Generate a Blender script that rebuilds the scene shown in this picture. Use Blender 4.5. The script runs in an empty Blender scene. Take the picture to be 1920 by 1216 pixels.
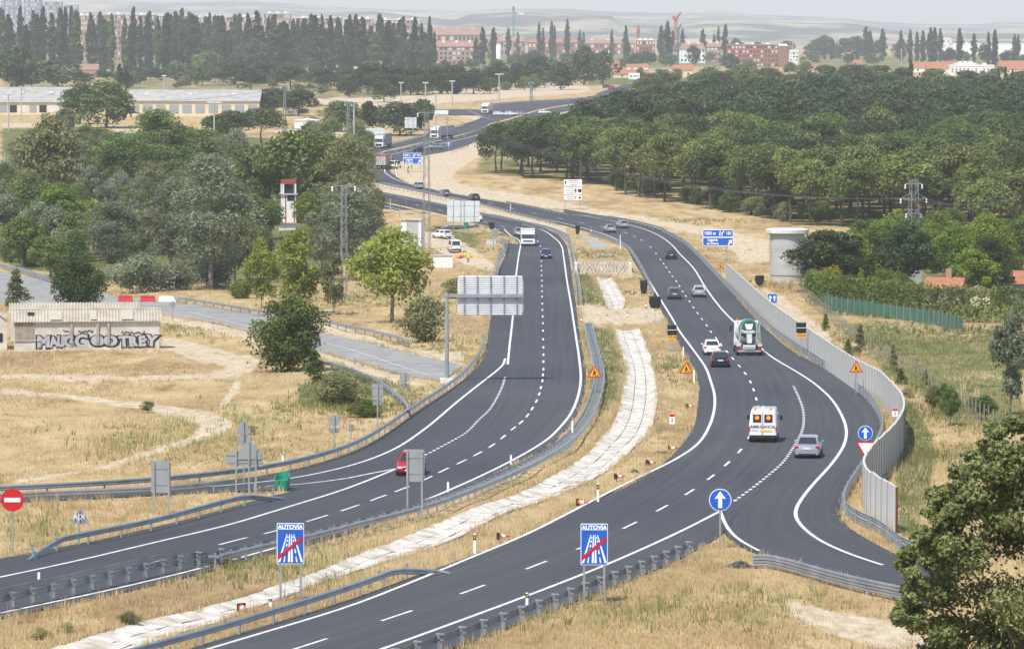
import bpy, bmesh, math, random
import numpy as np
from mathutils import Vector, Matrix
R = math.radians
scene = bpy.context.scene
col = scene.collection

# ------------------------------------------------------------------ camera, sky, sun, exposure
F = 8000.0                      # focal length in photograph pixels (1920 wide): a 150 mm lens
PITCH = math.atan(548.0 / F)
cam_d = bpy.data.cameras.new('camera'); cam_d.lens = 36.0 * F / 1920.0; cam_d.sensor_width = 36.0
cam_d.clip_start = 1.0; cam_d.clip_end = 90000.0
cam = bpy.data.objects.new('camera', cam_d); col.objects.link(cam)
cam.location = (0, 0, 0); cam.rotation_euler = (math.pi / 2 - PITCH, 0, 0)
scene.camera = cam

SUN_AZ, SUN_EL = R(-150), R(57)  # azimuth clockwise from +Y
sdir = Vector((math.sin(SUN_AZ) * math.cos(SUN_EL), math.cos(SUN_AZ) * math.cos(SUN_EL), math.sin(SUN_EL)))
world = bpy.data.worlds.new('World'); scene.world = world; world.use_nodes = True
wn = world.node_tree; bg = wn.nodes['Background']
sky = wn.nodes.new('ShaderNodeTexSky'); sky.sky_type = 'NISHITA'; sky.sun_disc = False
sky.sun_elevation = SUN_EL; sky.sun_rotation = SUN_AZ; sky.altitude = 700; sky.air_density = 1.0; sky.dust_density = 1.5; sky.ozone_density = 1.0
wn.links.new(sky.outputs[0], bg.inputs[0]); bg.inputs[1].default_value = 0.15
sun_d = bpy.data.lights.new('sun', 'SUN'); sun_d.energy = 4.2; sun_d.angle = R(0.53); sun_d.color = (1.0, 0.955, 0.88)
sun = bpy.data.objects.new('sun', sun_d); col.objects.link(sun)
sun.rotation_euler = (-sdir).to_track_quat('-Z', 'Y').to_euler(); sun.location = (-300, 300, 600)
scene.view_settings.view_transform = 'Standard'; scene.view_settings.look = 'None'
scene.view_settings.exposure = 0.36; scene.view_settings.gamma = 1.0
scene.cycles.max_bounces = 6; scene.cycles.transparent_max_bounces = 4; scene.cycles.volume_bounces = 0
scene.cycles.use_adaptive_sampling = True

# ------------------------------------------------------------------ terrain profile and unprojection
_PY = np.array([-900, 0, 100, 178, 222, 271, 327, 410, 485, 571, 650, 727, 850, 1000, 1176, 1509, 2000, 3200, 5000, 9000, 15000, 26000], float)
_PZ = np.array([-24, -24.6, -25.1, -26, -27, -28.2, -29.7, -31.6, -33, -34.3, -35.1, -35.5, -34.8, -33.1, -31.5, -29, -27, -26, -26, -28, -31, -36], float)
def _pchip(x, y):
    h = np.diff(x); d = np.diff(y) / h; m = np.zeros_like(y)
    for i in range(1, len(x) - 1):
        if d[i-1] * d[i] > 0:
            w1 = 2*h[i] + h[i-1]; w2 = h[i] + 2*h[i-1]
            m[i] = (w1 + w2) / (w1 / d[i-1] + w2 / d[i])
    m[0], m[-1] = d[0], d[-1]
    def f(q):
        q = np.clip(np.asarray(q, float), x[0], x[-1])
        i = np.clip(np.searchsorted(x, q) - 1, 0, len(x) - 2)
        t = (q - x[i]) / h[i]
        return ((2*t**3 - 3*t**2 + 1) * y[i] + (t**3 - 2*t**2 + t) * h[i] * m[i] + (-2*t**3 + 3*t**2) * y[i+1] + (t**3 - t**2) * h[i] * m[i+1])
    return f
gz = _pchip(_PY, _PZ)
cP, sP = math.cos(PITCH), math.sin(PITCH)
_TY = np.exp(np.linspace(math.log(105), math.log(25900), 6000)); _TZ = gz(_TY)
_TD = _TY * cP - _TZ * sP
_TR = 608 - F * (_TY * sP + _TZ * cP) / _TD          # photograph row of the ground at each distance
def Yrow(py, h=0.0):                                 # ground distance whose point at height h shows at row py
    rows = _TR if h == 0 else 608 - F * (_TY * sP + (_TZ + h) * cP) / (_TY * cP - (_TZ + h) * sP)
    return np.interp(-np.asarray(py, float), -rows, _TY)
def G(px, py, h=0.0, at=0.0):
    """ground point; h: the pixel shows the point h above it; at: lift the result"""
    Y = float(Yrow(py, h)); z = float(gz(Y))
    D = Y * cP - (z + h) * sP
    return Vector(((px - 960) * D / F, Y, z + at))
def SC(py):                                          # photograph pixels per metre at that ground row
    Y = float(Yrow(py)); return F / (Y * cP - float(gz(Y)) * sP)
def PX(x, y, z):
    D = y * cP - z * sP
    return 960 + F * x / D, 608 - F * (y * sP + z * cP) / D
def Z(x, y): return float(gz(y))
def trace(pts, step=3.0, smooth=True):
    """photograph polyline -> smooth world polyline on the ground, resampled"""
    P = np.array([G(*p)[:2] for p in pts])
    if smooth and len(P) > 2:
        Q = np.vstack([2*P[0]-P[1], P, 2*P[-1]-P[-2]]); out = []
        for i in range(1, len(Q) - 2):
            p0, p1, p2, p3 = Q[i-1], Q[i], Q[i+1], Q[i+2]
            t0 = 0; t1 = t0 + max(1e-3, np.linalg.norm(p1-p0))**.5; t2 = t1 + max(1e-3, np.linalg.norm(p2-p1))**.5; t3 = t2 + max(1e-3, np.linalg.norm(p3-p2))**.5
            for t in np.linspace(t1, t2, 12, endpoint=False):
                A1 = (t1-t)/(t1-t0)*p0 + (t-t0)/(t1-t0)*p1; A2 = (t2-t)/(t2-t1)*p1 + (t-t1)/(t2-t1)*p2; A3 = (t3-t)/(t3-t2)*p2 + (t-t2)/(t3-t2)*p3
                B1 = (t2-t)/(t2-t0)*A1 + (t-t0)/(t2-t0)*A2; B2 = (t3-t)/(t3-t1)*A2 + (t-t1)/(t3-t1)*A3
                out.append((t2-t)/(t2-t1)*B1 + (t-t1)/(t2-t1)*B2)
        out.append(P[-1]); P = np.array(out)
    L = np.concatenate([[0], np.cumsum(np.hypot(*np.diff(P, axis=0).T))])
    n = max(2, int(L[-1] / step) + 1); s = np.linspace(0, L[-1], n)
    P = np.stack([np.interp(s, L, P[:, 0]), np.interp(s, L, P[:, 1])], 1)
    if smooth and n > 8:
        for _ in range(3): P[1:-1] = .25*P[:-2] + .5*P[1:-1] + .25*P[2:]
    return P
def resample(P, n):
    L = np.concatenate([[0], np.cumsum(np.hypot(*np.diff(P, axis=0).T))]); s = np.linspace(0, L[-1], n)
    return np.stack([np.interp(s, L, P[:, 0]), np.interp(s, L, P[:, 1])], 1)
def normals(P):
    T = np.gradient(P, axis=0); T /= np.maximum(1e-9, np.hypot(*T.T))[:, None]
    return T, np.stack([T[:, 1], -T[:, 0]], 1)       # tangent, right-hand normal
def heading(line, p):
    i = int(np.argmin(np.hypot(line[:, 0]-p[0], line[:, 1]-p[1]))); i = min(max(i, 2), len(line)-3)
    d = line[i+2] - line[i-2]; return math.atan2(-d[0], d[1])

# ------------------------------------------------------------------ materials
MATS = {}
def mat(name, c, rough=.7, metal=0.0, var=0.0, scale=3.0, c2=None, bump=0.0, bscale=20.0, spec=.4, coat=0.0, coords='Object', detail=4):
    if name in MATS: return MATS[name]
    m = bpy.data.materials.new(name); m.use_nodes = True; nt = m.node_tree; b = nt.nodes['Principled BSDF']
    b.inputs['Roughness'].default_value = rough; b.inputs['Metallic'].default_value = metal
    b.inputs['Specular IOR Level'].default_value = spec; b.inputs['Coat Weight'].default_value = coat
    b.inputs['Base Color'].default_value = (*c, 1)
    if var or c2 or bump:
        tc = nt.nodes.new('ShaderNodeTexCoord')
    if var or c2:
        no = nt.nodes.new('ShaderNodeTexNoise'); no.inputs['Scale'].default_value = scale; no.inputs['Detail'].default_value = detail
        nt.links.new(tc.outputs[coords], no.inputs['Vector'])
        cr = nt.nodes.new('ShaderNodeValToRGB')
        a = c2 if c2 else tuple(max(0, x * (1 - var)) for x in c); z = c if c2 else tuple(min(1, x * (1 + var)) for x in c)
        cr.color_ramp.elements[0].position = .32; cr.color_ramp.elements[0].color = (*a, 1)
        cr.color_ramp.elements[1].position = .68; cr.color_ramp.elements[1].color = (*z, 1)
        nt.links.new(no.outputs[0], cr.inputs[0]); nt.links.new(cr.outputs[0], b.inputs['Base Color'])
    if bump:
        n2 = nt.nodes.new('ShaderNodeTexNoise'); n2.inputs['Scale'].default_value = bscale; n2.inputs['Detail'].default_value = 5
        nt.links.new(tc.outputs[coords], n2.inputs['Vector'])
        bp = nt.nodes.new('ShaderNodeBump'); bp.inputs['Strength'].default_value = bump; bp.inputs['Distance'].default_value = .05
        nt.links.new(n2.outputs[0], bp.inputs['Height']); nt.links.new(bp.outputs[0], b.inputs['Normal'])
    MATS[name] = m; return m

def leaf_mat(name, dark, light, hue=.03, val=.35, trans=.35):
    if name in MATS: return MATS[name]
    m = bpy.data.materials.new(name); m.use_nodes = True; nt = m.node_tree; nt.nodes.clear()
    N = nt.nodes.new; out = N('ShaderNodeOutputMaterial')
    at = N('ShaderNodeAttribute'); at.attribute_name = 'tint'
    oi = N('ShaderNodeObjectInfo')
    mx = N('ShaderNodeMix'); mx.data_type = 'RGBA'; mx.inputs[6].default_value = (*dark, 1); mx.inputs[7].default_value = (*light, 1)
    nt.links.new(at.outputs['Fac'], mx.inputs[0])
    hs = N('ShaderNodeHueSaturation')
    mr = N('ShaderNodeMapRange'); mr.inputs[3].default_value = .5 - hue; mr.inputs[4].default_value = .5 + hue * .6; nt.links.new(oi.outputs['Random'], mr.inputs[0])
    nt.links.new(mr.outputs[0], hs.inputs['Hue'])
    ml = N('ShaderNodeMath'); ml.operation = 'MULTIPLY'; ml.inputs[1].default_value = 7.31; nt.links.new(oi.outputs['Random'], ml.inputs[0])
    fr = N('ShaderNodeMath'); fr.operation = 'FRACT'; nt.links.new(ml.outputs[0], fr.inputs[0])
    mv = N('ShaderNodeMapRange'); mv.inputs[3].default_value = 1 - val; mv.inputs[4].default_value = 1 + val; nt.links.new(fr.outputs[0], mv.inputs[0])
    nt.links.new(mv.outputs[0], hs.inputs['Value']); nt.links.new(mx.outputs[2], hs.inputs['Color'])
    df = N('ShaderNodeBsdfPrincipled'); df.inputs['Roughness'].default_value = .55; df.inputs['Specular IOR Level'].default_value = .25
    tr = N('ShaderNodeBsdfTranslucent'); ms = N('ShaderNodeMixShader'); ms.inputs[0].default_value = trans
    nt.links.new(hs.outputs[0], df.inputs['Base Color']); nt.links.new(hs.outputs[0], tr.inputs[0])
    nt.links.new(df.outputs[0], ms.inputs[1]); nt.links.new(tr.outputs[0], ms.inputs[2]); nt.links.new(ms.outputs[0], out.inputs[0])
    MATS[name] = m; return m

# ------------------------------------------------------------------ object helpers
def tag(o, label=None, cat=None, group=None, kind=None):
    if label: o['label'] = label
    if cat: o['category'] = cat
    if group: o['group'] = group
    if kind: o['kind'] = kind
    return o
def empty(name, loc, rz=0, label=None, cat=None, group=None, scale=None):
    o = bpy.data.objects.new(name, None); col.objects.link(o); o.location = loc; o.rotation_euler = (0, 0, rz)
    o.empty_display_size = .2
    if scale: o.scale = scale
    return tag(o, label, cat, group)
def link(name, me, parent=None, m=None, loc=None, rz=None, scale=None):
    o = bpy.data.objects.new(name, me); col.objects.link(o)
    if parent: o.parent = parent
    if m and not me.materials: me.materials.append(m)
    if loc is not None: o.location = loc
    if rz is not None: o.rotation_euler = (0, 0, rz)
    if scale is not None: o.scale = scale
    return o
def npmesh(name, v, f, tint=None, smooth=False):
    """fast mesh from numpy: v (n,3), f (m,k)"""
    v = np.asarray(v, np.float32); f = np.asarray(f, np.int32); k = f.shape[1]
    me = bpy.data.meshes.new(name)
    me.vertices.add(len(v)); me.vertices.foreach_set('co', v.ravel())
    me.loops.add(f.size); me.loops.foreach_set('vertex_index', f.ravel())
    me.polygons.add(len(f)); me.polygons.foreach_set('loop_start', np.arange(0, f.size, k, dtype=np.int32))
    me.polygons.foreach_set('loop_total', np.full(len(f), k, np.int32))
    me.polygons.foreach_set('use_smooth', np.full(len(f), smooth, bool))
    me.update(calc_edges=True)
    if tint is not None:
        a = me.attributes.new('tint', 'FLOAT', 'FACE'); a.data.foreach_set('value', np.asarray(tint, np.float32))
    return me
class MB:
    def __init__(s): s.v = []; s.f = []; s.M = Matrix.Identity(4)
    def add(s, vs, fs):
        o = len(s.v); s.v += [tuple(s.M @ Vector(p)) for p in vs]; s.f += [tuple(i + o for i in f) for f in fs]; return s
    def box(s, c, d, rz=0, taper=1.0):
        x, y, z = d[0]/2, d[1]/2, d[2]/2; ca, sa = math.cos(rz), math.sin(rz); vs = []
        for k in (-1, 1):
            t = 1 if k < 0 else taper
            for a, b in ((-1, -1), (1, -1), (1, 1), (-1, 1)):
                X, Y = a*x*t, b*y*t; vs.append((c[0]+X*ca-Y*sa, c[1]+X*sa+Y*ca, c[2]+k*z))
        return s.add(vs, [(3, 2, 1, 0), (4, 5, 6, 7), (0, 1, 5, 4), (1, 2, 6, 5), (2, 3, 7, 6), (3, 0, 4, 7)])
    def tube(s, p, q, r, n=6, r2=None, cap=True):
        p, q = Vector(p), Vector(q); d = (q - p).normalized(); r2 = r if r2 is None else r2
        a = d.orthogonal().normalized(); b = d.cross(a); vs = []
        for c, rr in ((p, r), (q, r2)):
            for i in range(n):
                t = 2*math.pi*i/n; vs.append(c + (a*math.cos(t) + b*math.sin(t))*rr)
        fs = [(i, (i+1) % n, n+(i+1) % n, n+i) for i in range(n)]
        if cap: fs += [tuple(range(n-1, -1, -1)), tuple(range(n, 2*n))]
        return s.add(vs, fs)
    def path(s, pts, r, n=6):
        for a, b in zip(pts[:-1], pts[1:]): s.tube(a, b, r, n)
        return s
    def prism(s, poly, a, b, axis='y'):
        """poly in the plane across the axis, extruded from a to b"""
        n = len(poly); vs = []
        for t in (a, b):
            for u, w in poly: vs.append((u, t, w) if axis == 'y' else (t, u, w) if axis == 'x' else (u, w, t))
        return s.add(vs, [tuple(range(n))[::-1], tuple(range(n, 2*n))] + [(i, (i+1) % n, n+(i+1) % n, n+i) for i in range(n)])
    def lathe(s, prof, n=16, axis='z', c=(0, 0, 0)):
        vs = []
        for r, h in prof:
            for i in range(n):
                t = 2*math.pi*i/n; u, w = r*math.cos(t), r*math.sin(t)
                p = (u, w, h) if axis == 'z' else (h, u, w) if axis == 'x' else (u, h, w)
                vs.append((p[0]+c[0], p[1]+c[1], p[2]+c[2]))
        fs = []
        for k in range(len(prof)-1):
            for i in range(n): fs.append((k*n+i, k*n+(i+1) % n, (k+1)*n+(i+1) % n, (k+1)*n+i))
        fs += [tuple(range(n))[::-1], tuple(range((len(prof)-1)*n, len(prof)*n))]
        return s.add(vs, fs)
    def loft(s, rings):
        n = len(rings[0]); vs = [p for r in rings for p in r]; fs = []
        for k in range(len(rings)-1):
            for i in range(n): fs.append((k*n+i, k*n+(i+1) % n, (k+1)*n+(i+1) % n, (k+1)*n+i))
        fs += [tuple(range(n))[::-1], tuple(range((len(rings)-1)*n, len(rings)*n))]
        return s.add(vs, fs)
    def mesh(s, name, smooth=False):
        me = bpy.data.meshes.new(name); me.from_pydata(s.v, [], s.f); me.update()
        bm = bmesh.new(); bm.from_mesh(me); bmesh.ops.recalc_face_normals(bm, faces=bm.faces); bm.to_mesh(me); bm.free()
        if smooth:
            for p in me.polygons: p.use_smooth = True
            try: me.set_sharp_from_angle(angle=R(42))
            except Exception: pass
        return me
    def build(s, name, m, parent=None, smooth=False, **k):
        return link(name, s.mesh(name, smooth), parent, m, **k)
def copy_tree(o, parent=None):
    c = o.copy(); col.objects.link(c); c.parent = parent
    for ch in o.children:
        d = ch.copy(); col.objects.link(d); d.parent = c
        for g in ch.children:
            e = g.copy(); col.objects.link(e); e.parent = d
    return c
_TX = {}
def text_part(s, size, m, parent, loc, name='lettering', rot=(math.pi/2, 0, 0), wx=1.0, bold=0.0, depth=.004):
    key = (s, round(size, 3), bold, depth)
    if key not in _TX:
        cu = bpy.data.curves.new('lettering', 'FONT'); cu.body = s; cu.size = size; cu.align_x = 'CENTER'; cu.align_y = 'CENTER'
        cu.extrude = depth; cu.offset = bold; cu.resolution_u = 3
        ob = bpy.data.objects.new('tmp', cu); col.objects.link(ob); bpy.context.view_layer.update()
        me = bpy.data.meshes.new_from_object(ob.evaluated_get(bpy.context.evaluated_depsgraph_get()))
        bpy.data.objects.remove(ob); bpy.data.curves.remove(cu); _TX[key] = me
    me = _TX[key].copy(); me.materials.clear(); me.materials.append(m)
    o = bpy.data.objects.new(name, me); col.objects.link(o); o.parent = parent; o.location = loc; o.rotation_euler = rot; o.scale = (wx, 1, 1)
    return o
def inpoly(px, py, poly):
    ins = np.zeros(px.shape, bool); n = len(poly)
    for i in range(n):
        x1, y1 = poly[i]; x2, y2 = poly[(i+1) % n]
        if y1 == y2: continue
        c = ((y1 > py) != (y2 > py)) & (px < (x2-x1)*(py-y1)/(y2-y1)+x1); ins ^= c
    return ins
# ------------------------------------------------------------------ traced lines of the place (photograph pixels, unprojected onto the ground)
L_LEFT = [(-90,1066),(0,1046),(33,1046),(55,1041),(100,1028),(173,1018),(273,994),(357,973),(450,948),(493,934),(540,921),(640,905),(743,876),(800,849),(873,809),(925,750),(940,715),(944,690),(950,665),(953,640),(958,590),(964,515),(970,477),(972,460),(970,452),(940,434),(918,427),(893,419),(870,412),(843,404),(790,393),(732,380),(690,371),(640,358),(600,340)]
L_RIGHT = [(-90,1180),(0,1160),(133,1133),(267,1103),(400,1070),(500,1042),(633,1007),(740,970),(850,926),(950,880),(1030,836),(1060,805),(1078,783),(1092,750),(1098,713),(1095,673),(1088,633),(1083,600),(1079,567),(1073,527),(1067,483),(1061,458),(1047,442),(1015,426),(975,416),(940,408),(900,400),(837,386),(770,371),(697,357),(650,347),(610,330)]
LX_OUT = [(-90,930),(0,924),(120,924),(230,920),(323,914),(400,906),(500,893),(567,878),(640,855),(673,843),(740,803),(773,777),(840,733),(873,710),(900,683),(910,663),(914,633),(918,607),(921,590),(928,515),(939,500),(949,473),(947,455)]
LX_IN = [(-90,948),(0,942),(120,938),(230,932),(323,927),(400,922),(500,915),(560,925),(640,915),(743,890),(800,865),(873,825),(930,760),(950,725),(955,690),(962,660),(966,640),(971,590),(978,515),(983,477),(985,460)]
R_LEFT = [(100,1300),(250,1250),(400,1204),(500,1172),(640,1133),(743,1094),(840,1059),(893,1041),(1007,993),(1107,944),(1187,908),(1240,874),(1273,841),(1300,805),(1308,760),(1310,723),(1303,693),(1283,660),(1267,635),(1257,612),(1240,582),(1227,556),(1203,515),(1185,484),(1170,461),(1147,449),(1107,436),(1063,424),(1013,412),(973,403),(935,392),(897,382),(852,373),(777,357),(707,343),(690,335),(680,324)]
R_RIGHT = [(560,1340),(727,1262),(853,1216),(973,1171),(1067,1133),(1140,1104),(1223,1072),(1273,1051),(1303,1032),(1350,1008),(1385,960),(1440,905),(1490,850),(1512,800),(1512,765),(1503,735),(1488,705),(1455,675),(1400,632),(1372,605),(1345,575),(1313,530),(1295,503),(1275,481),(1255,461),(1237,447),(1207,433),(1160,419),(1107,408),(1057,399),(1010,391),(973,385),(920,376),(902,373),(822,358),(777,348),(750,336),(735,325)]
RX_IN = [(1760,1132),(1580,1082),(1470,1057),(1423,1042),(1385,1024),(1356,1008),(1352,985),(1400,915),(1450,870),(1480,820),(1490,780),(1480,730),(1440,680),(1380,625),(1340,580),(1300,530),(1270,490),(1240,462),(1200,442),(1160,426),(1107,414),(1057,405)]
RX_OUT = [(1800,1085),(1690,1048),(1633,1014),(1597,998),(1573,974),(1577,951),(1588,930),(1600,905),(1625,865),(1640,835),(1652,806),(1652,785),(1640,763),(1613,740),(1580,713),(1530,683),(1480,655),(1447,627),(1413,595),(1380,558),(1347,520),(1313,484),(1297,467),(1280,450),(1240,431),(1173,413),(1107,401),(1057,392)]
# beyond the first bend
F_RL = [(680,326),(680,316),(690,303),(705,293),(735,284),(764,278),(802,269),(883,249),(925,233),(965,222),(1010,208),(1060,199),(1110,191),(1150,181),(1185,169),(1205,160)]
F_RR = [(735,327),(731,317),(738,307),(765,299),(793,292),(815,288),(837,284),(879,271),(905,258),(950,242),(990,230),(1030,216),(1080,205),(1120,197),(1165,186),(1195,172),(1218,161)]
F_LL = [(600,342),(600,325),(640,302),(668,289),(702,276),(760,262),(802,251),(868,233),(900,222),(910,207),(923,195),(980,190),(1040,187),(1107,181),(1123,174),(1150,165),(1170,158)]
F_LR = [(612,332),(640,317),(672,300),(703,288),(733,280),(764,274),(802,265),(883,245),(920,231),(960,220),(1006,206),(1056,197),(1106,189),(1146,179),(1180,167),(1200,158)]
OLD_T = [(-60,496),(0,509),(60,520),(110,532),(170,547),(230,559),(277,565),(327,567),(400,577),(493,590),(560,609),(610,627),(640,632),(707,648),(807,672),(853,679),(868,686)]
OLD_B = [(-60,560),(0,568),(67,572),(120,573),(180,577),(240,582),(297,588),(400,605),(463,621),(540,643),(610,662),(640,671),(690,684),(723,694),(770,706),(807,712),(830,714)]
ramp_gray = None
MED_L = [(-60,1262),(20,1240),(110,1212),(187,1188),(283,1161),(367,1144),(450,1121),(520,1098),(633,1058),(673,1038),(750,1011),(820,981),(893,951),(950,934),(1033,894),(1097,854),(1120,828),(1147,797),(1160,767),(1170,717),(1173,693),(1167,667),(1157,640),(1150,617)]
MED_R = [(60,1290),(130,1266),(210,1240),(287,1205),(447,1153),(507,1130),(640,1080),(730,1052),(820,1024),(873,1001),(950,961),(1023,938),(1107,901),(1160,868),(1187,841),(1213,818),(1223,800),(1233,750),(1232,720),(1220,667),(1207,633),(1200,617)]
MED2_L = [(1140,577),(1130,557),(1117,520)]
MED2_R = [(1170,577),(1173,563),(1160,540),(1147,520)]
# bare, pale earth
BARE = [
 [(300,633),(333,633),(427,660),(493,673),(470,683),(377,680),(333,663),(300,655)],
 [(0,701),(120,704),(233,707),(330,704),(400,696),(440,684),(385,681),(493,676),(473,694),(440,705),(350,711),(200,718),(0,713)],
 [(0,724),(133,738),(233,750),(333,760),(400,770),(443,793),(433,805),(400,820),(310,846),(200,876),(80,902),(0,912),(0,905),(60,896),(183,872),(283,841),(360,813),(375,800),(317,779),(283,767),(200,757),(100,743),(0,735)],
 [(445,703),(454,715),(448,730),(428,757),(413,768),(405,764),(428,735),(438,715)],
 [(288,590),(400,607),(460,622),(540,645),(620,668),(720,698),(800,716),(780,726),(700,706),(600,672),(500,648),(400,622),(295,602)],
 [(500,588),(560,590),(640,615),(740,646),(840,662),(875,660),(868,684),(820,676),(707,646),(640,630),(560,607)],
 [(747,306),(793,294),(880,273),(910,262),(925,275),(905,290),(872,310),(848,328),(855,342),(900,352),(960,362),(1040,375),(1120,391),(1200,406),(1290,420),(1350,428),(1440,450),(1440,492),(1395,495),(1365,462),(1320,440),(1240,424),(1160,408),(1057,393),(920,374),(822,357),(777,347),(750,330),(742,318)],
 [(1425,540),(1450,545),(1500,578),(1548,622),(1565,645),(1545,640),(1500,610),(1460,580)],
 [(1470,1125),(1560,1148),(1680,1168),(1760,1216),(1640,1216),(1560,1192),(1490,1160)],
 [(1083,572),(1170,578),(1240,572),(1262,603),(1180,610),(1092,606)],
 [(700,356),(837,384),(900,397),(1000,419),(1060,442),(1063,428),(1000,409),(935,393),(852,374),(707,344)],
 [(850,212),(880,203),(930,222),(920,230),(880,222)],
 [(1010,212),(1070,205),(1060,215),(1020,222)],
 [(1110,160),(1190,163),(1200,170),(1130,166)],
 [(780,430),(850,445),(890,470),(930,500),(930,515),(870,495),(820,470),(770,450)],
 [(560,375),(640,365),(700,372),(700,378),(620,378)],
 [(560,185),(720,180),(860,172),(1000,150),(1100,160),(1110,172),(960,182),(840,192),(760,196),(640,196),(570,194)],
 [(200,236),(260,236),(330,240),(340,250),(220,248)],
 [(500,246),(640,238),(720,236),(700,256),(560,262)],
 [(0,228),(140,232),(140,240),(0,240)],
]
GREEN = [
 ([(0,252),(80,250),(160,262),(150,312),(0,322)], .9),
 ([(1560,600),(1900,612),(1920,640),(1920,800),(1780,790),(1660,700)], .55),
 ([(1650,720),(1720,760),(1760,850),(1720,1000),(1690,1010),(1680,900),(1700,800)], .75),
 ([(560,720),(640,690),(700,705),(745,735),(640,770),(560,760)], .8),
 ([(1085,610),(1150,615),(1165,680),(1165,740),(1120,800),(1105,750),(1110,690)], .6),
 ([(1080,500),(1115,520),(1140,575),(1090,570)], .7),
 ([(560,190),(760,180),(760,196),(560,200)], .7),
 ([(1100,138),(1290,140),(1290,158),(1100,160)], .8),
 ([(0,1030),(120,1020),(150,960),(90,940),(0,960)], .35),
 ([(1100,440),(1000,415),(1060,445)], .3),
 ([(1560,440),(1920,470),(1920,600),(1540,590)], .9),
 ([(0,330),(150,305),(330,285),(520,295),(700,330),(705,400),(690,470),(600,525),(430,535),(200,528),(60,508),(0,490)], .85),
 ([(880,325),(1100,345),(1300,385),(1480,420),(1920,460),(1920,190),(1300,180),(1100,215),(930,255)], .5),
 ([(0,130),(0,200),(240,180),(430,172),(640,190),(900,170),(1100,150),(1100,128)], .45),
 ([(540,235),(700,235),(700,300),(560,280)], .6),
 ([(0,128),(820,128),(1100,128),(1920,132),(1920,100),(0,100)], .55),
 ([(1380,1100),(1450,1110),(1520,1216),(1380,1216)], .15),
 ([(0,236),(160,240),(420,250),(520,262),(520,300),(150,305),(0,330)], .7),
 ([(780,420),(850,430),(900,440),(900,470),(840,450)], .6),
]
def poly_between(a, b): return list(a) + list(b)[::-1]
ROADPX = [poly_between(L_LEFT, L_RIGHT), poly_between(LX_OUT, LX_IN), poly_between(R_LEFT, R_RIGHT), poly_between(RX_IN, RX_OUT), poly_between(F_RL, F_RR), poly_between(F_LL, F_LR), poly_between(OLD_T, OLD_B)]
DITCHPX = [poly_between(MED_L, MED_R), poly_between(MED2_L, MED2_R)]

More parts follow.
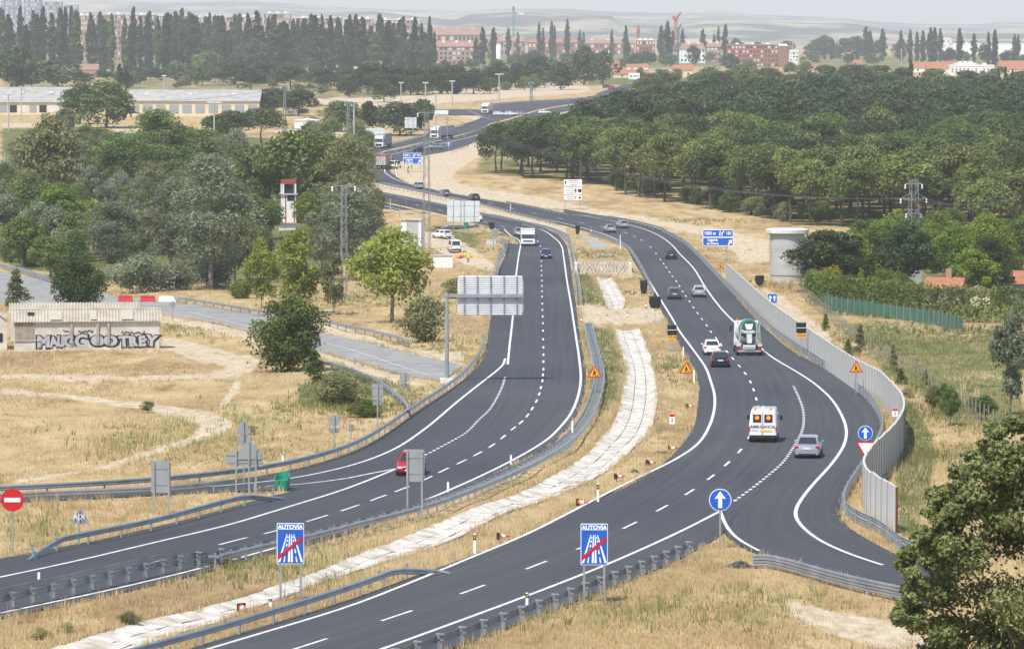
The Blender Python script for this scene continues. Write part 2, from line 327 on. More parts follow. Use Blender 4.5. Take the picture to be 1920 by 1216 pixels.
# ------------------------------------------------------------------ ground sheet
rng = np.random.default_rng(7); random.seed(7)
def vnoise(x, y, s, seed=0):
    """smooth value noise"""
    r = np.random.default_rng(seed).random((64, 64)); u = x / s; v = y / s
    i = np.floor(u).astype(int); j = np.floor(v).astype(int); a = u - i; b = v - j; a = a*a*(3-2*a); b = b*b*(3-2*b)
    g = lambda p, q: r[p % 64, q % 64]
    return (g(i, j)*(1-a)*(1-b) + g(i+1, j)*a*(1-b) + g(i, j+1)*(1-a)*b + g(i+1, j+1)*a*b) - .5
def road_field(px, py):
    m = np.zeros(px.shape, bool)
    for p in ROADPX: m |= inpoly(px, py, p)
    return m
def make_ground():
    rows = np.concatenate([[-900, -300, 0, 60, 100, 130, 150], Yrow(np.arange(1240, 420, -3.0)), Yrow(np.arange(418, 150, -2.5)), Yrow(np.arange(148, 84, -2.0)), [11000, 14000, 18000, 25800]])
    rows = np.unique(rows); u = np.concatenate([[-6, -3, -1.2, -.7, -.4, -.25, -.19, -.15], np.linspace(-.13, .13, 420), [.15, .19, .25, .4, .7, 1.2, 3, 6]])
    Yg, U = np.meshgrid(rows, u, indexing='ij'); X = np.clip(U * np.maximum(Yg, 150), -28000 + U, 28000 + U); base = gz(Yg)
    D = Yg * cP - base * sP; Dz = np.maximum(D, 1); px = 960 + F * X / Dz; py = 608 - F * (Yg * sP + base * cP) / Dz
    vis = (Yg > 120)
    road = road_field(px, py) & vis; ditch = np.zeros_like(road)
    for p in DITCHPX: ditch |= inpoly(px, py, p)
    ditch &= vis
    bare = np.zeros(px.shape); green = np.zeros(px.shape)
    for p in BARE: bare[inpoly(px, py, p) & vis] = 1
    for p, w in GREEN: green[inpoly(px, py, p) & vis] = w
    def blur(a, k):
        for _ in range(k):
            b = a.copy(); b[1:-1, 1:-1] = (a[1:-1, 1:-1]*2 + a[:-2, 1:-1] + a[2:, 1:-1] + a[1:-1, :-2] + a[1:-1, 2:]) / 6; a = b
        return a
    near = blur(road.astype(float), 3)
    verge = np.clip(near * 2.2, 0, 1) * (Yg < 1300) * .55
    bare = np.maximum(blur(bare, 4), verge); green = blur(green, 6)
    off = 1 - np.clip(blur((road | ditch).astype(float), 5) * 2.5, 0, 1)
    z = base + off * ((vnoise(X, Yg, 14, 1) * .45 + vnoise(X, Yg, 5, 2) * .22) * np.clip(Yg / 300, .5, 1) * (Yg < 1500) + vnoise(X, Yg, 400, 3) * 1.0 * (Yg > 1200))
    z = z - .08 * blur(road.astype(float), 1) - .40 * ditch.astype(float) * (1 - road)
    global GRID; GRID = (rows, u, z)
    n, m = px.shape; V = np.stack([X, Yg, z], -1).reshape(-1, 3)
    ii = (np.arange(n-1)[:, None]*m + np.arange(m-1)[None]).ravel(); Fq = np.stack([ii, ii+1, ii+m+1, ii+m], 1)
    me = npmesh('ground', V, Fq, smooth=True)
    for nm, a in (('bare', bare), ('green', green), ('road', np.clip(near*1.5, 0, 1))):
        at = me.attributes.new(nm, 'FLOAT', 'POINT'); at.data.foreach_set('value', a.ravel().astype(np.float32))
    m_ = bpy.data.materials.new('dry_grassland'); m_.use_nodes = True; nt = m_.node_tree; N = nt.nodes.new; K = nt.links.new; b = nt.nodes['Principled BSDF']
    b.inputs['Roughness'].default_value = .95; b.inputs['Specular IOR Level'].default_value = .1
    geo = N('ShaderNodeNewGeometry')
    def noise(s, d=5, stretch=None):
        t = N('ShaderNodeTexNoise'); t.inputs['Scale'].default_value = s; t.inputs['Detail'].default_value = d; t.inputs['Roughness'].default_value = .65
        if stretch:
            mp = N('ShaderNodeMapping'); mp.inputs['Scale'].default_value = stretch; K(geo.outputs['Position'], mp.inputs[0]); K(mp.outputs[0], t.inputs['Vector'])
        else: mp = N('ShaderNodeMapping'); mp.inputs['Scale'].default_value = (1, .33, 1); K(geo.outputs['Position'], mp.inputs[0]); K(mp.outputs[0], t.inputs['Vector'])
        return t.outputs[0]
    def ramp(src, *st):
        r = N('ShaderNodeValToRGB'); e = r.color_ramp.elements
        while len(e) < len(st): e.new(.5)
        for q, (p, c) in zip(e, st): q.position = p; q.color = (*c, 1) if len(c) == 3 else c
        K(src, r.inputs[0]); return r.outputs[0]
    def mix(f, a, c):
        x = N('ShaderNodeMix'); x.data_type = 'RGBA'
        K(f, x.inputs[0]) if not isinstance(f, float) else None
        K(a, x.inputs[6]); K(c, x.inputs[7]); return x.outputs[2]
    def math_(op, a, c):
        x = N('ShaderNodeMath'); x.operation = op; x.use_clamp = op in ('ADD',)
        for k, q in enumerate((a, c)):
            if isinstance(q, (int, float)): x.inputs[k].default_value = q
            else: K(q, x.inputs[k])
        return x.outputs[0]
    def attr(n_): a = N('ShaderNodeAttribute'); a.attribute_name = n_; return a.outputs['Fac']
    def step(f, lo, hi):
        x = N('ShaderNodeMapRange'); x.interpolation_type = 'SMOOTHSTEP'; x.inputs[1].default_value = lo; x.inputs[2].default_value = hi; K(f, x.inputs[0]); return x.outputs[0]
    straw = ramp(noise(.35, 6), (.25, (.16, .105, .045)), (.45, (.41, .295, .145)), (.62, (.51, .385, .21)), (.8, (.60, .475, .29)))
    brown = ramp(noise(.8, 6), (.3, (.20, .12, .055)), (.7, (.40, .28, .14)))
    gcol = ramp(noise(.5, 6), (.3, (.055, .075, .022)), (.7, (.21, .21, .075)))
    bcol = ramp(noise(1.3, 7), (.25, (.34, .25, .15)), (.5, (.52, .42, .29)), (.75, (.66, .57, .43)))
    c = mix(step(noise(.055, 5), .50, .66), straw, brown)
    gm = math_('ADD', math_('MULTIPLY', attr('green'), 1.0), math_('MULTIPLY', math_('SUBTRACT', noise(.09, 5), .5), 1.3))
    c = mix(step(gm, .22, .62), c, gcol)
    bm_ = math_('ADD', attr('bare'), math_('MULTIPLY', math_('SUBTRACT', noise(.45, 6), .52), 1.5))
    c = mix(step(bm_, .30, .62), c, bcol)
    K(c, b.inputs['Base Color'])
    bp = N('ShaderNodeBump'); bp.inputs['Strength'].default_value = .9; bp.inputs['Distance'].default_value = .25; K(noise(2.2, 8), bp.inputs['Height']); K(bp.outputs[0], b.inputs['Normal'])
    return tag(link('ground', me, None, m_), 'dry straw-coloured grassland with bare earth tracks around the motorway', kind='structure')
ground = make_ground()

# ------------------------------------------------------------------ roads
def make_asphalt():
    m = bpy.data.materials.new('asphalt'); m.use_nodes = True; nt = m.node_tree; N = nt.nodes.new; K = nt.links.new; b = nt.nodes['Principled BSDF']
    b.inputs['Roughness'].default_value = .8; b.inputs['Specular IOR Level'].default_value = .3
    uv = N('ShaderNodeUVMap'); uv.uv_map = 'lane'; geo = N('ShaderNodeNewGeometry')
    def noise(src, sc, s=1.0, d=6):
        mp = N('ShaderNodeMapping'); mp.inputs['Scale'].default_value = sc; K(src, mp.inputs[0]); t = N('ShaderNodeTexNoise'); t.inputs['Scale'].default_value = s; t.inputs['Detail'].default_value = d; t.inputs['Roughness'].default_value = .6; K(mp.outputs[0], t.inputs['Vector']); return t.outputs[0]
    streak = noise(uv.outputs[0], (1.5, .012, 1)); blotch = noise(geo.outputs[0], (.05, .02, .05)); grain = noise(geo.outputs[0], (3, 3, 3), 1, 8)
    def ad(a, c, w):
        x = N('ShaderNodeMath'); x.operation = 'MULTIPLY_ADD'; x.inputs[1].default_value = w; K(a, x.inputs[0])
        if c is None: x.inputs[2].default_value = 0
        else: K(c, x.inputs[2])
        return x.outputs[0]
    f = ad(grain, ad(blotch, ad(streak, None, .42), .42), .16)
    r = N('ShaderNodeValToRGB'); e = r.color_ramp.elements; e[0].position = .36; e[0].color = (.037, .039, .044, 1); e[1].position = .66; e[1].color = (.083, .085, .088, 1); K(f, r.inputs[0]); K(r.outputs[0], b.inputs['Base Color'])
    bp = N('ShaderNodeBump'); bp.inputs['Strength'].default_value = .15; bp.inputs['Distance'].default_value = .03; K(noise(geo.outputs[0], (14, 14, 14), 1, 3), bp.inputs['Height']); K(bp.outputs[0], b.inputs['Normal'])
    return m
asphalt = make_asphalt()
def asphalt_nodes(m):                                   # wheel-path streaks: slightly smoother, paler bands along the lanes
    pass
old_asphalt = mat('old_asphalt', (.33, .325, .305), .9, c2=(.22, .215, .205), scale=.5, bump=.2, bscale=10, detail=8, spec=.2)
paint = mat('road_paint', (.80, .79, .75), .7, c2=(.50, .49, .47), scale=1.6, detail=9)
concrete = mat('pale_concrete', (.62, .60, .55), .9, var=.16, scale=1.3, bump=.25, bscale=8)
ROADZ = .07
def strip(name, lp, rp, dz, m, nx=8, step=4.0, parent=None, kind='structure', label=None, skirt=.25, N_=None):
    A, B = trace(lp, step), trace(rp, step); n = N_ or max(len(A), len(B)); A, B = resample(A, n), resample(B, n)
    t = np.linspace(0, 1, nx+1)[None, :, None]; P = A[:, None]*(1-t) + B[:, None]*t
    z = gz(P[..., 1]) + dz; V = np.concatenate([P, z[..., None]], -1)
    lo = V[:, [0, -1]].copy(); lo[..., 2] -= skirt
    V = np.concatenate([lo[:, :1], V, lo[:, 1:]], 1); mm = V.shape[1]; V = V.reshape(-1, 3)
    ii = (np.arange(n-1)[:, None]*mm + np.arange(mm-1)[None]).ravel()
    me = npmesh(name, V, np.stack([ii, ii+1, ii+mm+1, ii+mm], 1))
    W_ = np.hypot(*(B-A).T); Lc = np.concatenate([[0], np.cumsum(np.hypot(*np.diff((A+B)/2, axis=0).T))])
    tt = np.concatenate([[0], np.linspace(0, 1, nx+1), [1]]); UV = np.stack([W_[:, None]*(tt[None]-.5), np.broadcast_to(Lc[:, None], (n, mm))], -1).reshape(-1, 2)
    li = np.zeros(len(me.loops), np.int32); me.loops.foreach_get('vertex_index', li); ul = me.uv_layers.new(name='lane'); ul.data.foreach_set('uv', UV[li].astype(np.float32).ravel())
    o = link(name, me, parent, m)
    if not parent: tag(o, label, kind=kind)
    return o
def ribbon(name, P, w, m, parent, dz=ROADZ+.008, i0=0, i1=None):
    P = P[i0:i1]; T, Nn = normals(P); w = np.broadcast_to(np.asarray(w, float), (len(P),))[:, None]
    A, B = P - Nn*w/2, P + Nn*w/2; V = np.stack([A, B], 1); z = gz(V[..., 1]) + dz; V = np.concatenate([V, z[..., None]], -1).reshape(-1, 3)
    i = np.arange(len(P)-1)*2
    return link(name, npmesh(name, V, np.stack([i, i+1, i+3, i+2], 1)), parent, m)
road_L = strip('carriageway_left', L_LEFT, L_RIGHT, ROADZ, asphalt, 10, label='dark asphalt carriageway carrying traffic towards the viewer')
road_R = strip('carriageway_right', R_LEFT, R_RIGHT, ROADZ, asphalt, 10, label='dark asphalt carriageway carrying traffic away from the viewer')
ramp_L = strip('exit_ramp', LX_OUT, LX_IN, ROADZ-.012, asphalt, 6, label='asphalt exit lane peeling off left behind the green crash cushion')
ramp_R = strip('entry_ramp', RX_IN, RX_OUT, ROADZ-.012, asphalt, 8, label='asphalt entry lane joining from the right beside the concrete wall')
far_R = strip('far_carriageway_right', F_RL, F_RR, ROADZ, asphalt, 6, label='distant carriageway heading away past the pine wood')
far_L = strip('far_carriageway_left', F_LL, F_LR, ROADZ, asphalt, 6, label='distant carriageway coming from the town')
old_road = strip('old_road', OLD_T, OLD_B, .05, old_asphalt, 6, label='faded grey abandoned road left of the motorway')
fork = strip('far_slip_road', [(690,216),(790,212),(850,215),(880,215),(908,222),(925,230)], [(690,210),(790,205),(850,205),(885,205),(925,214),(940,223)], ROADZ-.012, asphalt, 4, label='distant slip road curving beside the pines')
fork2 = strip('lower_slip_road', [(660,380),(717,389),(748,396),(790,411),(818,428),(845,431),(870,426),(898,425)], [(660,368),(717,380),(748,387),(790,397),(820,404),(845,410),(872,416),(898,421)], ROADZ-.012, asphalt, 4, label='slip road merging behind the tall lattice pole')

LINES = {}
def edge_line(key, pts, parent, w=.22, step=2.5):
    P = trace(pts, step); LINES[key] = P; ribbon('edge_line', P, w, paint, parent); return P
edge_line('Lo', [(945,430),(960,444),(972,450),(976,457),(973,477),(968,515),(962,590),(955,653),(952,684)], road_L)
edge_line('Lx', [(947,673),(944,684),(930,697),(898,722),(853,758),(797,805),(740,843),(690,864),(640,879),(545,899),(480,907),(400,914),(300,920)], road_L)
edge_line('Lg1', [(743,880),(700,888),(640,900),(590,906),(545,911),(500,913)], road_L)
edge_line('Lg', [(743,880),(700,898),(640,921),(533,954),(417,989),(300,1016),(167,1048),(0,1084),(-80,1100)], road_L)
edge_line('Li', [(-80,1168),(0,1151),(133,1124),(267,1094),(400,1061),(500,1033),(633,998),(740,962),(850,917),(950,870),(1025,826),(1052,800),(1070,777),(1083,747),(1089,713),(1086,673),(1080,633),(1075,600),(1070,567),(1063,527),(1057,483),(1052,460),(1040,447),(1013,430),(973,420),(940,412),(900,403),(815,385),(740,370),(680,357),(640,345)], road_L)
edge_line('Lf', [(935,431),(918,427),(893,420),(882,419)], road_L)
edge_line('Lm', [(690,380),(717,386),(748,393),(790,403),(808,409),(842,419),(841,423),(827,428)], fork2)
edge_line('Rl', [(150,1290),(300,1246),(400,1216),(500,1186),(640,1144),(750,1102),(873,1051),(988,1003),(1088,952),(1187,901),(1260,866),(1307,835),(1330,800),(1339,770),(1340,743),(1333,717),(1323,690),(1300,657),(1273,620),(1260,597),(1237,560),(1207,510),(1187,477),(1170,457),(1133,440),(1073,423),(1007,408),(973,401),(900,381),(850,371),(777,355),(710,341)], road_R)
edge_line('Rr', [(560,1275),(727,1215),(870,1163),(1017,1108),(1140,1059),(1280,996),(1350,960)], road_R)
edge_line('Rramp', [(1350,960),(1357,978),(1368,998),(1390,1018),(1423,1034)], ramp_R, .2)
edge_line('Ro', [(1655,1061),(1613,1048),(1547,1021),(1513,998),(1492,974),(1490,961),(1500,941),(1523,911),(1557,874),(1580,841),(1587,818),(1585,797),(1573,770),(1557,747),(1527,720),(1497,700),(1447,670),(1412,640),(1382,610),(1353,580),(1323,540),(1300,503),(1275,477),(1260,460),(1237,443),(1207,430),(1160,417),(1107,407),(1057,399),(990,388),(923,374),(850,362),(790,350),(752,341),(728,329),(721,321),(725,313),(738,306)], road_R)
edge_line('Rx2', [(745,333),(742,320),(747,307),(764,300),(793,293)], far_R)
edge_line('Fr', [(729,291),(785,279),(883,257),(940,239)], far_R, .3)
edge_line('Fl', [(690,296),(733,281),(802,265),(883,246),(930,229)], far_L, .3)
edge_line('Fl2', [(677,286),(702,278),(760,264),(802,253),(868,235)], far_L, .3)
edge_line('Fl3', [(923,197),(980,192),(1040,189),(1107,183)], far_L, .35)
edge_line('old', [(353,585),(467,613),(560,634),(640,651),(740,684),(807,705)], old_road, .14)
def dash_line(key, pts, parent, on, period, w=.16, phase=0.0, hide=()):
    P = trace(pts, .5); LINES[key] = P
    L = np.concatenate([[0], np.cumsum(np.hypot(*np.diff(P, axis=0).T))]); s = phase
    while s + on < L[-1]:
        q = np.linspace(s, s+on, 4); Q = np.stack([np.interp(q, L, P[:, 0]), np.interp(q, L, P[:, 1])], 1)
        ribbon('lane_dash', Q, w, paint, parent); s += period
def dash_px(key, centres, parent, on, w=.17, full=None):
    """dashes at the places where the photograph shows them"""
    P = trace(full or centres, .5); LINES[key] = P; L = np.concatenate([[0], np.cumsum(np.hypot(*np.diff(P, axis=0).T))])
    for c in centres:
        g = G(*c); i = int(np.argmin(np.hypot(P[:, 0]-g.x, P[:, 1]-g.y))); o = on
        q = np.linspace(L[i]-o/2, L[i]+o/2, 5); Q = np.stack([np.interp(q, L, P[:, 0]), np.interp(q, L, P[:, 1])], 1)
        ribbon('lane_dash', Q, w, paint, parent)
LD = [(160,1090),(300,1053),(437,1016),(520,996),(593,974),(656,954),(709,935),(755,918),(800,899),(832,883),(866,867),(896,852),(922,837),(943,821),(963,804),(977,793),(989,780),(998,767),(1006,753),(1011,740),(1014,728),(1017,715),(1018,704),(1019,693),(1019,679),(1019,666),(1019,652),(1018.5,637),(1018,621),(1018,607),(1017.5,594),(1017,582),(1017,570),(1016.5,557),(1016,547),(1016,537),(1016,527),(1015.5,517),(1015.5,508),(1015,499),(1015,490),(1014,472),(1013,462),(1008,453),(998,445),(985,438),(965,431),(942,425),(910,417),(870,407),(825,395),(783,385),(760,379)]
dash_px('Ld', LD, road_L, 4.2, full=[(0,1128)]+LD)
RD = [(430,1258),(580,1210),(748,1155),(889,1106),(1006,1061),(1100,1024),(1180,987),(1242,954),(1293,924),(1333,896),(1363,871),(1387,847),(1405,820),(1416,797),(1420,780),(1421,765),(1418,749),(1413,732),(1407,717),(1397,701),(1386,687),(1374,673),(1363,660),(1352,648),(1343,635),(1333,623),(1325,611),(1316,599),(1308,588),(1300,577),(1293,566),(1286,556),(1280,547),(1274,537),(1268,528),(1261,519),(1255,511),(1249,502),(1244,495),(1238,487),(1230,476),(1220,464),(1203,451),(1190,444),(1173,437),(1130,426),(1090,418),(1050,410),(1001,400),(960,391),(920,382),(880,374)]
dash_px('Rd', RD, road_R, 4.2, full=[(300,1300)]+RD)
dash_line('La', [(947,708),(942,725),(930,750),(917,770),(898,788),(873,813),(840,832),(800,853),(750,876)], road_L, 1.0, 2.0, .2)
dash_line('Ra', [(1377,941),(1407,919),(1440,893),(1467,869),(1487,841),(1502,814),(1507,793),(1505,767),(1498,747),(1487,723)], road_R, 1.0, 2.0, .2)
dash_line('Lc', [(732,383),(790,397),(843,408),(882,418)], road_L, 1.5, 4.0, .2)
dash_line('Fd', [(740,285),(802,270),(883,253)], far_R, 5, 14, .25)

# white concrete drainage channel in the median: slabs with open joints
slabm = mat('channel_concrete', (.70, .67, .61), .95, c2=(.40, .35, .27), scale=.9, bump=.8, bscale=5, detail=9, coords='Object')
def channel(name, lp, rp, label, width_n=3, seg=2.3):
    A, B = trace(lp, 1.0), trace(rp, 1.0); n = int(max(len(A), len(B)) / seg); A, B = resample(A, n+1), resample(B, n+1)
    t = np.linspace(0, 1, width_n+1); dep = {3: [.05, -.17, -.14, .05]}[width_n]
    root = None
    rr = random.Random(3)
    for i in range(n):
        for k in range(width_n):
            g0, g1 = .012, .008
            def pt(f, u):
                a = A[i]*(1-f) + A[i+1]*f; b = B[i]*(1-f) + B[i+1]*f; p = a*(1-u) + b*u
                d = np.interp(u, t, dep); return (p[0], p[1], float(gz(p[1])) + d)
            u0, u1 = t[k]+g1, t[k+1]-g1; f0, f1 = g0, 1-g0
            g0 = rr.uniform(.01, .035); j = [rr.uniform(-.045, .045) for _ in range(4)]
            top = [pt(f0, u0), pt(f0, u1), pt(f1, u1), pt(f1, u0)]; top = [(x, y, z+q) for (x, y, z), q in zip(top, j)]
            bot = [(x, y, z-.2) for x, y, z in top]
            mb = MB(); mb.add(top+bot, [(0, 1, 2, 3), (4, 7, 6, 5), (0, 4, 5, 1), (1, 5, 6, 2), (2, 6, 7, 3), (3, 7, 4, 0)])
            if root is None:
                root = empty(name, (0, 0, 0)); tag(root, label, kind='structure')
            mb.build('slab', slabm, root)
channel('drainage_channel', MED_L, MED_R, 'white concrete drainage channel running down the median')
strip('median_path', [(1120,480),(1108,462),(1090,446),(1066,436)], [(1154,480),(1138,460),(1114,447),(1090,440)], 0.03, mat('path_concrete', (.40, .39, .37), .9, c2=(.28, .27, .25), scale=1.0), 3, label='grey concrete strip in the median above the rubble wall')
channel('upper_drainage_channel', MED2_L, MED2_R, 'short upper white concrete channel below the rubble wall', seg=3.0)
# ------------------------------------------------------------------ hills on the horizon
def make_hills(name, Y0, Y1, tops, label, seed, ny=26, rough=1.0):
    xs = np.linspace(-700, 2600, 260); ty = np.interp(xs, [t[0] for t in tops], [t[1] for t in tops])
    V = np.zeros((ny, len(xs), 3))
    for j in range(ny):
        f = j / (ny-1); Y = Y0 + (Y1-Y0)*f; X = (xs-960)*(Y)/F
        ztop = (60 - ty) * Y1 / F; zb = float(gz(Y)) - 1.5
        prof = np.clip(f*1.02, 0, 1)**.8 + vnoise(X, np.full_like(X, Y), 1500, seed)*.45*np.sin(math.pi*f)*rough
        V[j, :, 0] = X; V[j, :, 1] = Y; V[j, :, 2] = zb + (ztop - zb) * np.clip(prof, 0, 1.05) + vnoise(X, np.full_like(X, Y), 400, seed+5)*6*f
    n, m = V.shape[:2]; ii = (np.arange(n-1)[:, None]*m + np.arange(m-1)[None]).ravel()
    me = npmesh(name, V.reshape(-1, 3), np.stack([ii, ii+1, ii+m+1, ii+m], 1), smooth=True)
    m_ = bpy.data.materials.get('hillside')
    if not m_:
        m_ = bpy.data.materials.new('hillside'); m_.use_nodes = True; nt = m_.node_tree; b = nt.nodes['Principled BSDF']; b.inputs['Roughness'].default_value = 1; b.inputs['Specular IOR Level'].default_value = .05
        g = nt.nodes.new('ShaderNodeNewGeometry'); mp = nt.nodes.new('ShaderNodeMapping'); mp.inputs['Scale'].default_value = (.0035, .0012, .02); nt.links.new(g.outputs[0], mp.inputs[0])
        no = nt.nodes.new('ShaderNodeTexNoise'); no.inputs['Scale'].default_value = 1; no.inputs['Detail'].default_value = 8; no.inputs['Roughness'].default_value = .62; nt.links.new(mp.outputs[0], no.inputs['Vector'])
        r = nt.nodes.new('ShaderNodeValToRGB'); e = r.color_ramp.elements; e.new(.5); e.new(.56)
        for q, (p, c) in zip(e, [(.40, (.035, .05, .03)), (.475, (.06, .075, .04)), (.53, (.30, .25, .15)), (.65, (.50, .43, .30))]): q.position = p; q.color = (*c, 1)
        nt.links.new(no.outputs[0], r.inputs[0]); nt.links.new(r.outputs[0], b.inputs['Base Color'])
    return tag(link(name, me, None, m_), label, kind='structure')
make_hills('far_hills', 13500, 19000, [(-700,0),(0,4),(200,2),(350,6),(450,3),(540,6),(640,13),(760,20),(860,22),(940,16),(1060,17),(1150,23),(1250,25),(1350,22),(1420,27),(1500,30),(1570,33),(1640,42),(1720,46),(1830,47),(1880,42),(1960,44),(2600,40)], 'pale hazy ridge along the horizon under the sky', 11)
make_hills('middle_hills', 9000, 12500, [(-700,40),(0,38),(300,36),(420,30),(560,33),(620,25),(700,22),(760,30),(850,40),(880,30),(960,24),(1060,26),(1150,30),(1160,45),(1260,50),(1330,38),(1450,42),(1600,45),(1680,58),(1760,62),(1850,60),(1960,62),(2600,60)], 'hazy wooded slopes with tan fields behind the town', 23)

# ------------------------------------------------------------------ vegetation
bark = mat('pine_bark', (.10, .075, .055), .95, var=.3, scale=3)
bark_pale = mat('pale_bark', (.22, .19, .15), .95, var=.3, scale=3)
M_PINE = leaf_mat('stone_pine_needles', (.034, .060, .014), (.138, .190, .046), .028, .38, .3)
M_PINEY = leaf_mat('yellowish_pine_needles', (.060, .088, .018), (.245, .285, .075), .02, .2, .3)  # yellow-green needle colour of the paler pines
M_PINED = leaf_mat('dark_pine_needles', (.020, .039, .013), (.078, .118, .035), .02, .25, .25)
M_POP = leaf_mat('poplar_leaves', (.025, .046, .018), (.095, .135, .05), .02, .25)
M_POPL = leaf_mat('pale_poplar_leaves', (.06, .075, .03), (.15, .17, .075), .02, .2)
M_GRAY = leaf_mat('silver_leaves', (.078, .095, .05), (.31, .345, .22), .015, .15)
M_GREEN = leaf_mat('fresh_green_leaves', (.06, .10, .014), (.27, .36, .05), .015, .12, .45)
M_LIME = leaf_mat('yellow_green_leaves', (.13, .17, .025), (.44, .47, .09), .012, .08, .45)
M_MID = leaf_mat('mid_green_leaves', (.042, .077, .018), (.195, .275, .065), .02, .2)
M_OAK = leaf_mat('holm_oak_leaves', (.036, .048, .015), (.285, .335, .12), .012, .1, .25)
M_HEDGE = leaf_mat('hedge_leaves', (.05, .085, .014), (.20, .27, .05), .01, .08)
M_YEL = leaf_mat('golden_conifer', (.16, .15, .01), (.42, .38, .03), .01, .05)
M_STRAW = leaf_mat('straw_blades', (.53, .39, .19), (.86, .71, .43), .0, .0, .5)
M_SAGE = leaf_mat('grey_green_scrub', (.10, .11, .04), (.32, .32, .14), .01, .15)

def leafcloud(name, seed, clumps, per, leaf, up=.25, shell=.6, m=None, asp=.6):
    """clumps: (x,y,z,rx,ry,rz). Many leaf-sized kites spread through each clump's outer volume"""
    g = np.random.default_rng(seed); C = np.array(clumps, float); n = len(C) * per
    idx = np.repeat(np.arange(len(C)), per)
    d = g.normal(size=(n, 3)); d /= np.linalg.norm(d, axis=1)[:, None]
    flip = (d[:, 2] < -.35) & (g.random(n) < .6); d[flip, 2] *= -1
    r = shell + (1-shell) * g.random(n)**.7; r *= 1 + .12*g.normal(size=n)
    P = C[idx, :3] + d * r[:, None] * C[idx, 3:]
    nm = d*.55 + g.normal(size=(n, 3))*.6 + np.array([0, 0, up]); nm /= np.linalg.norm(nm, axis=1)[:, None]
    a = np.cross(nm, g.normal(size=(n, 3))); a /= np.maximum(1e-6, np.linalg.norm(a, axis=1))[:, None]; b = np.cross(nm, a)
    s = (leaf * (.55 + .9*g.random(n)))[:, None]
    V = np.stack([P - a*s, P - b*s*asp, P + a*s, P + b*s*asp], 1).reshape(-1, 3)
    Fq = np.arange(4*n).reshape(n, 4)
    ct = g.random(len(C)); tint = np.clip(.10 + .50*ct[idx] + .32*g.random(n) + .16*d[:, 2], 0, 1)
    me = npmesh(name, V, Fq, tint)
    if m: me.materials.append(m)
    return me
def trunk_mesh(name, H, r, limbs, seed, m, lean=.03):
    rr = random.Random(seed); mb = MB(); p = Vector((0, 0, -.3)); segs = 5; q0 = p
    for i in range(segs):
        q = Vector((rr.uniform(-1, 1)*lean*H, rr.uniform(-1, 1)*lean*H, H*(i+1)/segs)) if i else Vector((0, 0, H/segs))
        mb.tube(q0, q, r*(1-.16*i), 7, r*(1-.16*(i+1))); q0 = q
    for (x, y, z) in limbs:
        h = min(H*.95, z*.7); mb.tube((0, 0, h), (x*.6, y*.6, h + (z-h)*.65), r*.38, 5, r*.2); mb.tube((x*.6, y*.6, h + (z-h)*.65), (x*.92, y*.92, z), r*.2, 5, r*.08)
    me = mb.mesh(name, True); me.materials.append(m); return me
PROTO = {}
def proto(key, H, W, clumps, per, leaf, m, tr_h, tr_r, bk, seed, **k):
    cm = leafcloud('crown', seed, clumps, per, leaf, m=m, **k)
    rr = random.Random(seed); lim = rr.sample([c[:3] for c in clumps], min(6, len(clumps)))
    PROTO.setdefault(key, []).append((H, W, cm, trunk_mesh('trunk', tr_h, tr_r, lim, seed, bk)))
def dome_clumps(seed, W, z0, H, n, r):
    rr = random.Random(seed); out = []
    while len(out) < n:
        x, y = rr.uniform(-1, 1), rr.uniform(-1, 1); d = math.hypot(x, y)
        if d > 1: continue
        top = z0 + (H - z0 - r) * math.sqrt(max(0, 1 - d*d*.92))
        z = top if rr.random() < .75 else rr.uniform(z0 + .2*r, top)
        q = r * rr.uniform(.7, 1.25); out.append((x*(W/2-r*.8), y*(W/2-r*.8), z, q*1.15, q*1.15, q*.8))
    return out
def round_clumps(seed, W, z0, H, n, r, top=.5):
    rr = random.Random(seed); out = []
    while len(out) < n:
        v = Vector((rr.gauss(0, 1), rr.gauss(0, 1), rr.gauss(0, 1))).normalized() * (rr.random()**.28)
        zz = (v.z+1)/2; q = r * rr.uniform(.6, 1.35)
        sh = 1 - .35*max(0, zz-top)/(1-top)
        sh *= rr.uniform(.82, 1.12)
        out.append((v.x*(W/2-r*.7)*sh, v.y*(W/2-r*.7)*sh, z0 + r*.6 + zz*(H-z0-r*1.3), q, q, q*.85))
    return out
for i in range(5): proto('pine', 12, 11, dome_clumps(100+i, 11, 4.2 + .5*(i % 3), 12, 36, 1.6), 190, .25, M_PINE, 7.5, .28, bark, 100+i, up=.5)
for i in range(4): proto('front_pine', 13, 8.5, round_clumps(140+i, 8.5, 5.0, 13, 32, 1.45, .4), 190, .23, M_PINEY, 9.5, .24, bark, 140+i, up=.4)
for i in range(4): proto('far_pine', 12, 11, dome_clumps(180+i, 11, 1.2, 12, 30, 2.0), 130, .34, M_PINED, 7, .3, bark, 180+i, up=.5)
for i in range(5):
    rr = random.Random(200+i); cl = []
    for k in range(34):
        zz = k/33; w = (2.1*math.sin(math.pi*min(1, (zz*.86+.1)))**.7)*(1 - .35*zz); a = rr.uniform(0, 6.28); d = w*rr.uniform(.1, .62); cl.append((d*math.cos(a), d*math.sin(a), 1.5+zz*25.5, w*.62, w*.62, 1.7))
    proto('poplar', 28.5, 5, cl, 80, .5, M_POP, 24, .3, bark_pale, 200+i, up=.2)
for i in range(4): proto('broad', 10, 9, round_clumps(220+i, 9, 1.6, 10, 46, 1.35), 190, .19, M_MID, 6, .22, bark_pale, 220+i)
for i in range(3): proto('tall', 16, 10, round_clumps(240+i, 10, 2.2, 16, 62, 1.45, .35), 170, .21, M_GRAY, 11, .28, bark_pale, 240+i, asp=.35)
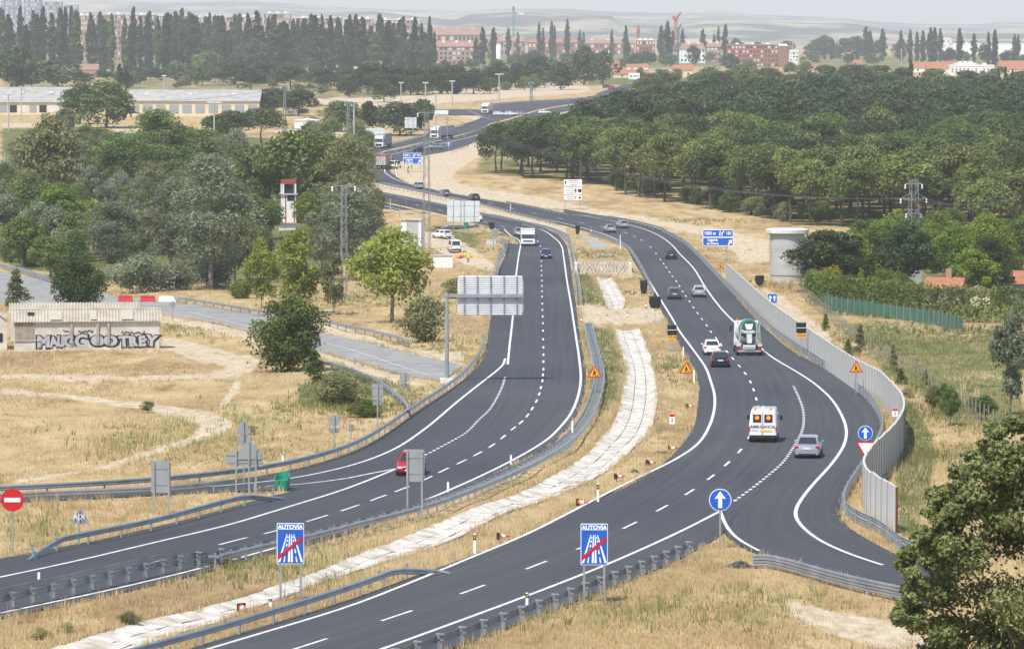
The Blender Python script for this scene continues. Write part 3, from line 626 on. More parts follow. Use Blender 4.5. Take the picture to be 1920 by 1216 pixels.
for i in range(3): proto('bush', 4, 5, round_clumps(260+i, 5, -.3, 4, 30, .85), 150, .13, M_SAGE, 2, .08, bark, 260+i, asp=.45)
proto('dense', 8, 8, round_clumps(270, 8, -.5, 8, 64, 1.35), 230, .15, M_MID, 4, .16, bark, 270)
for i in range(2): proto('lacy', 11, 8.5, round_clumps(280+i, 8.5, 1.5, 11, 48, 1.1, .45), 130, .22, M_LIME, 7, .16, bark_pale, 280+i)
for i in range(2):
    rr = random.Random(300+i); cl = []
    for k in range(26):
        zz = k/25; w = 1.0*(1-zz)**.8 + .12; a = rr.uniform(0, 6.28); d = w*rr.uniform(.2, .7); cl.append((d*math.cos(a), d*math.sin(a), .25+zz*3.6, .42*w+.12, .42*w+.12, .3))
    proto('cone', 4, 2, cl, 110, .09, M_MID, 3, .06, bark, 300+i)
for i in range(3): proto('far_broad', 12, 12, round_clumps(320+i, 12, .8, 12, 26, 2.2), 55, .55, M_POP, 6, .3, bark, 320+i)
_rt = random.Random(5)
def plant(kind, name, label, cat, px, pb, pt, wpx, group=None, m=None, v=None, loc=None, hw=None, trunk_m=None):
    P = PROTO[kind]; H, W, cm, tm = P[(v if v is not None else _rt.randrange(len(P))) % len(P)]
    p = loc if loc is not None else G(px, pb)
    if hw: h, w = hw
    else:
        s = SC(pb); h = (pb-pt)/s; w = wpx/s
    o = empty(name, p, _rt.uniform(0, 6.28), label, cat, group)
    c = link('crown', cm, o, scale=(w/W, w/W, h/H)); t = link('trunk', tm, o, scale=((w/W+h/H)/2, (w/W+h/H)/2, h/H))
    if m and cm.materials[0] != m: c.material_slots[0].link = 'OBJECT'; c.material_slots[0].material = m
    return o
# the pine wood
FOREST = [(900,322),(960,316),(1000,309),(1060,295),(1100,284),(1150,270),(1200,254),(1250,244),(1300,238),(1380,230),(1480,228),(1600,228),(1700,226),(1800,226),(1920,230),(2030,232),(2060,470),(1920,462),(1800,436),(1640,430),(1520,424),(1440,416),(1380,405),(1300,388),(1200,372),(1100,350),(1000,338),(930,330),(905,326)]
fp = []; tries = 0; rf = np.random.default_rng(21); cellm = {}
cand = np.stack([rf.uniform(880, 2060, 30000), np.zeros(30000)], 1); Yc = np.sqrt(rf.uniform(700**2, 1950**2, 30000))
zc = gz(Yc); Dc = Yc*cP - zc*sP; pyc = 608 - F*(Yc*sP + zc*cP)/Dc; ok = inpoly(cand[:, 0], pyc, FOREST)
Xc = (cand[:, 0]-960)*Dc/F
for x, y, p_, q_ in zip(Xc[ok], Yc[ok], cand[ok][:, 0], pyc[ok]):
    k = (int(x//8), int(y//8)); good = True
    for a in (-1, 0, 1):
        for b in (-1, 0, 1):
            for (u, w) in cellm.get((k[0]+a, k[1]+b), ()):
                if (u-x)**2 + (w-y)**2 < 8.4**2: good = False
    if good: cellm.setdefault(k, []).append((x, y)); fp.append((y, x, p_, q_))
fp.sort()
edge_base = lambda px: float(np.interp(px, [893, 1000, 1100, 1200, 1300, 1380, 1440, 1520, 1640, 1920], [320, 338, 350, 372, 388, 405, 416, 424, 430, 462]))
SIDE = np.array([(893,290),(900,312)])
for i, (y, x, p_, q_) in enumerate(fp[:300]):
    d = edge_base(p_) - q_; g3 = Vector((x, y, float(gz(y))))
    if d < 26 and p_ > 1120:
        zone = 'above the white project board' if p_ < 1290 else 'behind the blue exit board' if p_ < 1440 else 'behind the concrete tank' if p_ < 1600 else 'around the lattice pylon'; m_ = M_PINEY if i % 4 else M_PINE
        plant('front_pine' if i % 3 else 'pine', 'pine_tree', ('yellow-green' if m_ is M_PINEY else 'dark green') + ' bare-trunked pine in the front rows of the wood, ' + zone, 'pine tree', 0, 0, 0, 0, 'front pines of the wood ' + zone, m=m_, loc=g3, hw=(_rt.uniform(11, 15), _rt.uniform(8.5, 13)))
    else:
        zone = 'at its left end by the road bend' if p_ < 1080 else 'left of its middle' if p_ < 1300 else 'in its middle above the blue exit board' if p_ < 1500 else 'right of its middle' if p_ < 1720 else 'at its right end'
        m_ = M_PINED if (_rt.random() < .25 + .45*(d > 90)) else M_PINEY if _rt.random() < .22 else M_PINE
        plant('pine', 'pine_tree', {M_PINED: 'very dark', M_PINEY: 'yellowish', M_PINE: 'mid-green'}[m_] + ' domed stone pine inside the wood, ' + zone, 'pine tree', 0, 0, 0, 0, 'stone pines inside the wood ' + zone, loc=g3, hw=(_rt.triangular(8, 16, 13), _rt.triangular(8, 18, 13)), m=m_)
rest = fp[300:]
if rest:
    fm = npmesh('pine_wood', np.array([(x, y, float(gz(y))) for y, x, _, _ in rest]), np.zeros((0, 3), int))
    fo = link('pine_wood', fm); tag(fo, 'farther mass of dark domed pines closing the wood', kind='stuff')
    def scatter(o, src, smin, smax, seed, tilt=0.0):
        ng = bpy.data.node_groups.new('scatter', 'GeometryNodeTree')
        ng.interface.new_socket('Geometry', in_out='INPUT', socket_type='NodeSocketGeometry'); ng.interface.new_socket('Geometry', in_out='OUTPUT', socket_type='NodeSocketGeometry')
        N = ng.nodes.new; gi, go, jn = N('NodeGroupInput'), N('NodeGroupOutput'), N('GeometryNodeJoinGeometry')
        for k, s in enumerate(src):
            mp = N('GeometryNodeMeshToPoints'); ip = N('GeometryNodeInstanceOnPoints'); ob = N('GeometryNodeObjectInfo'); ob.inputs[0].default_value = s; ob.inputs[1].default_value = True
            ri = N('FunctionNodeRandomValue'); ri.data_type = 'INT'; ri.inputs[4].default_value = 0; ri.inputs[5].default_value = len(src)-1; ri.inputs[8].default_value = seed
            cp = N('FunctionNodeCompare'); cp.data_type = 'INT'; cp.operation = 'EQUAL'; cp.inputs[3].default_value = k
            rs = N('FunctionNodeRandomValue'); rs.inputs[2].default_value = smin; rs.inputs[3].default_value = smax; rs.inputs[8].default_value = seed+1
            rv = N('FunctionNodeRandomValue'); rv.data_type = 'FLOAT_VECTOR'; rv.inputs[0].default_value = (-tilt, -tilt, 0); rv.inputs[1].default_value = (tilt, tilt, 6.28); rv.inputs[8].default_value = seed+2
            K = ng.links.new
            K(gi.outputs[0], mp.inputs[0]); K(ri.outputs[2], cp.inputs[2]); K(cp.outputs[0], mp.inputs[1]); K(mp.outputs[0], ip.inputs[0]); K(ob.outputs['Geometry'], ip.inputs[2])
            K(rs.outputs[1], ip.inputs['Scale']); K(rv.outputs[0], ip.inputs['Rotation']); K(ip.outputs[0], jn.inputs[0])
        ng.links.new(jn.outputs[0], go.inputs[0]); md = o.modifiers.new('scatter', 'NODES'); md.node_group = ng
    srcs = []
    for v in range(3):
        t = plant('far_pine', 'pine_tree', 'domed stone pine at the far back of the wood', 'pine tree', 0, 0, 0, 0, 'stone pines at the back of the wood', v=v, loc=Vector((rest[v*7][1], rest[v*7][0], float(gz(rest[v*7][0])))), hw=(12, 11)); srcs.append(t.children[0])
    scatter(fo, srcs, .95, 1.4, 4)
print('forest', len(fp))
# rows of Lombardy poplars behind the warehouses
px = -30
while px < 812:
    top = np.interp(px, [0, 100, 300, 430, 600, 800], [20, 20, 20, 28, 33, 38]) + _rt.uniform(-9, 13); gap = _rt.random() < .07
    plant('poplar', 'poplar_tree', 'tall column-shaped poplar in the long row, ' + ('at its left end before the hazy towers' if px < 130 else 'before the first pink slabs' if px < 290 else 'before the grey-topped slabs' if px < 430 else 'above the white silos' if px < 620 else 'in its right third'), 'poplar', px + _rt.uniform(-3, 3), 134 + _rt.uniform(-4, 4), top + (20 if _rt.random() < .12 else 0), _rt.uniform(20, 44), 'poplars in the long row', m=M_POPL if _rt.random() < .1 else M_MID if _rt.random() < .2 else None)
    if _rt.random() < .22 and px > 330: plant('far_broad', 'far_tree', 'hazy round-crowned tree scattered among the distant poplars and roofs', 'tree', px, 138, top + _rt.uniform(25, 55), _rt.uniform(34, 56), 'hazy distant trees', m=M_POP)
    px += _rt.uniform(6, 14) + (10 if gap else 0)
for px, pb, pt, w in [(808,135,48,20),(815,137,60,16)]: plant('poplar', 'poplar_tree', 'dark poplar closing the right end of the long row', 'poplar', px, pb, pt, w, 'poplars at the right end of the row')
for px, pb, pt, w, c in [(893,125,72,22,1),(905,122,52,26,1),(926,120,52,24,0),(953,112,52,17,0),(971,110,60,14,1),(1011,118,42,15,1),(1018,115,52,12,0),(1034,112,40,17,0),(1040,112,48,12,1),(1064,112,37,19,0),(1147,112,56,14,1),(1173,115,48,18,1),(1176,118,70,20,0),(1087,108,56,13,0),(1094,108,60,11,1),(1252,118,40,24,0),(1240,118,48,24,1),(1262,116,58,16,0),(1280,112,54,16,0),(1318,114,55,22,1),(1339,112,64,14,0),(1347,112,50,13,0),(1360,118,46,22,0),(1608,112,68,18,0),(1624,112,50,26,0),(1632,112,58,18,0),(1655,115,54,22,0),(1689,116,58,18,1),(1706,118,56,18,0),(1719,116,60,18,0),(1730,118,58,20,0),(1744,118,52,24,0),(1752,118,52,24,0),(1763,118,54,18,0),(1799,120,54,22,0),(1826,116,62,18,0),(1853,124,60,16,0),(1865,126,56,22,0),(1902,116,64,16,0),(1909,116,66,14,0),(1546,112,85,12,0),(1560,112,72,18,1)]:
    plant('poplar', 'poplar_tree', 'slim poplar standing among the town roofs in the right background' if px > 1450 else 'slim poplar standing among the red-roofed town blocks', 'poplar', px, pb, pt, w, 'poplars over the town' if px < 1450 else 'poplars over the right roofs', m=M_POPL if c else None)
for px, pb, pt, w in [(1885,182,125,16),(1872,184,130,14),(1898,184,130,14),(1860,178,135,12),(1708,172,112,18)]:
    plant('poplar', 'poplar_tree', 'short dark poplar rising from the far pines at right', 'poplar', px, pb, pt, w, 'short poplars over the far pines')
# stone pines of the middle distance
for px, pb, pt, w in [(440,160,112,84),(505,162,112,80),(470,168,125,70),(545,168,118,80),(600,170,124,74),(640,168,122,70),(690,176,116,84),(730,178,118,84),(770,178,120,80),(812,176,122,76),(850,176,118,76),(888,176,124,70),(930,168,112,70),(980,164,116,80),(1012,160,104,70),(720,190,150,60),(420,150,108,60),(655,182,150,50)]:
    plant('far_pine', 'stone_pine', 'stone pine in the dark band before the white sheds and flats', 'pine tree', px, pb, pt, w, 'stone pines in the middle band')
for px, pb, pt, w in [(1330,178,122,80),(1385,180,118,84),(1350,186,132,70),(1440,176,124,70),(1500,180,128,80),(1545,176,120,70),(1600,178,118,80),(1650,176,120,84),(1690,180,124,70),(1755,182,126,76),(1810,182,130,80),(1850,184,136,60),(1915,182,130,70),(1250,180,128,60),(1220,186,134,70),(1590,190,142,90),(1760,192,148,80),(1840,192,150,80),(1470,196,150,70),(1410,192,146,70),(1290,190,150,70)]:
    plant('far_pine', 'stone_pine', 'far stone pine between the wood and the red-tiled houses', 'pine tree', px, pb, pt, w, 'far stone pines below the houses', m=M_PINE)
for px, pb, pt, w, k in [(30,172,74,90,'far_broad'),(108,168,104,100,'far_broad'),(390,142,94,78,'far_broad'),(330,152,114,60,'far_broad'),(225,166,120,24,'poplar'),(237,168,124,20,'poplar'),(300,152,122,50,'far_broad'),(1052,168,118,84,'far_broad'),(1095,160,84,74,'far_broad'),(1130,158,95,70,'far_broad'),(1000,132,94,60,'far_broad'),(745,132,62,60,'far_broad'),(400,138,80,60,'far_broad'),(480,138,70,60,'far_broad'),(560,136,75,66,'far_broad'),(440,138,90,60,'far_broad'),(660,136,90,50,'far_broad'),(1190,128,95,50,'far_broad'),(1215,124,90,40,'far_broad'),(1300,124,84,34,'far_broad'),(1420,116,78,40,'far_broad'),(1200,150,126,24,'far_broad'),(1370,134,100,46,'far_broad'),(1520,112,82,40,'far_broad'),(1545,110,66,60,'far_broad'),(1575,110,66,60,'far_broad'),(1605,110,68,60,'far_broad'),(1640,110,70,50,'far_broad'),(1690,112,76,40,'far_broad'),(1780,120,90,36,'far_broad'),(1845,122,82,40,'far_broad'),(1890,122,94,40,'far_broad'),(1440,112,84,30,'far_broad'),(1475,110,76,50,'far_broad'),(1380,108,72,40,'far_broad'),(200,150,128,50,'far_broad'),(160,156,136,50,'far_broad'),(260,150,126,60,'far_broad'),(350,158,134,50,'far_broad'),(60,164,140,60,'far_broad')]:
    plant(k, 'far_tree', 'hazy round-crowned tree scattered among the distant poplars and roofs', 'tree', px, pb, pt, w, 'hazy distant trees', m=M_MID if px in (390, 330, 108, 745, 1200) else None)
L1 = 'stone pine beside the far warehouses and sheds'
plant('far_pine', 'stone_pine', 'broad twin-domed stone pine standing before the long warehouse', 'pine tree', 150, 232, 150, 88, m=M_PINE); plant('far_pine', 'stone_pine', 'largest stone pine, dense dome in front of the long warehouse', 'pine tree', 200, 240, 147, 116, v=1, m=M_PINE)
for px, pb, pt, w, lb in [(512,214,162,100,'dark stone pine right of the cream warehouse end'),(560,216,166,84,'stone pine over the white caravans'),(640,246,186,92,'stone pine between the lamp mast and the lattice pole'),(430,284,204,110,'umbrella pine with open trunks left of the pale pole'),(490,278,200,110,'umbrella pine with leaning trunk beside the white shed'),(750,254,188,104,'dark spreading pine behind the back of the far sign'),(700,250,180,56,'dark pointed cedar left of the far sign back'),(790,244,176,60,'mid green tree above the distant trucks')]:
    plant('pine' if px in (430, 490) else 'far_pine' if px not in (700,790) else 'far_broad', 'stone_pine', lb, 'pine tree', px, pb, pt, w, m=M_PINED if px in (700, 750) else M_PINE)
# trees of the left middle ground
TL = [('broad',95,402,212,150,M_SAGE,'big grey-green tree at far left above the white roof'),('broad',60,430,318,90,M_MID,'dark bushy tree below the big grey-green tree at far left'),
('tall',300,362,200,170,M_MID,'large dark green tree left of the pale lamp pole'),('broad',225,355,246,110,M_MID,'rounded green tree leaning over the brown roof'),('broad',370,352,228,120,M_MID,'dense green tree in front of the umbrella pines'),
('tall',395,545,280,200,M_GRAY,'tallest silver-leaved tree with a bare dark trunk, left centre'),('tall',215,520,372,140,M_GRAY,'silver-leaved tree between the green clump and the tallest silver tree'),('tall',320,520,330,130,M_GRAY,'silver-leaved tree merging into the left of the tallest one'),
('bush',265,548,466,150,M_GRAY,'wide silver bush above the red plastic barriers'),('bush',400,540,452,110,M_GRAY,'silver bush at the foot of the tallest silver tree'),('bush',330,546,480,90,M_GRAY,'small silver bush right of the wide one'),
('broad',110,480,348,140,M_GREEN,'bright green tree behind the flowering shrub at left'),('broad',45,500,400,110,M_MID,'dark green tree beside the flowering shrub at left'),('broad',175,470,365,90,M_GREEN,'bright green tree left of the silver-leaved trees'),('broad',95,520,440,100,M_MID,'dark hedge-like tree above the far end of the old road'),
('dense',147,578,468,120,M_PINE,'dense dark round tree behind the hut'),('tall',650,470,248,150,M_SAGE,'tall grey-green tree whose crown rises beside the motorway bend'),('tall',660,526,326,150,M_GRAY,'silver-leaved tree behind the right lattice pole'),('tall',605,524,380,110,M_GRAY,'silver-leaved tree below the white tower'),
('pine',560,420,238,170,M_PINE,'dark pine rising behind the white tower'),('pine',505,412,262,150,M_PINE,'dark pine left of the white tower'),('pine',610,400,250,130,M_PINE,'dark pine right of the white tower'),('broad',470,470,362,120,M_MID,'green tree left of the white tower foot'),('broad',500,450,370,80,M_PINE,'dark green tree close to the left of the tower'),('broad',580,440,356,74,M_GREEN,'small bright green tree touching the right of the tower'),
('lacy',562,588,424,120,M_LIME,'yellow-green tree, right one of the slender pair beside the old road'),('lacy',490,580,446,80,M_LIME,'yellow-green tree, left one of the slender pair beside the old road'),('lacy',626,590,470,56,M_SAGE,'thin grey-green tree under the right lattice pole'),
('broad',735,606,422,176,M_LIME,'broad yellow-green tree left of the white hut'),('bush',796,640,552,120,M_SAGE,'grey-green bush left of the overhead sign mast'),('dense',540,696,540,156,M_MID,'dense green bushy tree on the near side of the old road'),('cone',589,718,655,50,M_PINE,'small dark conifer beside the bushy tree'),
('cone',32,580,506,56,M_SAGE,'wispy young tree behind the hut at far left'),('bush',690,784,744,76,M_MID,'dark green bush behind the small sign backs'),('bush',640,760,700,120,M_SAGE,'low green scrub below the bushy tree'),('bush',705,400,350,50,M_SAGE,'olive bush at the road bend left edge'),('bush',855,560,520,70,M_SAGE,'scrub beside the embankment left of the overhead sign')]
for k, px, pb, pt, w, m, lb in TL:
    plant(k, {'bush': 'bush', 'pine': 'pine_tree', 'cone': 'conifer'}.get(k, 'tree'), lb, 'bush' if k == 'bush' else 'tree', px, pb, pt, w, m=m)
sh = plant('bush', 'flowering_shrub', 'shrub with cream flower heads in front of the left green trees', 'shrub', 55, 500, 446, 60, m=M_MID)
for k, px, pb, pt, w in [('bush',20,492,448,60),('bush',455,560,520,60)]:
    plant(k, 'bush', 'dark green bush at the far left edge by the old road' if px < 100 else 'low green bush left of the slender yellow-green pair', 'bush', px, pb, pt, w, m=M_MID)
# garden and trees at right
TR = [('broad',1560,548,418,170,M_PINED,'large dark garden tree right of the concrete tank'),('broad',1640,540,436,120,M_PINED,'dark garden tree left of the lattice pylon'),('broad',1700,548,410,130,M_PINED,'dark garden tree behind the lattice pylon'),('bush',1530,560,500,60,M_GREEN,'bright green shrub at the left end of the garden'),('bush',1555,565,494,66,M_YEL,'rounded yellow shrub behind the hedge'),('cone',1614,560,504,30,M_YEL,'pointed yellow conifer behind the hedge'),('bush',1660,560,500,60,M_GREEN,'green shrub left of the pylon foot'),('bush',1690,562,504,56,M_HEDGE,'green shrub directly before the pylon foot'),
('broad',1790,540,420,110,M_GREEN,'leafy green tree above the first tiled garden house'),('broad',1850,530,400,130,M_GREEN,'leafy green tree between the two tiled garden houses'),('broad',1905,510,400,120,M_MID,'green tree at the right edge above the tiled house'),('broad',1760,500,390,100,M_MID,'green tree behind the first tiled garden house'),('pine',1850,470,334,130,M_PINEY,'light domed pine above the right garden'),('cone',1885,575,470,44,M_PINED,'dark cypress before the right tiled house'),
('lacy',1895,775,580,100,M_GRAY,'young grey-green poplar at the right edge of the field')]
for k, px, pb, pt, w, m, lb in TR: plant(k, {'bush': 'shrub', 'cone': 'conifer', 'pine': 'pine_tree'}.get(k, 'tree'), lb, 'shrub' if k == 'bush' else 'tree', px, pb, pt, w, m=m)
for i, (px, pb, pt, w) in enumerate([(1613,664,608,26),(1548,622,588,18),(1590,672,636,24),(1675,700,644,22),(1690,720,690,26),(1735,722,692,18),(1750,774,718,40),(1782,796,720,46),(1848,788,738,50),(1824,770,740,30),(1648,740,716,20),(1770,768,716,30)]):
    plant('cone' if w < 30 else 'broad', 'sapling', ['slim upright sapling leaning on the bank behind the wall', 'small sapling nearest the two-arrow sign', 'young conifer left of the roadworks triangle on the wall', 'tall narrow sapling with a white-wrapped stem', 'low sapling below the white-wrapped one', 'small sapling alone on the field bank', 'left one of two bushy saplings on the bank', 'right one of two bushy saplings on the bank', 'bushy young tree before the edge poplar', 'small bush between the field saplings', 'tiny sapling at the top of the wall bend', 'sapling squeezed between the two bushy ones'][i], 'sapling', px, pb, pt, w, m=M_MID if i % 3 else M_SAGE)
# clipped hedge
def hedge():
    A = trace([(1530,570),(1600,582),(1700,594),(1800,602),(1930,606)], 1.0); cl = []
    rr = random.Random(8); o = G(1700, 594)
    for p in A:
        for k in range(4): cl.append((p[0]-o.x+rr.uniform(-.3, .3), p[1]-o.y+1.2+rr.uniform(-.8, 1.2), float(gz(p[1]))-o.z+.5+.95*k+rr.uniform(-.2, .2), .9, .9, .75))
    root = empty('hedge', o, 0, 'long clipped green hedge above the green fence on the right', 'hedge')
    link('foliage', leafcloud('foliage', 77, cl, 55, .16, m=M_HEDGE, shell=.75), root)
hedge()
# holm oak at the near right corner
def oak():
    Yo = 118.; s = F/(Yo*cP+25*sP); z0 = float(gz(Yo)); rr = random.Random(31)
    def w(px, py): return (px-1985)/s, -(py-60)/s - z0
    cl = []
    for px, py, r in [(1900,830,.62),(1860,850,.5),(1835,880,.5),(1880,890,.7),(1800,905,.4),(1775,935,.42),(1830,940,.6),(1790,985,.55),(1740,1000,.4),(1715,1035,.34),(1760,1050,.6),(1820,1040,.8),(1890,990,.9),(1720,1095,.38),(1690,1130,.3),(1715,1145,.36),(1770,1120,.65),(1830,1150,.8),(1900,1100,.9),(1780,1195,.6),(1760,1240,.6),(1850,1230,.8),(1925,900,.8),(1910,790,.4),(1950,800,.6),(1960,1000,1.),(1960,1150,1.),(1930,1240,1.),(1990,880,.9),(1880,1280,.9),(1800,1290,.7),(1745,955,.3),(1705,1065,.26),(1865,800,.25),(1960,1300,1.),(1870,950,.6)]:
        x, z = w(px, py)
        for q in range(4): cl.append((x+rr.uniform(-.4, .4)*r*1.6, rr.uniform(-1.6, 1.6), z+rr.uniform(-.5, .5)*r*1.4, r*.80, r*.80, r*.66))
    for q in range(90):
        a = rr.uniform(0, 6.28); d = rr.uniform(1.5, 4.3); cl.append((max(.0, d*math.cos(a))+.4, d*math.sin(a), rr.uniform(5.5, 13.5), .75, .75, .6))
    root = empty('holm_oak', ((1985-960)*(Yo*cP+14*sP)/F, Yo, z0), 0, 'large leafy holm oak filling the lower right corner in front', 'tree')
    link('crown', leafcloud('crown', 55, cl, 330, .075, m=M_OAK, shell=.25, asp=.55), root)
    mb = MB(); mb.tube((.8, 0, -.5), (.7, .2, 6), .42, 10, .3)
    for c in rr.sample(cl, 14): mb.tube((.7, .2, 4.5+rr.random()*2), ((c[0]+.7)/2, c[1]/2, (c[2]+5.5)/2), .14, 6, .08); mb.tube(((c[0]+.7)/2, c[1]/2, (c[2]+5.5)/2), c[:3], .08, 5, .025)
    mb.build('trunk', bark, root, True)
oak()
# ------------------------------------------------------------------ road furniture
galv = mat('galvanised_steel', (.44, .46, .47), .42, .75, var=.15, scale=.8)
galv_d = mat('dull_galvanised_steel', (.30, .315, .32), .6, .45, var=.2, scale=1.5)
alu = mat('aluminium_back', (.66, .67, .68), .55, .15, var=.1, scale=1.2)
grey_back = mat('grey_sign_back', (.30, .315, .32), .6, .2, var=.08, scale=2)
white = mat('white_paint', (.80, .80, .79), .45, var=.05, scale=2)
blue = mat('sign_blue', (.012, .105, .50), .4)
red = mat('sign_red', (.52, .012, .016), .4)
yellow = mat('sign_yellow', (.80, .40, .015), .45)
orange_ = mat('orange_red', (.65, .08, .02), .5)
black = mat('black_plastic', (.015, .015, .016), .35, bump=.8, bscale=6)
blackp = mat('black_print', (.012, .012, .012), .6)
green_p = mat('green_plastic', (.02, .26, .17), .4, var=.15, scale=2)
def traceh(pts, h, step=2.0):
    P = np.array([G(p[0], p[1], h)[:2] for p in pts]); 
    q = [PX(x, y, float(gz(y)))[:2] for x, y in P]; return trace(q, step)
WB = [(0, -.155), (.075, -.105), (.075, -.055), (.02, 0), (.075, .055), (.075, .105), (0, .155)]
def beam_mesh(P, side, zc, scale=1.0, off=0.0, drop=(0, 0)):
    T, Nn = normals(P); n = len(P); k = len(WB); LL = np.concatenate([[0], np.cumsum(np.hypot(*np.diff(P, axis=0).T))]); dz_ = np.zeros(n)
    if drop[0]: dz_ -= .62*np.clip(1-LL/drop[0], 0, 1)
    if drop[1]: dz_ -= .62*np.clip(1-(LL[-1]-LL)/drop[1], 0, 1)
    V = np.zeros((n, 2*k, 3))
    for j, (o, z) in enumerate(WB + [(o-.012, z) for o, z in WB[::-1]]):
        q = P + Nn*side*(o*scale + off); V[:, j, :2] = q; V[:, j, 2] = gz(P[:, 1]) + ROADZ*.5 + zc + z*scale + dz_
    kk = 2*k; i = (np.arange(n-1)[:, None]*kk); j = np.arange(kk)[None]; j2 = (j+1) % kk
    return npmesh('beam', V.reshape(-1, 3), np.stack([(i+j).ravel(), (i+j2).ravel(), (i+kk+j2).ravel(), (i+kk+j).ravel()], 1))
_pm = MB().box((0, 0, .3), (.06, .12, 1.0)).add([(-.06, -.10, .74), (.06, -.10, .74), (.06, .10, .78), (-.06, .10, .78)], [(0, 1, 2, 3)]).mesh('post'); _pm.materials.append(galv_d)
_pb = MB().box((0, 0, .35), (.10, .14, 1.1)).box((0, .1, .86), (.16, .36, .05)).box((0, .12, .62), (.10, .22, .09)).box((.0, .10, .35), (.06, .16, .3)).mesh('post'); _pb.materials.append(galv)
_pf = MB().box((0, 0, .3), (.10, .10, .95)).mesh('post'); _pf.materials.append(galv_d)
def rail(label, pts, side, h=.75, beams=(.60,), spacing=4.0, double=False, posts='near', post_m=_pm, bs=1.0, name='guardrail', end=None, group=None, width=.55, m=None, drop=(0, 0)):
    P = traceh(pts, h, 2.0); T, Nn = normals(P); mid = P[len(P)//2]
    root = empty(name, (mid[0], mid[1], float(gz(mid[1]))), 0, label, 'guardrail', group); inv = Matrix.Translation(-Vector(root.location))
    def put(me, nm, mm, k=None):
        o = link(nm, me, root, mm); o.matrix_parent_inverse = inv; return o
    zoff = h - .75
    for bz in beams:
        if double:
            for s_ in (-1, 1): put(beam_mesh(P, s_, bz+zoff, bs, width/2, drop), 'beam', m or galv)
        else: put(beam_mesh(P, side, bz+zoff, bs, .05, drop), 'beam', m or galv)
    L = np.concatenate([[0], np.cumsum(np.hypot(*np.diff(P, axis=0).T))]); s = np.arange(spacing*.3, L[-1], spacing)
    X = np.interp(s, L, P[:, 0]); Y = np.interp(s, L, P[:, 1]); ang = np.arctan2(np.interp(s, L, T[:, 1]), np.interp(s, L, T[:, 0]))
    if posts == 'near':
        for x, y, a in zip(X, Y, ang):
            o = link('post', post_m, root); o.location = Vector((x, y, float(gz(y)))) - Vector(root.location); o.rotation_euler = (0, 0, a + (0 if side > 0 else math.pi))
            if double: o.scale = (1, 1, 1)
        if double:
            mb = MB()
            for x, y, a in zip(X, Y, ang): mb.box((x, y, float(gz(y))+.62+zoff), (.12, width, .12), a)
            put(mb.mesh('spacers'), 'spacers', galv)['kind'] = 'stuff'
    else:
        mb = MB()
        for x, y, a in zip(X, Y, ang): mb.box((x, y, float(gz(y))+.3), (.10, .10, .95), a)
        o = put(mb.mesh('posts'), 'posts', galv_d); o['kind'] = 'stuff'
    return root
rail('dark guardrail on square posts along the near right verge', [(640,1256),(700,1234),(800,1199),(885,1173),(958,1147),(1028,1122),(1088,1098),(1148,1076),(1200,1056),(1270,1027),(1296,1016)], -1, post_m=_pb, spacing=2.6, m=galv_d)
rail('guardrail at the bottom with a bent-down end, left of the near right carriageway', [(120,1252),(240,1216),(363,1184),(500,1144),(640,1101),(717,1074),(817,1041),(832,1046),(846,1050)], 1, drop=(0, 6))
rail('guardrail with tall T-shaped posts beside the near left carriageway', [(-60,1126),(23,1104),(77,1094),(150,1079),(218,1063),(281,1050),(341,1036),(380,1027),(420,1024),(455,1020)], -1, drop=(0, 8), h=.95, beams=(.78, .42), spacing=2.0, post_m=_pb)
rail('double-sided steel barrier curving up the median past the roadworks triangle', [(395,1040),(450,1027),(517,1011),(573,1001),(633,984),(740,958),(807,939),(893,908),(973,874),(1023,848),(1067,818),(1092,790),(1109,760),(1120,727),(1124,700),(1118,667),(1110,635),(1102,604)], 1, double=True, spacing=2.0, width=.8)
rail('guardrail in the median above the crossing, left side', [(1087,562),(1083,527),(1077,493),(1070,460),(1060,440),(1033,427),(973,413),(923,402)], -1, double=True, posts='far', beams=(.6,), spacing=3)
rail('pale barrier with white gaps along the distant median bend', [(977,414),(900,398),(837,384),(770,370),(697,356),(660,347)], -1, posts='far', beams=(.62, .3), spacing=3, m=galv)
rail('guardrail with sloped near end at the exit gore, left', [(50,1026),(75,1016),(100,1008),(200,989),(300,968),(400,941),(493,919),(530,914)], 1, drop=(6, 5))
rail('long guardrail outside the exit lane below the dry field', [(-60,914),(0,911),(167,903),(300,894),(400,884),(500,871),(583,853),(640,836),(690,814),(773,760),(840,717),(873,690),(900,653),(908,630)], 1)
rail('second guardrail inside the exit lane at far left', [(-60,928),(0,925),(127,919),(228,915),(290,913),(340,910),(430,898)], 1)
rail('curved guardrail end on the left shoulder beside the embankment steps', [(940,446),(947,455),(945,467),(937,480),(932,497),(927,518)], 1, double=True, posts='far', spacing=2)
rail('two-beam guardrail following the whole concrete wall on the right', [(1240,427),(1280,448),(1307,472),(1347,513),(1390,557),(1430,597),(1467,627),(1513,657),(1563,687),(1613,723),(1640,753),(1652,777),(1653,794),(1643,820),(1619,859),(1601,883),(1581,918),(1578,930),(1582,940),(1601,957),(1634,969),(1658,983),(1683,1006),(1747,1031),(1800,1048)], -1, beams=(.60, .25), spacing=4, post_m=_pm)
rail('far guardrail along the outer edge of the right-hand bend', [(948,377),(1000,387),(1067,400),(1107,402),(1173,410),(1240,426)], -1, posts='far', beams=(.6,), spacing=4)
rail('two-beam guardrail at the entry lane in front of the dry slope', [(1411,1040),(1430,1033),(1473,1046),(1520,1059),(1573,1074),(1640,1089),(1713,1103),(1790,1120)], 1, beams=(.6, .3), spacing=3.0)
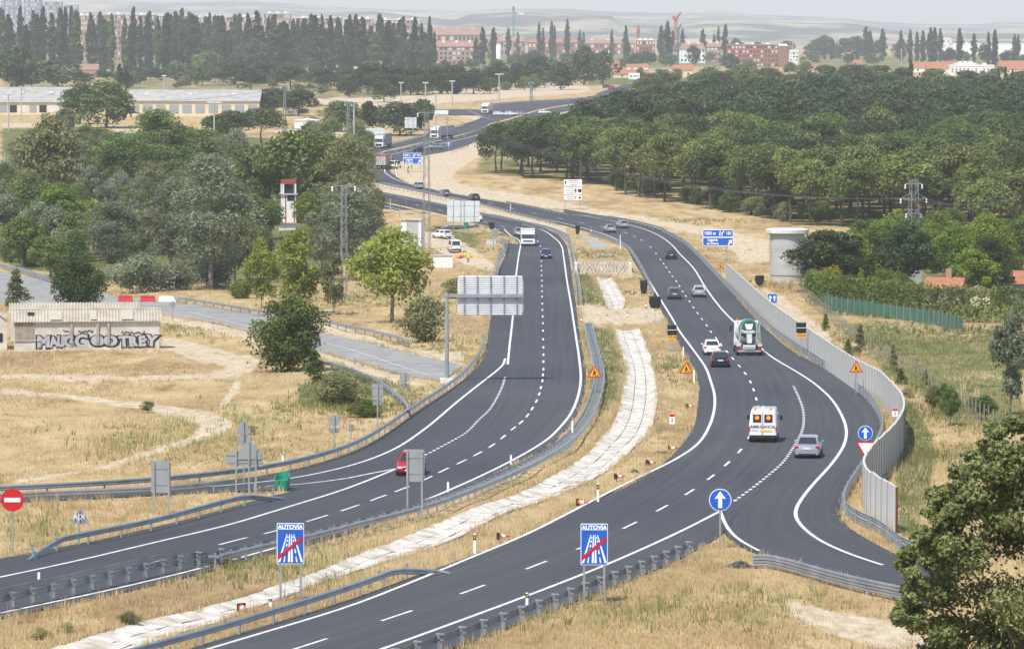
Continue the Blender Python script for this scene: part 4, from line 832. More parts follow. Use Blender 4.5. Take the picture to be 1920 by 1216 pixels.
rail('guardrail on the far side of the old grey road', [(327,555),(410,568),(493,582),(560,592),(610,600),(640,607),(693,617),(747,630),(775,640)], 1, spacing=4)
rail('guardrail curling round the near end of the old grey road', [(600,676),(640,684),(707,710),(740,733),(763,753),(768,768)], 1, spacing=3)
rail('guardrail between old road and green trees at far left', [(-60,484),(0,494),(50,506),(95,520)], 1, posts='far', spacing=4, beams=(.62, .3))
rail('long distant guardrail left of the cars on the bend', [(700,340),(777,356),(852,372),(897,380),(973,399),(1040,415)], -1, posts='far', spacing=4)
rail('guardrail with plastic-wrapped end on the left of the right-hand carriageway', [(1105,434),(1147,446),(1173,457),(1187,472),(1207,506),(1225,545)], -1, posts='far', spacing=3, beams=(.6, .3))
rail('farthest median barrier before the pine wood', [(668,303),(705,289),(764,276),(802,266),(883,245),(915,233)], -1, posts='far', spacing=5)
rail('short distant guardrail by the small blue arrow sign', [(846,281),(862,276),(880,271)], -1, posts='far', spacing=5)
rail('distant guardrail on the slip road by the white truck', [(872,203),(885,209),(905,218),(925,224)], -1, posts='far', spacing=5)

# precast noise wall
wallm = mat('wall_concrete', (.62, .60, .56), .92, c2=(.46, .44, .40), scale=.55, bump=.25, bscale=7, detail=8, coords='Object')
def noise_wall():
    top = [(1363,493),(1407,533),(1447,567),(1493,600),(1527,623),(1573,653),(1613,677),(1647,693),(1673,717),(1690,737),(1695,753),(1692,770),(1680,790),(1660,811),(1643,826),(1630,841),(1621,856),(1620,868),(1630,882),(1643,890),(1660,899),(1678,908)]
    P = traceh(top, 2.7, .6); L = np.concatenate([[0], np.cumsum(np.hypot(*np.diff(P, axis=0).T))]); n = int(L[-1]/2.05); s = np.linspace(0, L[-1], n+1)
    Q = np.stack([np.interp(s, L, P[:, 0]), np.interp(s, L, P[:, 1])], 1); mid = Q[n//2]
    root = empty('noise_wall', (mid[0], mid[1], float(gz(mid[1]))), 0, 'long curving wall of upright pale concrete panels on the right', 'wall')
    rr = random.Random(4); pm = MB().box((0, 0, 0), (1, 1, 1)).mesh('panel'); pm.materials.append(wallm); cm = MB().box((0, 0, 0), (1, 1, 1)).mesh('post'); cm.materials.append(mat('wall_post_concrete', (.27, .26, .245), .9, var=.1))
    for i in range(n):
        a, b = Q[i], Q[i+1]; d = b-a; ln = float(np.hypot(*d)); c = (a+b)/2; z = float(gz(c[1])); h = 2.7 + rr.uniform(-.05, .05)
        o = link('panel', pm, root); o.location = Vector((c[0], c[1], z + h/2 - .1)) - Vector(root.location); o.rotation_euler = (0, rr.uniform(-.006, .006), math.atan2(d[1], d[0])); o.scale = (ln-.09, .14, h+.2)
        q = link('post', cm, root); q.location = Vector((a[0], a[1], z + 1.28)) - Vector(root.location); q.rotation_euler = (0, 0, math.atan2(d[1], d[0])); q.scale = (.11, .2, 2.75)
    e = Q[-1]; o = link('end_plate', MB().box((0, 0, 1.25), (.12, .34, 2.6)).mesh('end_plate'), root, mat('rust_brown', (.10, .045, .03), .9, var=.3)); o.location = Vector((e[0]+.1, e[1], float(gz(e[1])))) - Vector(root.location)
noise_wall()

# ---- signs
def rpoly(w, h, r, n=4):
    out = []
    for cx, cz, a0 in ((w/2-r, h/2-r, 0), (-w/2+r, h/2-r, 90), (-w/2+r, -h/2+r, 180), (w/2-r, -h/2+r, 270)):
        for k in range(n+1): a = R(a0 + 90*k/n); out.append((cx + r*math.cos(a), cz + r*math.sin(a)))
    return out
def circ(r, n=28): return [(r*math.cos(2*math.pi*i/n), r*math.sin(2*math.pi*i/n)) for i in range(n)]
def tri(w, r=.06, inv=False):
    h = w*.866; P = [(-w/2, -h/3), (w/2, -h/3), (0, 2*h/3)]; out = []
    for i in range(3):
        p = Vector(P[i]); a = (Vector(P[i-1])-p).normalized(); b = (Vector(P[(i+1) % 3])-p).normalized(); 
        for t in (0, .5, 1): out.append(tuple(p + (a*(1-t) + b*t)*r*w*.9*(1 if t != .5 else .7)))
    return [(x, -z) if inv else (x, z) for x, z in out]
def sign_root(name, label, px, pb, rz=0, cat='road sign', group=None): return empty(name, G(px, pb), rz, label, cat, group)
def plate(root, poly, z, m, name='panel', x=0, y=0, t=.03):
    return MB().prism([(x+u, z+w) for u, w in poly], y-t/2, y+t/2).build(name, m, root)
def posts_(root, xs, z1, r=.045, y=.06, m=None):
    for x in xs: MB().box((x, y, z1/2-.2), (r*2, r*1.6, z1+.4)).build('post', m or galv, root)
ARROW = [(-.09, -.36), (.09, -.36), (.09, .08), (.26, .04), (0, .40), (-.26, .04), (-.09, .08)]
def arrow(root, z, s, y=-.03, x=0, m=None): return plate(root, [(u*s, w*s) for u, w in ARROW], z, m or white, 'arrow', x, y, .008)
def disc_arrow(label, px, pb, pc, dpx, name='direction_sign'):
    r = sign_root(name, label, px, pb); s = SC(pb); z = (pb-pc)/s; d = dpx/s
    plate(r, circ(d/2), z, white, 'rim'); plate(r, circ(d/2*.93), z, blue, 'face', 0, -.02, .012); arrow(r, z, d); posts_(r, [0], z+d*.3); return r, s
disc_arrow('round blue sign with white up arrow at the gore of the entry lane', 1350, 1030, 936, 42)
r, s = disc_arrow('round blue arrow sign above a red-edged give-way triangle by the wall', 1622, 893, 811, 28)
zt = (893-838)/s; plate(r, tri(38/s, inv=True), zt, red, 'give_way_rim', 0, -.03); plate(r, tri(27/s, inv=True), zt+.02, white, 'give_way_face', 0, -.05, .012)
disc_arrow('tiny round blue sign by the distant guardrail', 841, 283, 270, 9)
def autovia(label, px, pb, x0, x1, y0, y1):
    s = SC(pb); r = sign_root('motorway_end_sign', label, px, pb); w, h = (x1-x0)/s, (y1-y0)/s; z = (pb-(y0+y1)/2)/s
    plate(r, rpoly(w, h, .06), z, white, 'rim'); plate(r, rpoly(w*.95, h*.965, .05), z, blue, 'face', 0, -.02, .012)
    text_part('AUTOVÍA', w*.205, white, r, (0, -.032, z + h*.405), wx=1.03, bold=.012)
    plate(r, [(-w*.44, h*.345), (w*.44, h*.345), (w*.44, h*.36), (-w*.44, h*.36)], z, white, 'underline', 0, -.03, .006)
    zz = z - h*.07
    for xb, xt, wd in ((-.42, -.12, .045), (.42, .12, .045), (-.055, -.03, .04), (.055, .03, .04)):
        plate(r, [((xb-wd)*w, -.38*h), ((xb+wd)*w, -.38*h), ((xt+wd*.35)*w, .30*h), ((xt-wd*.35)*w, .30*h)], zz, white, 'carriageway_line', 0, -.03, .006)
    for k, (za, zb) in enumerate(((-.38, -.24), (-.16, -.06), (.0, .07), (.12, .17), (.21, .25))):
        for sg in (-1, 1):
            f = lambda q: (.235 - .16*(q+.38)/.68)*sg; wd = .028
            plate(r, [((f(za)-wd)*w, za*h), ((f(za)+wd)*w, za*h), ((f(zb)+wd*.6)*w, zb*h), ((f(zb)-wd*.6)*w, zb*h)], zz, white, 'lane_dash', 0, -.03, .006)
    plate(r, [(-.47*w, -.40*h), (-.47*w, -.30*h), (.47*w, .20*h), (.47*w, .10*h)], z, red, 'red_bar', 0, -.04, .008)
    posts_(r, [-w*.37, w*.37], z + h*.4, .05)
autovia('blue motorway-end sign in the median, left one of the pair', 545, 1130, 520, 571, 979, 1056)
autovia('blue motorway-end sign on the near right verge, right one of the pair', 1114, 1130, 1089, 1140, 980, 1058)
r = sign_root('no_entry_sign', 'round red no-entry sign with white bar at the left edge', 24, 1030); s = SC(1030); z = 94/s; d = 43/s
plate(r, circ(d/2), z, red, 'face'); plate(r, rpoly(d*.70, d*.19, .01), z, white, 'bar', 0, -.02, .012); posts_(r, [0], z)
def back_sign(label, px, pb, shapes, posts, name='sign_back', m=None, rz=0, pm=None, text=None):
    """signs seen from behind: shapes (kind, x centre, y centre, w, h) in photograph pixels"""
    s = SC(pb); r = sign_root(name, label, px, pb, rz); ymin = min(q[2]-q[4]/2 for q in shapes)
    for i, (k, x, y, w, h) in enumerate(shapes):
        z = (pb-y)/s; xx = (x-px)/s; w, h = w/s, h/s
        poly = rpoly(w, h, min(.06, h*.2)) if k == 'r' else circ(w/2) if k == 'c' else tri(w) if k == 't' else tri(w, inv=True) if k == 'i' else [(-w/2, 0), (-w*.28, h/2), (w/2, h/2), (w/2, -h/2), (-w*.28, -h/2)]
        plate(r, poly, z, m or grey_back, 'panel', xx, .05*i)
        if k in 'ra': 
            for q in (-.25, .25): MB().box((xx, -.03+.05*i, z+q*h), (w*.96, .02, .05)).build('stiffener', galv_d, r)
    for x in posts: 
        MB().box(((x-px)/s, -.07, (pb-ymin)/s/2-.2), (.10, .08, (pb-ymin)/s+.35)).build('post', pm or galv, r)
    return r, s
r, s = back_sign('small grey triangle seen from behind with white letters, by the gore guardrail', 149, 1022, [('t',151,970,37,32)], [149])
text_part('AJX', .42, white, r, (0, -.13, (1022-968)/s))
back_sign('grey rectangular sign back on two posts above the exit-gore guardrail', 302, 962, [('r',302,893,37,60)], [289,317])
back_sign('upper grey triangle and disc seen from behind, left of the crash cushion', 457, 905, [('t',457,803,32,30),('c',457,824,22,22)], [457])
back_sign('larger grey triangle with arrow-shaped panel seen from behind, left of the crash cushion', 467, 925, [('t',467,846,50,42),('a',455,860,76,28)], [443,467,480])
back_sign('grey rectangular sign back on two posts hiding the red car', 780, 975, [('r',779,872,34,60)], [764,791])
back_sign('small grey disc and plate seen from behind beside the dry slope', 627, 842, [('c',627,788,22,22),('r',627,806,20,9)], [627])
back_sign('tiny grey plate seen from behind near the long guardrail', 658, 826, [('r',658,801,9,14)], [658])
back_sign('grey upright plate seen from behind above the green scrub', 708, 802, [('r',708,734,20,30),('r',708,755,18,9)], [708])
back_sign('grey disc over a small plate seen from behind, end of the old road', 759, 762, [('c',759,707,20,20),('r',759,722,18,8)], [759])
back_sign('grey disc seen from behind on a thin post beside the old road, left', 324, 604, [('c',324,571,13,13)], [324])
back_sign('wide grey direction sign back on four posts above the merging road', 868, 440, [('r',869,396,61,39)], [850,864,870,889], m=alu)
back_sign('far grey sign back left of the distant lorry', 703, 262, [('r',703,249,35,17)], [690], m=alu)
back_sign('small far grey sign back left of the white banner', 770, 262, [('r',770,230,22,20)], [765,775], m=alu)
back_sign('plastic-wrapped small sign back at the guardrail bend on the left', 929, 462, [('r',928,437,13,16)], [929])
back_sign('low grey board below the wrapped sign on the left shoulder', 922, 466, [('r',921,454,18,9)], [925], m=alu)
back_sign('grey info board back left of the white shed', 612, 252, [('r',612,239,11,12)], [612], m=alu)
# overhead cantilever sign
def gantry():
    pb = 716; s = SC(pb); r = sign_root('cantilever_sign', 'overhead sign on a cantilever mast seen from behind over the left carriageway', 838, pb, cat='overhead sign'); f = lambda y: (pb-y)/s; g = lambda x: (x-838)/s
    MB().tube((0, 0, -.3), (0, 0, f(556)), .19, 12, .17).build('mast', galv, r, True); MB().tube((0, 0, f(556)), (0, 0, f(550)), .24, 12).build('mast_cap', galv, r)
    MB().box((0, 0, .1), (1.2, 1.2, .5)).build('footing', concrete, r)
    MB().box((g(908), .02, f(553.5)), ((978-838)/s, .26, .30)).build('arm', galv, r)
    x0, x1, y0, y1 = g(858), g(981), f(591), f(517); w, h = x1-x0, y1-y0
    pan = plate(r, rpoly(w, h, .45, 6), (y0+y1)/2, alu, 'panel', (x0+x1)/2, .32, .05)
    n = 21
    for i in range(n):
        zz = y0 + h*(i+.5)/n; MB().add([(x0+.08, .29, zz+h/n*.42), (x1-.08, .29, zz+h/n*.42), (x1-.08, .21, zz+.01), (x0+.08, .21, zz+.01), (x0+.08, .21, zz-h/n*.1), (x1-.08, .21, zz-h/n*.1), (x0+.08, .29, zz-h/n*.45), (x1-.08, .29, zz-h/n*.45)], [(0, 1, 2, 3), (3, 2, 5, 4), (4, 5, 7, 6)]).build('slat', alu, r)
    for x in (870.5, 895, 920, 945, 969): MB().box((g(x), .17, (y0+y1)/2), (.10, .12, h)).build('stiffener', galv_d, r)
gantry()
def road_triangle(label, px, pb, pc, w, name='roadworks_sign'):
    s = SC(pb); r = sign_root(name, label, px, pb); z = (pb-pc)/s - .05; w = w/s
    plate(r, tri(w), z, red, 'rim'); plate(r, tri(w*.76), z, yellow, 'face', 0, -.02, .012)
    k = w*.55
    plate(r, [(-.25*k, -.32*k), (-.16*k, -.32*k), (-.06*k, -.05*k), (.05*k, -.32*k), (.14*k, -.32*k), (.04*k, .1*k), (.2*k, -.05*k), (.24*k, 0), (.02*k, .3*k), (-.1*k, .26*k), (-.18*k, .05*k)], z-.01, blackp, 'digger_figure', 0, -.03, .008)
    plate(r, [(.18*k, -.32*k), (.5*k, -.32*k), (.36*k, -.14*k)], z-.01, blackp, 'earth_heap', 0, -.03, .008); plate(r, circ(.09*k, 10), z+.36*k, blackp, 'head', -.06*k, -.03, .008)
    posts_(r, [0], z, .04)
road_triangle('orange roadworks triangle standing at the double median barrier', 1115, 750, 698, 27)
road_triangle('orange roadworks triangle at the right edge of the median grass', 1287, 736, 691, 26)
road_triangle('orange roadworks triangle in front of the concrete wall', 1605, 742, 689, 26)
road_triangle('small orange roadworks triangle at the far start of the concrete wall', 1351, 524, 499, 14)
def blue_board(label, x0, x1, ya, yb, yc, yd, px, pb, top1, top2, l1, l2, posts):
    s = SC(pb); r = sign_root('direction_board', label, px, pb); f = lambda y: (pb-y)/s; g = lambda x: (x-px)/s; w = (x1-x0)/s; xm = g((x0+x1)/2)
    for nm, a, b in (('upper', ya, yb), ('lower', yc, yd)):
        h = (b-a)/s; plate(r, rpoly(w, h, min(.2, h*.2)), f((a+b)/2), white, nm+'_rim', xm, 0); plate(r, rpoly(w-.2, h-.2, min(.15, h*.2)), f((a+b)/2), blue, nm+'_panel', xm, -.025, .012)
    h1 = (yb-ya)/s; h2 = (yd-yc)/s; zu = f((ya+yb)/2); zl = f((yc+yd)/2)
    text_part(top1, h1*.62, white, r, (xm-w*.26, -.04, zu), bold=.02, wx=.80); text_part(top2, h1*.62, white, r, (xm+w*.35, -.04, zu), bold=.02, wx=.85)
    plate(r, [(-.35*h1, -.32*h1), (-.2*h1, -.32*h1), (-.12*h1, .3*h1), (-.27*h1, .3*h1)], zu, white, 'exit_symbol', xm+w*.12, -.035, .008); plate(r, [(-.05*h1, -.32*h1), (.08*h1, -.32*h1), (.12*h1, .0), (.4*h1, .3*h1), (.2*h1, .3*h1), (-.02*h1, .05*h1)], zu, white, 'exit_symbol', xm+w*.12, -.035, .008)
    text_part(l1, h2*.42, white, r, (xm-w*.17, -.04, zl+h2*.2), bold=.025); text_part(l2, h2*.34, white, r, (xm-w*.17, -.04, zl-h2*.22), bold=.02)
    a = plate(r, [(-.3, -.42), (-.18, -.54), (.18, -.18), (.32, -.32), (.36, .26), (-.22, .22), (-.06, .06)], zl, white, 'diagonal_arrow', xm+w*.38, -.035, .008); 
    posts_(r, [g(p) for p in posts], f(ya+2), .07)
blue_board('blue exit board with town name and exit number beside the right-hand bend', 1317, 1375, 430, 444.5, 444.5, 461, 1346, 512, '1000 m', '181', 'Laguna', 'de Duero', [1363])
blue_board('distant blue exit board above the road workers', 756, 790, 287, 296, 296, 307.5, 773, 322, '500 m', '181', 'Laguna', 'de Duero', [758,788])
s = SC(598); r = sign_root('lane_sign', 'square blue sign with two white arrows on the wall line', 1448, 598); z = (598-559)/s; w = 18/s
plate(r, rpoly(w, w, .08), z, white, 'rim'); plate(r, rpoly(w*.94, w*.94, .07), z, blue, 'face', 0, -.02, .012); arrow(r, z, w*.8, x=-w*.22); arrow(r, z, w*.8, x=w*.22); posts_(r, [0], z)
def info_board():
    pb = 392; s = SC(pb); r = sign_root('project_board', 'white three-part project board before the pine wood', 1074, pb); f = lambda y: (pb-y)/s; rr = random.Random(2); w = 34/s
    for a, b in ((336, 349), (350, 365), (366, 375)):
        h = (b-a)/s; plate(r, rpoly(w, h-.08, .03), f((a+b)/2), white, 'panel', 0, 0)
        n = 3 if b-a > 12 else 2
        for k in range(n):
            ww = w*rr.uniform(.35, .5); plate(r, [(-ww/2, -.05), (ww/2, -.05), (ww/2, .05), (-ww/2, .05)], f(a + (b-a)*(k+.7)/(n+.4)), grey_back if k else red if a == 336 else grey_back, 'print_line', -w*.12 if a > 340 else w*.05, -.03, .01)
        if a > 340:
            arrow(r, f((a+b)/2), h*.7, -.03, w*.16, blackp); plate(r, rpoly(h*.42, h*.4, .02), f((a+b)/2), blackp, 'emblem', w*.38, -.03, .01)
        else: arrow(r, f((a+b)/2), h*.7, -.03, -w*.4, blackp)
    posts_(r, [-w*.42, w*.42], f(337), .07)
info_board()
def wrapped(label, px, pb, pc, w, h, plate_y=None, kind='trapezoid', seed=0):
    """sign hidden under black plastic"""
    s = SC(pb); r = sign_root('covered_sign', label, px, pb); z = (pb-pc)/s; w, h = w/s, h/s; rr = random.Random(seed)
    rings = []
    for y, k in ((-.12, .86), (-.06, 1.0), (.06, 1.0), (.12, .8)):
        base = [(-.5, .5), (0, .54), (.5, .5), (.52, 0), (.38, -.5), (0, -.56), (-.38, -.5), (-.52, 0)] if kind == 'trapezoid' else [(-.5, .5), (0, .5), (.5, .5), (.5, 0), (.5, -.5), (0, -.5), (-.5, -.5), (-.5, 0)]
        rings.append([(u*w*k*rr.uniform(.93, 1.07), y*1.2, z + q*h*k*rr.uniform(.93, 1.07)) for u, q in base])
    MB().loft(rings).build('plastic_wrap', black, r)
    if kind == 'box': MB().box((0, -.17, z), (w*1.02, .03, .05)).build('tape', white, r)
    if plate_y: plate(r, rpoly(w*.98, 8/s, .02), (pb-plate_y)/s, yellow, 'yellow_plate', 0, -.04); text_part('4T5-40', 5.5/s, blackp, r, (0, -.065, (pb-plate_y)/s))
    posts_(r, [0], z, .04)
    MB().box((0, 0, .05), (.7, .5, .2)).build('foot', galv_d, r)
wrapped('sign wrapped in black plastic at the median crossing', 1228, 604, 566, 21, 22, seed=1)
wrapped('narrow sign wrapped in black plastic hanging at the guardrail end', 1207, 556, 537, 13, 24, seed=2)
wrapped('black-wrapped box sign with yellow plate below, left of the right-hand carriageway', 1260, 656, 618, 17, 19, 632, 'box', 3)
wrapped('black-wrapped sign with yellow plate on the concrete wall', 1502, 668, 614, 18, 20, 629, 'box', 4)
wrapped('round bundle of black plastic on a post behind the start of the wall', 1424, 540, 525, 16, 17, seed=5)
wrapped('small black-wrapped sign at the left shoulder by the merging road', 922, 440, 423, 10, 13, seed=6)
wrapped('black-wrapped small sign in the median near the bend', 1083, 447, 430, 8, 16, seed=7)
def km_post(label, px, pb, pc, w, h):
    s = SC(pb); r = sign_root('kilometre_marker', label, px, pb, cat='marker'); z = (pb-pc)/s; w, h = w/s, h/s
    plate(r, rpoly(w, h, .03), z, white, 'panel'); plate(r, rpoly(w*.94, h*.25, .02), z+h*.36, red, 'header', 0, -.02, .01); text_part('2', h*.5, blackp, r, (0, -.03, z-h*.1)); posts_(r, [0], z, .03)
km_post('small red and white kilometre marker in the median grass', 1260, 814, 785, 10, 19); km_post('small red and white kilometre marker on the inside of the wall bend', 1678, 806, 773, 11, 15)
def delineator(label, px, pb, pt, dark=True):
    s = SC(pb); h = (pb-pt)/s; r = sign_root('marker_post', label, px, pb, cat='marker post'); 
    MB().box((0, 0, h/2-.1), (.15, .11, h+.2), taper=.8).build('post', white, r)
    if dark: MB().box((0, 0, h*.82), (.16, .13, h*.22)).build('black_band', blackp, r); MB().box((0, -.07, h*.82), (.06, .01, h*.12)).build('reflector', yellow, r)
for px, pb, pt, dk, lb in [(73,1100,1072,0,'white marker post behind the guardrail with tall posts'),(840,925,903,0,'white marker post beside the lane dashes, right of the sign back'),(958,872,852,0,'white marker post where the double barrier starts to climb'),(890,1040,999,1,'marker post with black band in the median, right of the bent guardrail end'),(1121,942,905,1,'marker post with black band beside two toppled cones'),(988,1140,1110,1,'marker post with amber reflector behind the near right guardrail'),(1281,672,650,0,'upper white marker post above the roadworks triangle at the median edge'),(1301,716,693,0,'lower white marker post right of the roadworks triangle at the median edge'),(478,922,904,0,'white marker post left of the green crash cushion'),(530,870,853,0,'white marker post in the dry grass behind the long guardrail'),(507,1140,1120,1,'dark-topped marker post between the motorway-end sign legs'),(1108,440,426,1,'marker post at the start of the right-hand median guardrail'),(957,395,382,0,'small white marker post on the far bend'),(1163,470,440,0,'tall thin white marker post in the median above the rubble wall'),(1073,826,788,0,'thin post at the barrier bend in the median')]:
    delineator(lb, px, pb, pt, dk)
def cone_mesh():
    mb = MB().box((0, 0, .03), (.42, .42, .06)); return mb.mesh('base'), MB().lathe([(.16, .05), (.125, .22)], 12).mesh('body'), MB().lathe([(.125, .22), (.085, .45)], 12).mesh('band'), MB().lathe([(.085, .45), (.03, .75)], 12).mesh('tip')
_cm = cone_mesh()
for me, m in zip(_cm, (blackp, orange_, white, orange_)): me.materials.append(m)
def cone(label, px, pb, lying=None):
    r = empty('traffic_cone', G(px, pb), 0, label, 'traffic cone', 'traffic cones')
    if lying is not None: r.rotation_euler = (R(90), 0, lying); r.location.z += .2
    r.scale = (.95,)*3
    for nm, me in zip(('base', 'body', 'band', 'tip'), _cm): link(nm, me, r)
for px, pb, ly, lb in [(933,1012,1.9,'toppled traffic cone beside the black-banded marker post, nearest in the median'),(1082,947,1.2,'toppled traffic cone left of the second black-banded marker post'),(1153,899,1.9,'toppled traffic cone in the grass above the second marker post'),(1213,873,2.0,'toppled traffic cone on the verge where the median narrows'),(1253,845,1.6,'toppled traffic cone next to a dark heap on the median verge'),(452,1146,.4,'toppled traffic cone behind the bottom guardrail'),(1176,596,None,'upright traffic cone in the middle of the median crossing'),(1211,577,None,'upright traffic cone beside the wrapped signs'),(1090,604,None,'leaning traffic cone at the left end of the crossing'),(1287,766,1.9,'toppled traffic cone above the kilometre marker')]: cone(lb, px, pb, ly)
def crash_cushion(label, px, pb, wpx, hpx):
    s = SC(pb); w, h = wpx/s, hpx/s; r = empty('crash_cushion', G(px, pb), R(-20), label, 'crash cushion')
    rings = []
    for z, k, dx in ((0, .85, 0), (.2, 1.0, 0), (.55, 1.0, 0)): rings.append([(w/2*k*math.cos(a), w/2*k*math.sin(a)*1.1, z*h) for a in np.linspace(0, 2*math.pi, 16, endpoint=False)])
    MB().loft(rings).build('body', green_p, r, True)
    ring = []; V = []; n = 24
    for i in range(n+1):
        a = -math.pi*.15 + math.pi*1.3*i/n; zz = h*(.55 + .45*math.sin(max(0, min(1, i/n))*math.pi)**.8); V += [(w/2*1.02*math.cos(a), w/2*1.12*math.sin(a), h*.5), (w/2*1.02*math.cos(a), w/2*1.12*math.sin(a), zz), (w/2*.92*math.cos(a), w/2*1.0*math.sin(a), zz), (w/2*.92*math.cos(a), w/2*1.0*math.sin(a), h*.5)]
    fs = []
    for i in range(n):
        for k in range(4): fs.append((4*i+k, 4*i+(k+1) % 4, 4*i+4+(k+1) % 4, 4*i+4+k))
    MB().add(V, fs).build('raised_shield', green_p, r); plate(r, [(-.12*w, .2*h), (.12*w, .2*h), (0, -.05*h)], h*.35, mat('dark_green', (.01, .12, .08), .5), 'chevron', 0, -w*.54, .03)
crash_cushion('green plastic crash cushion at the nose of the exit gore', 529, 918, 28, 34)
crash_cushion('small distant green crash cushion behind the wide sign back', 874, 428, 9, 12)
def water_barrier(label, px, pb, wpx, hpx, m):
    s = SC(pb); w, h = wpx/s, hpx/s; r = empty('plastic_barrier', G(px, pb), R(-6), label, 'plastic barrier', 'plastic barriers on the old road')
    MB().prism([(-.3, 0), (.3, 0), (.28, h*.35), (.12, h*.5), (.1, h), (-.1, h), (-.12, h*.5), (-.28, h*.35)], -w/2, w/2, 'x').build('body', m, r); MB().box((0, 0, -.02), (w*.7, .66, .1)).build('foot', blackp, r)
    MB().tube((-w*.25, 0, h), (-w*.25, 0, h+.06), .08, 8).build('filler_cap', m, r)
redp = mat('faded_red_plastic', (.48, .03, .04), .5, var=.15, scale=1.5)
water_barrier('red plastic barrier, left one on the old road', 235, 566, 26, 12, redp); water_barrier('red plastic barrier, right one on the old road', 277, 566, 27, 12, redp); water_barrier('white plastic barrier right of the two red ones', 315, 566, 34, 11, white)
# ------------------------------------------------------------------ buildings and masts
plaster = mat('dirty_plaster', (.64, .60, .54), .9, c2=(.46, .42, .37), scale=.7, bump=.2)
asb = mat('fibre_cement_roof', (.47, .42, .34), .9, c2=(.34, .30, .24), scale=.8)
whitew = mat('whitewash', (.78, .77, .74), .85, var=.06, scale=1)
tile_r = mat('terracotta_tiles', (.40, .175, .095), .85, c2=(.30, .12, .065), scale=1.5)
tile_far = mat('faded_terracotta', (.31, .18, .13), .85, var=.15, scale=.2)
brick_r = mat('red_brick', (.29, .12, .08), .9, var=.1, scale=.4)
brick_p = mat('pink_brick', (.36, .235, .185), .9, var=.08, scale=.3)
cream = mat('cream_render', (.66, .56, .38), .9, var=.06, scale=.5)
grey_roof = mat('grey_sheet_roof', (.36, .35, .33), .85, var=.15, scale=.4)
dark_glass = mat('dark_glass', (.03, .035, .045), .15, spec=.6)
dark_in = mat('dark_opening', (.02, .02, .022), .9)
pale_blind = mat('pale_blind', (.62, .60, .56), .8)
conc_g = mat('grey_concrete', (.45, .45, .43), .9, c2=(.36, .36, .35), scale=.6, bump=.2)
steel_l = mat('lattice_steel', (.27, .28, .285), .65, .3)
silver_pt = mat('silver_spray', (.46, .47, .49), .45, .2, var=.06)
black_pt = mat('black_spray', (.02, .02, .022), .6)
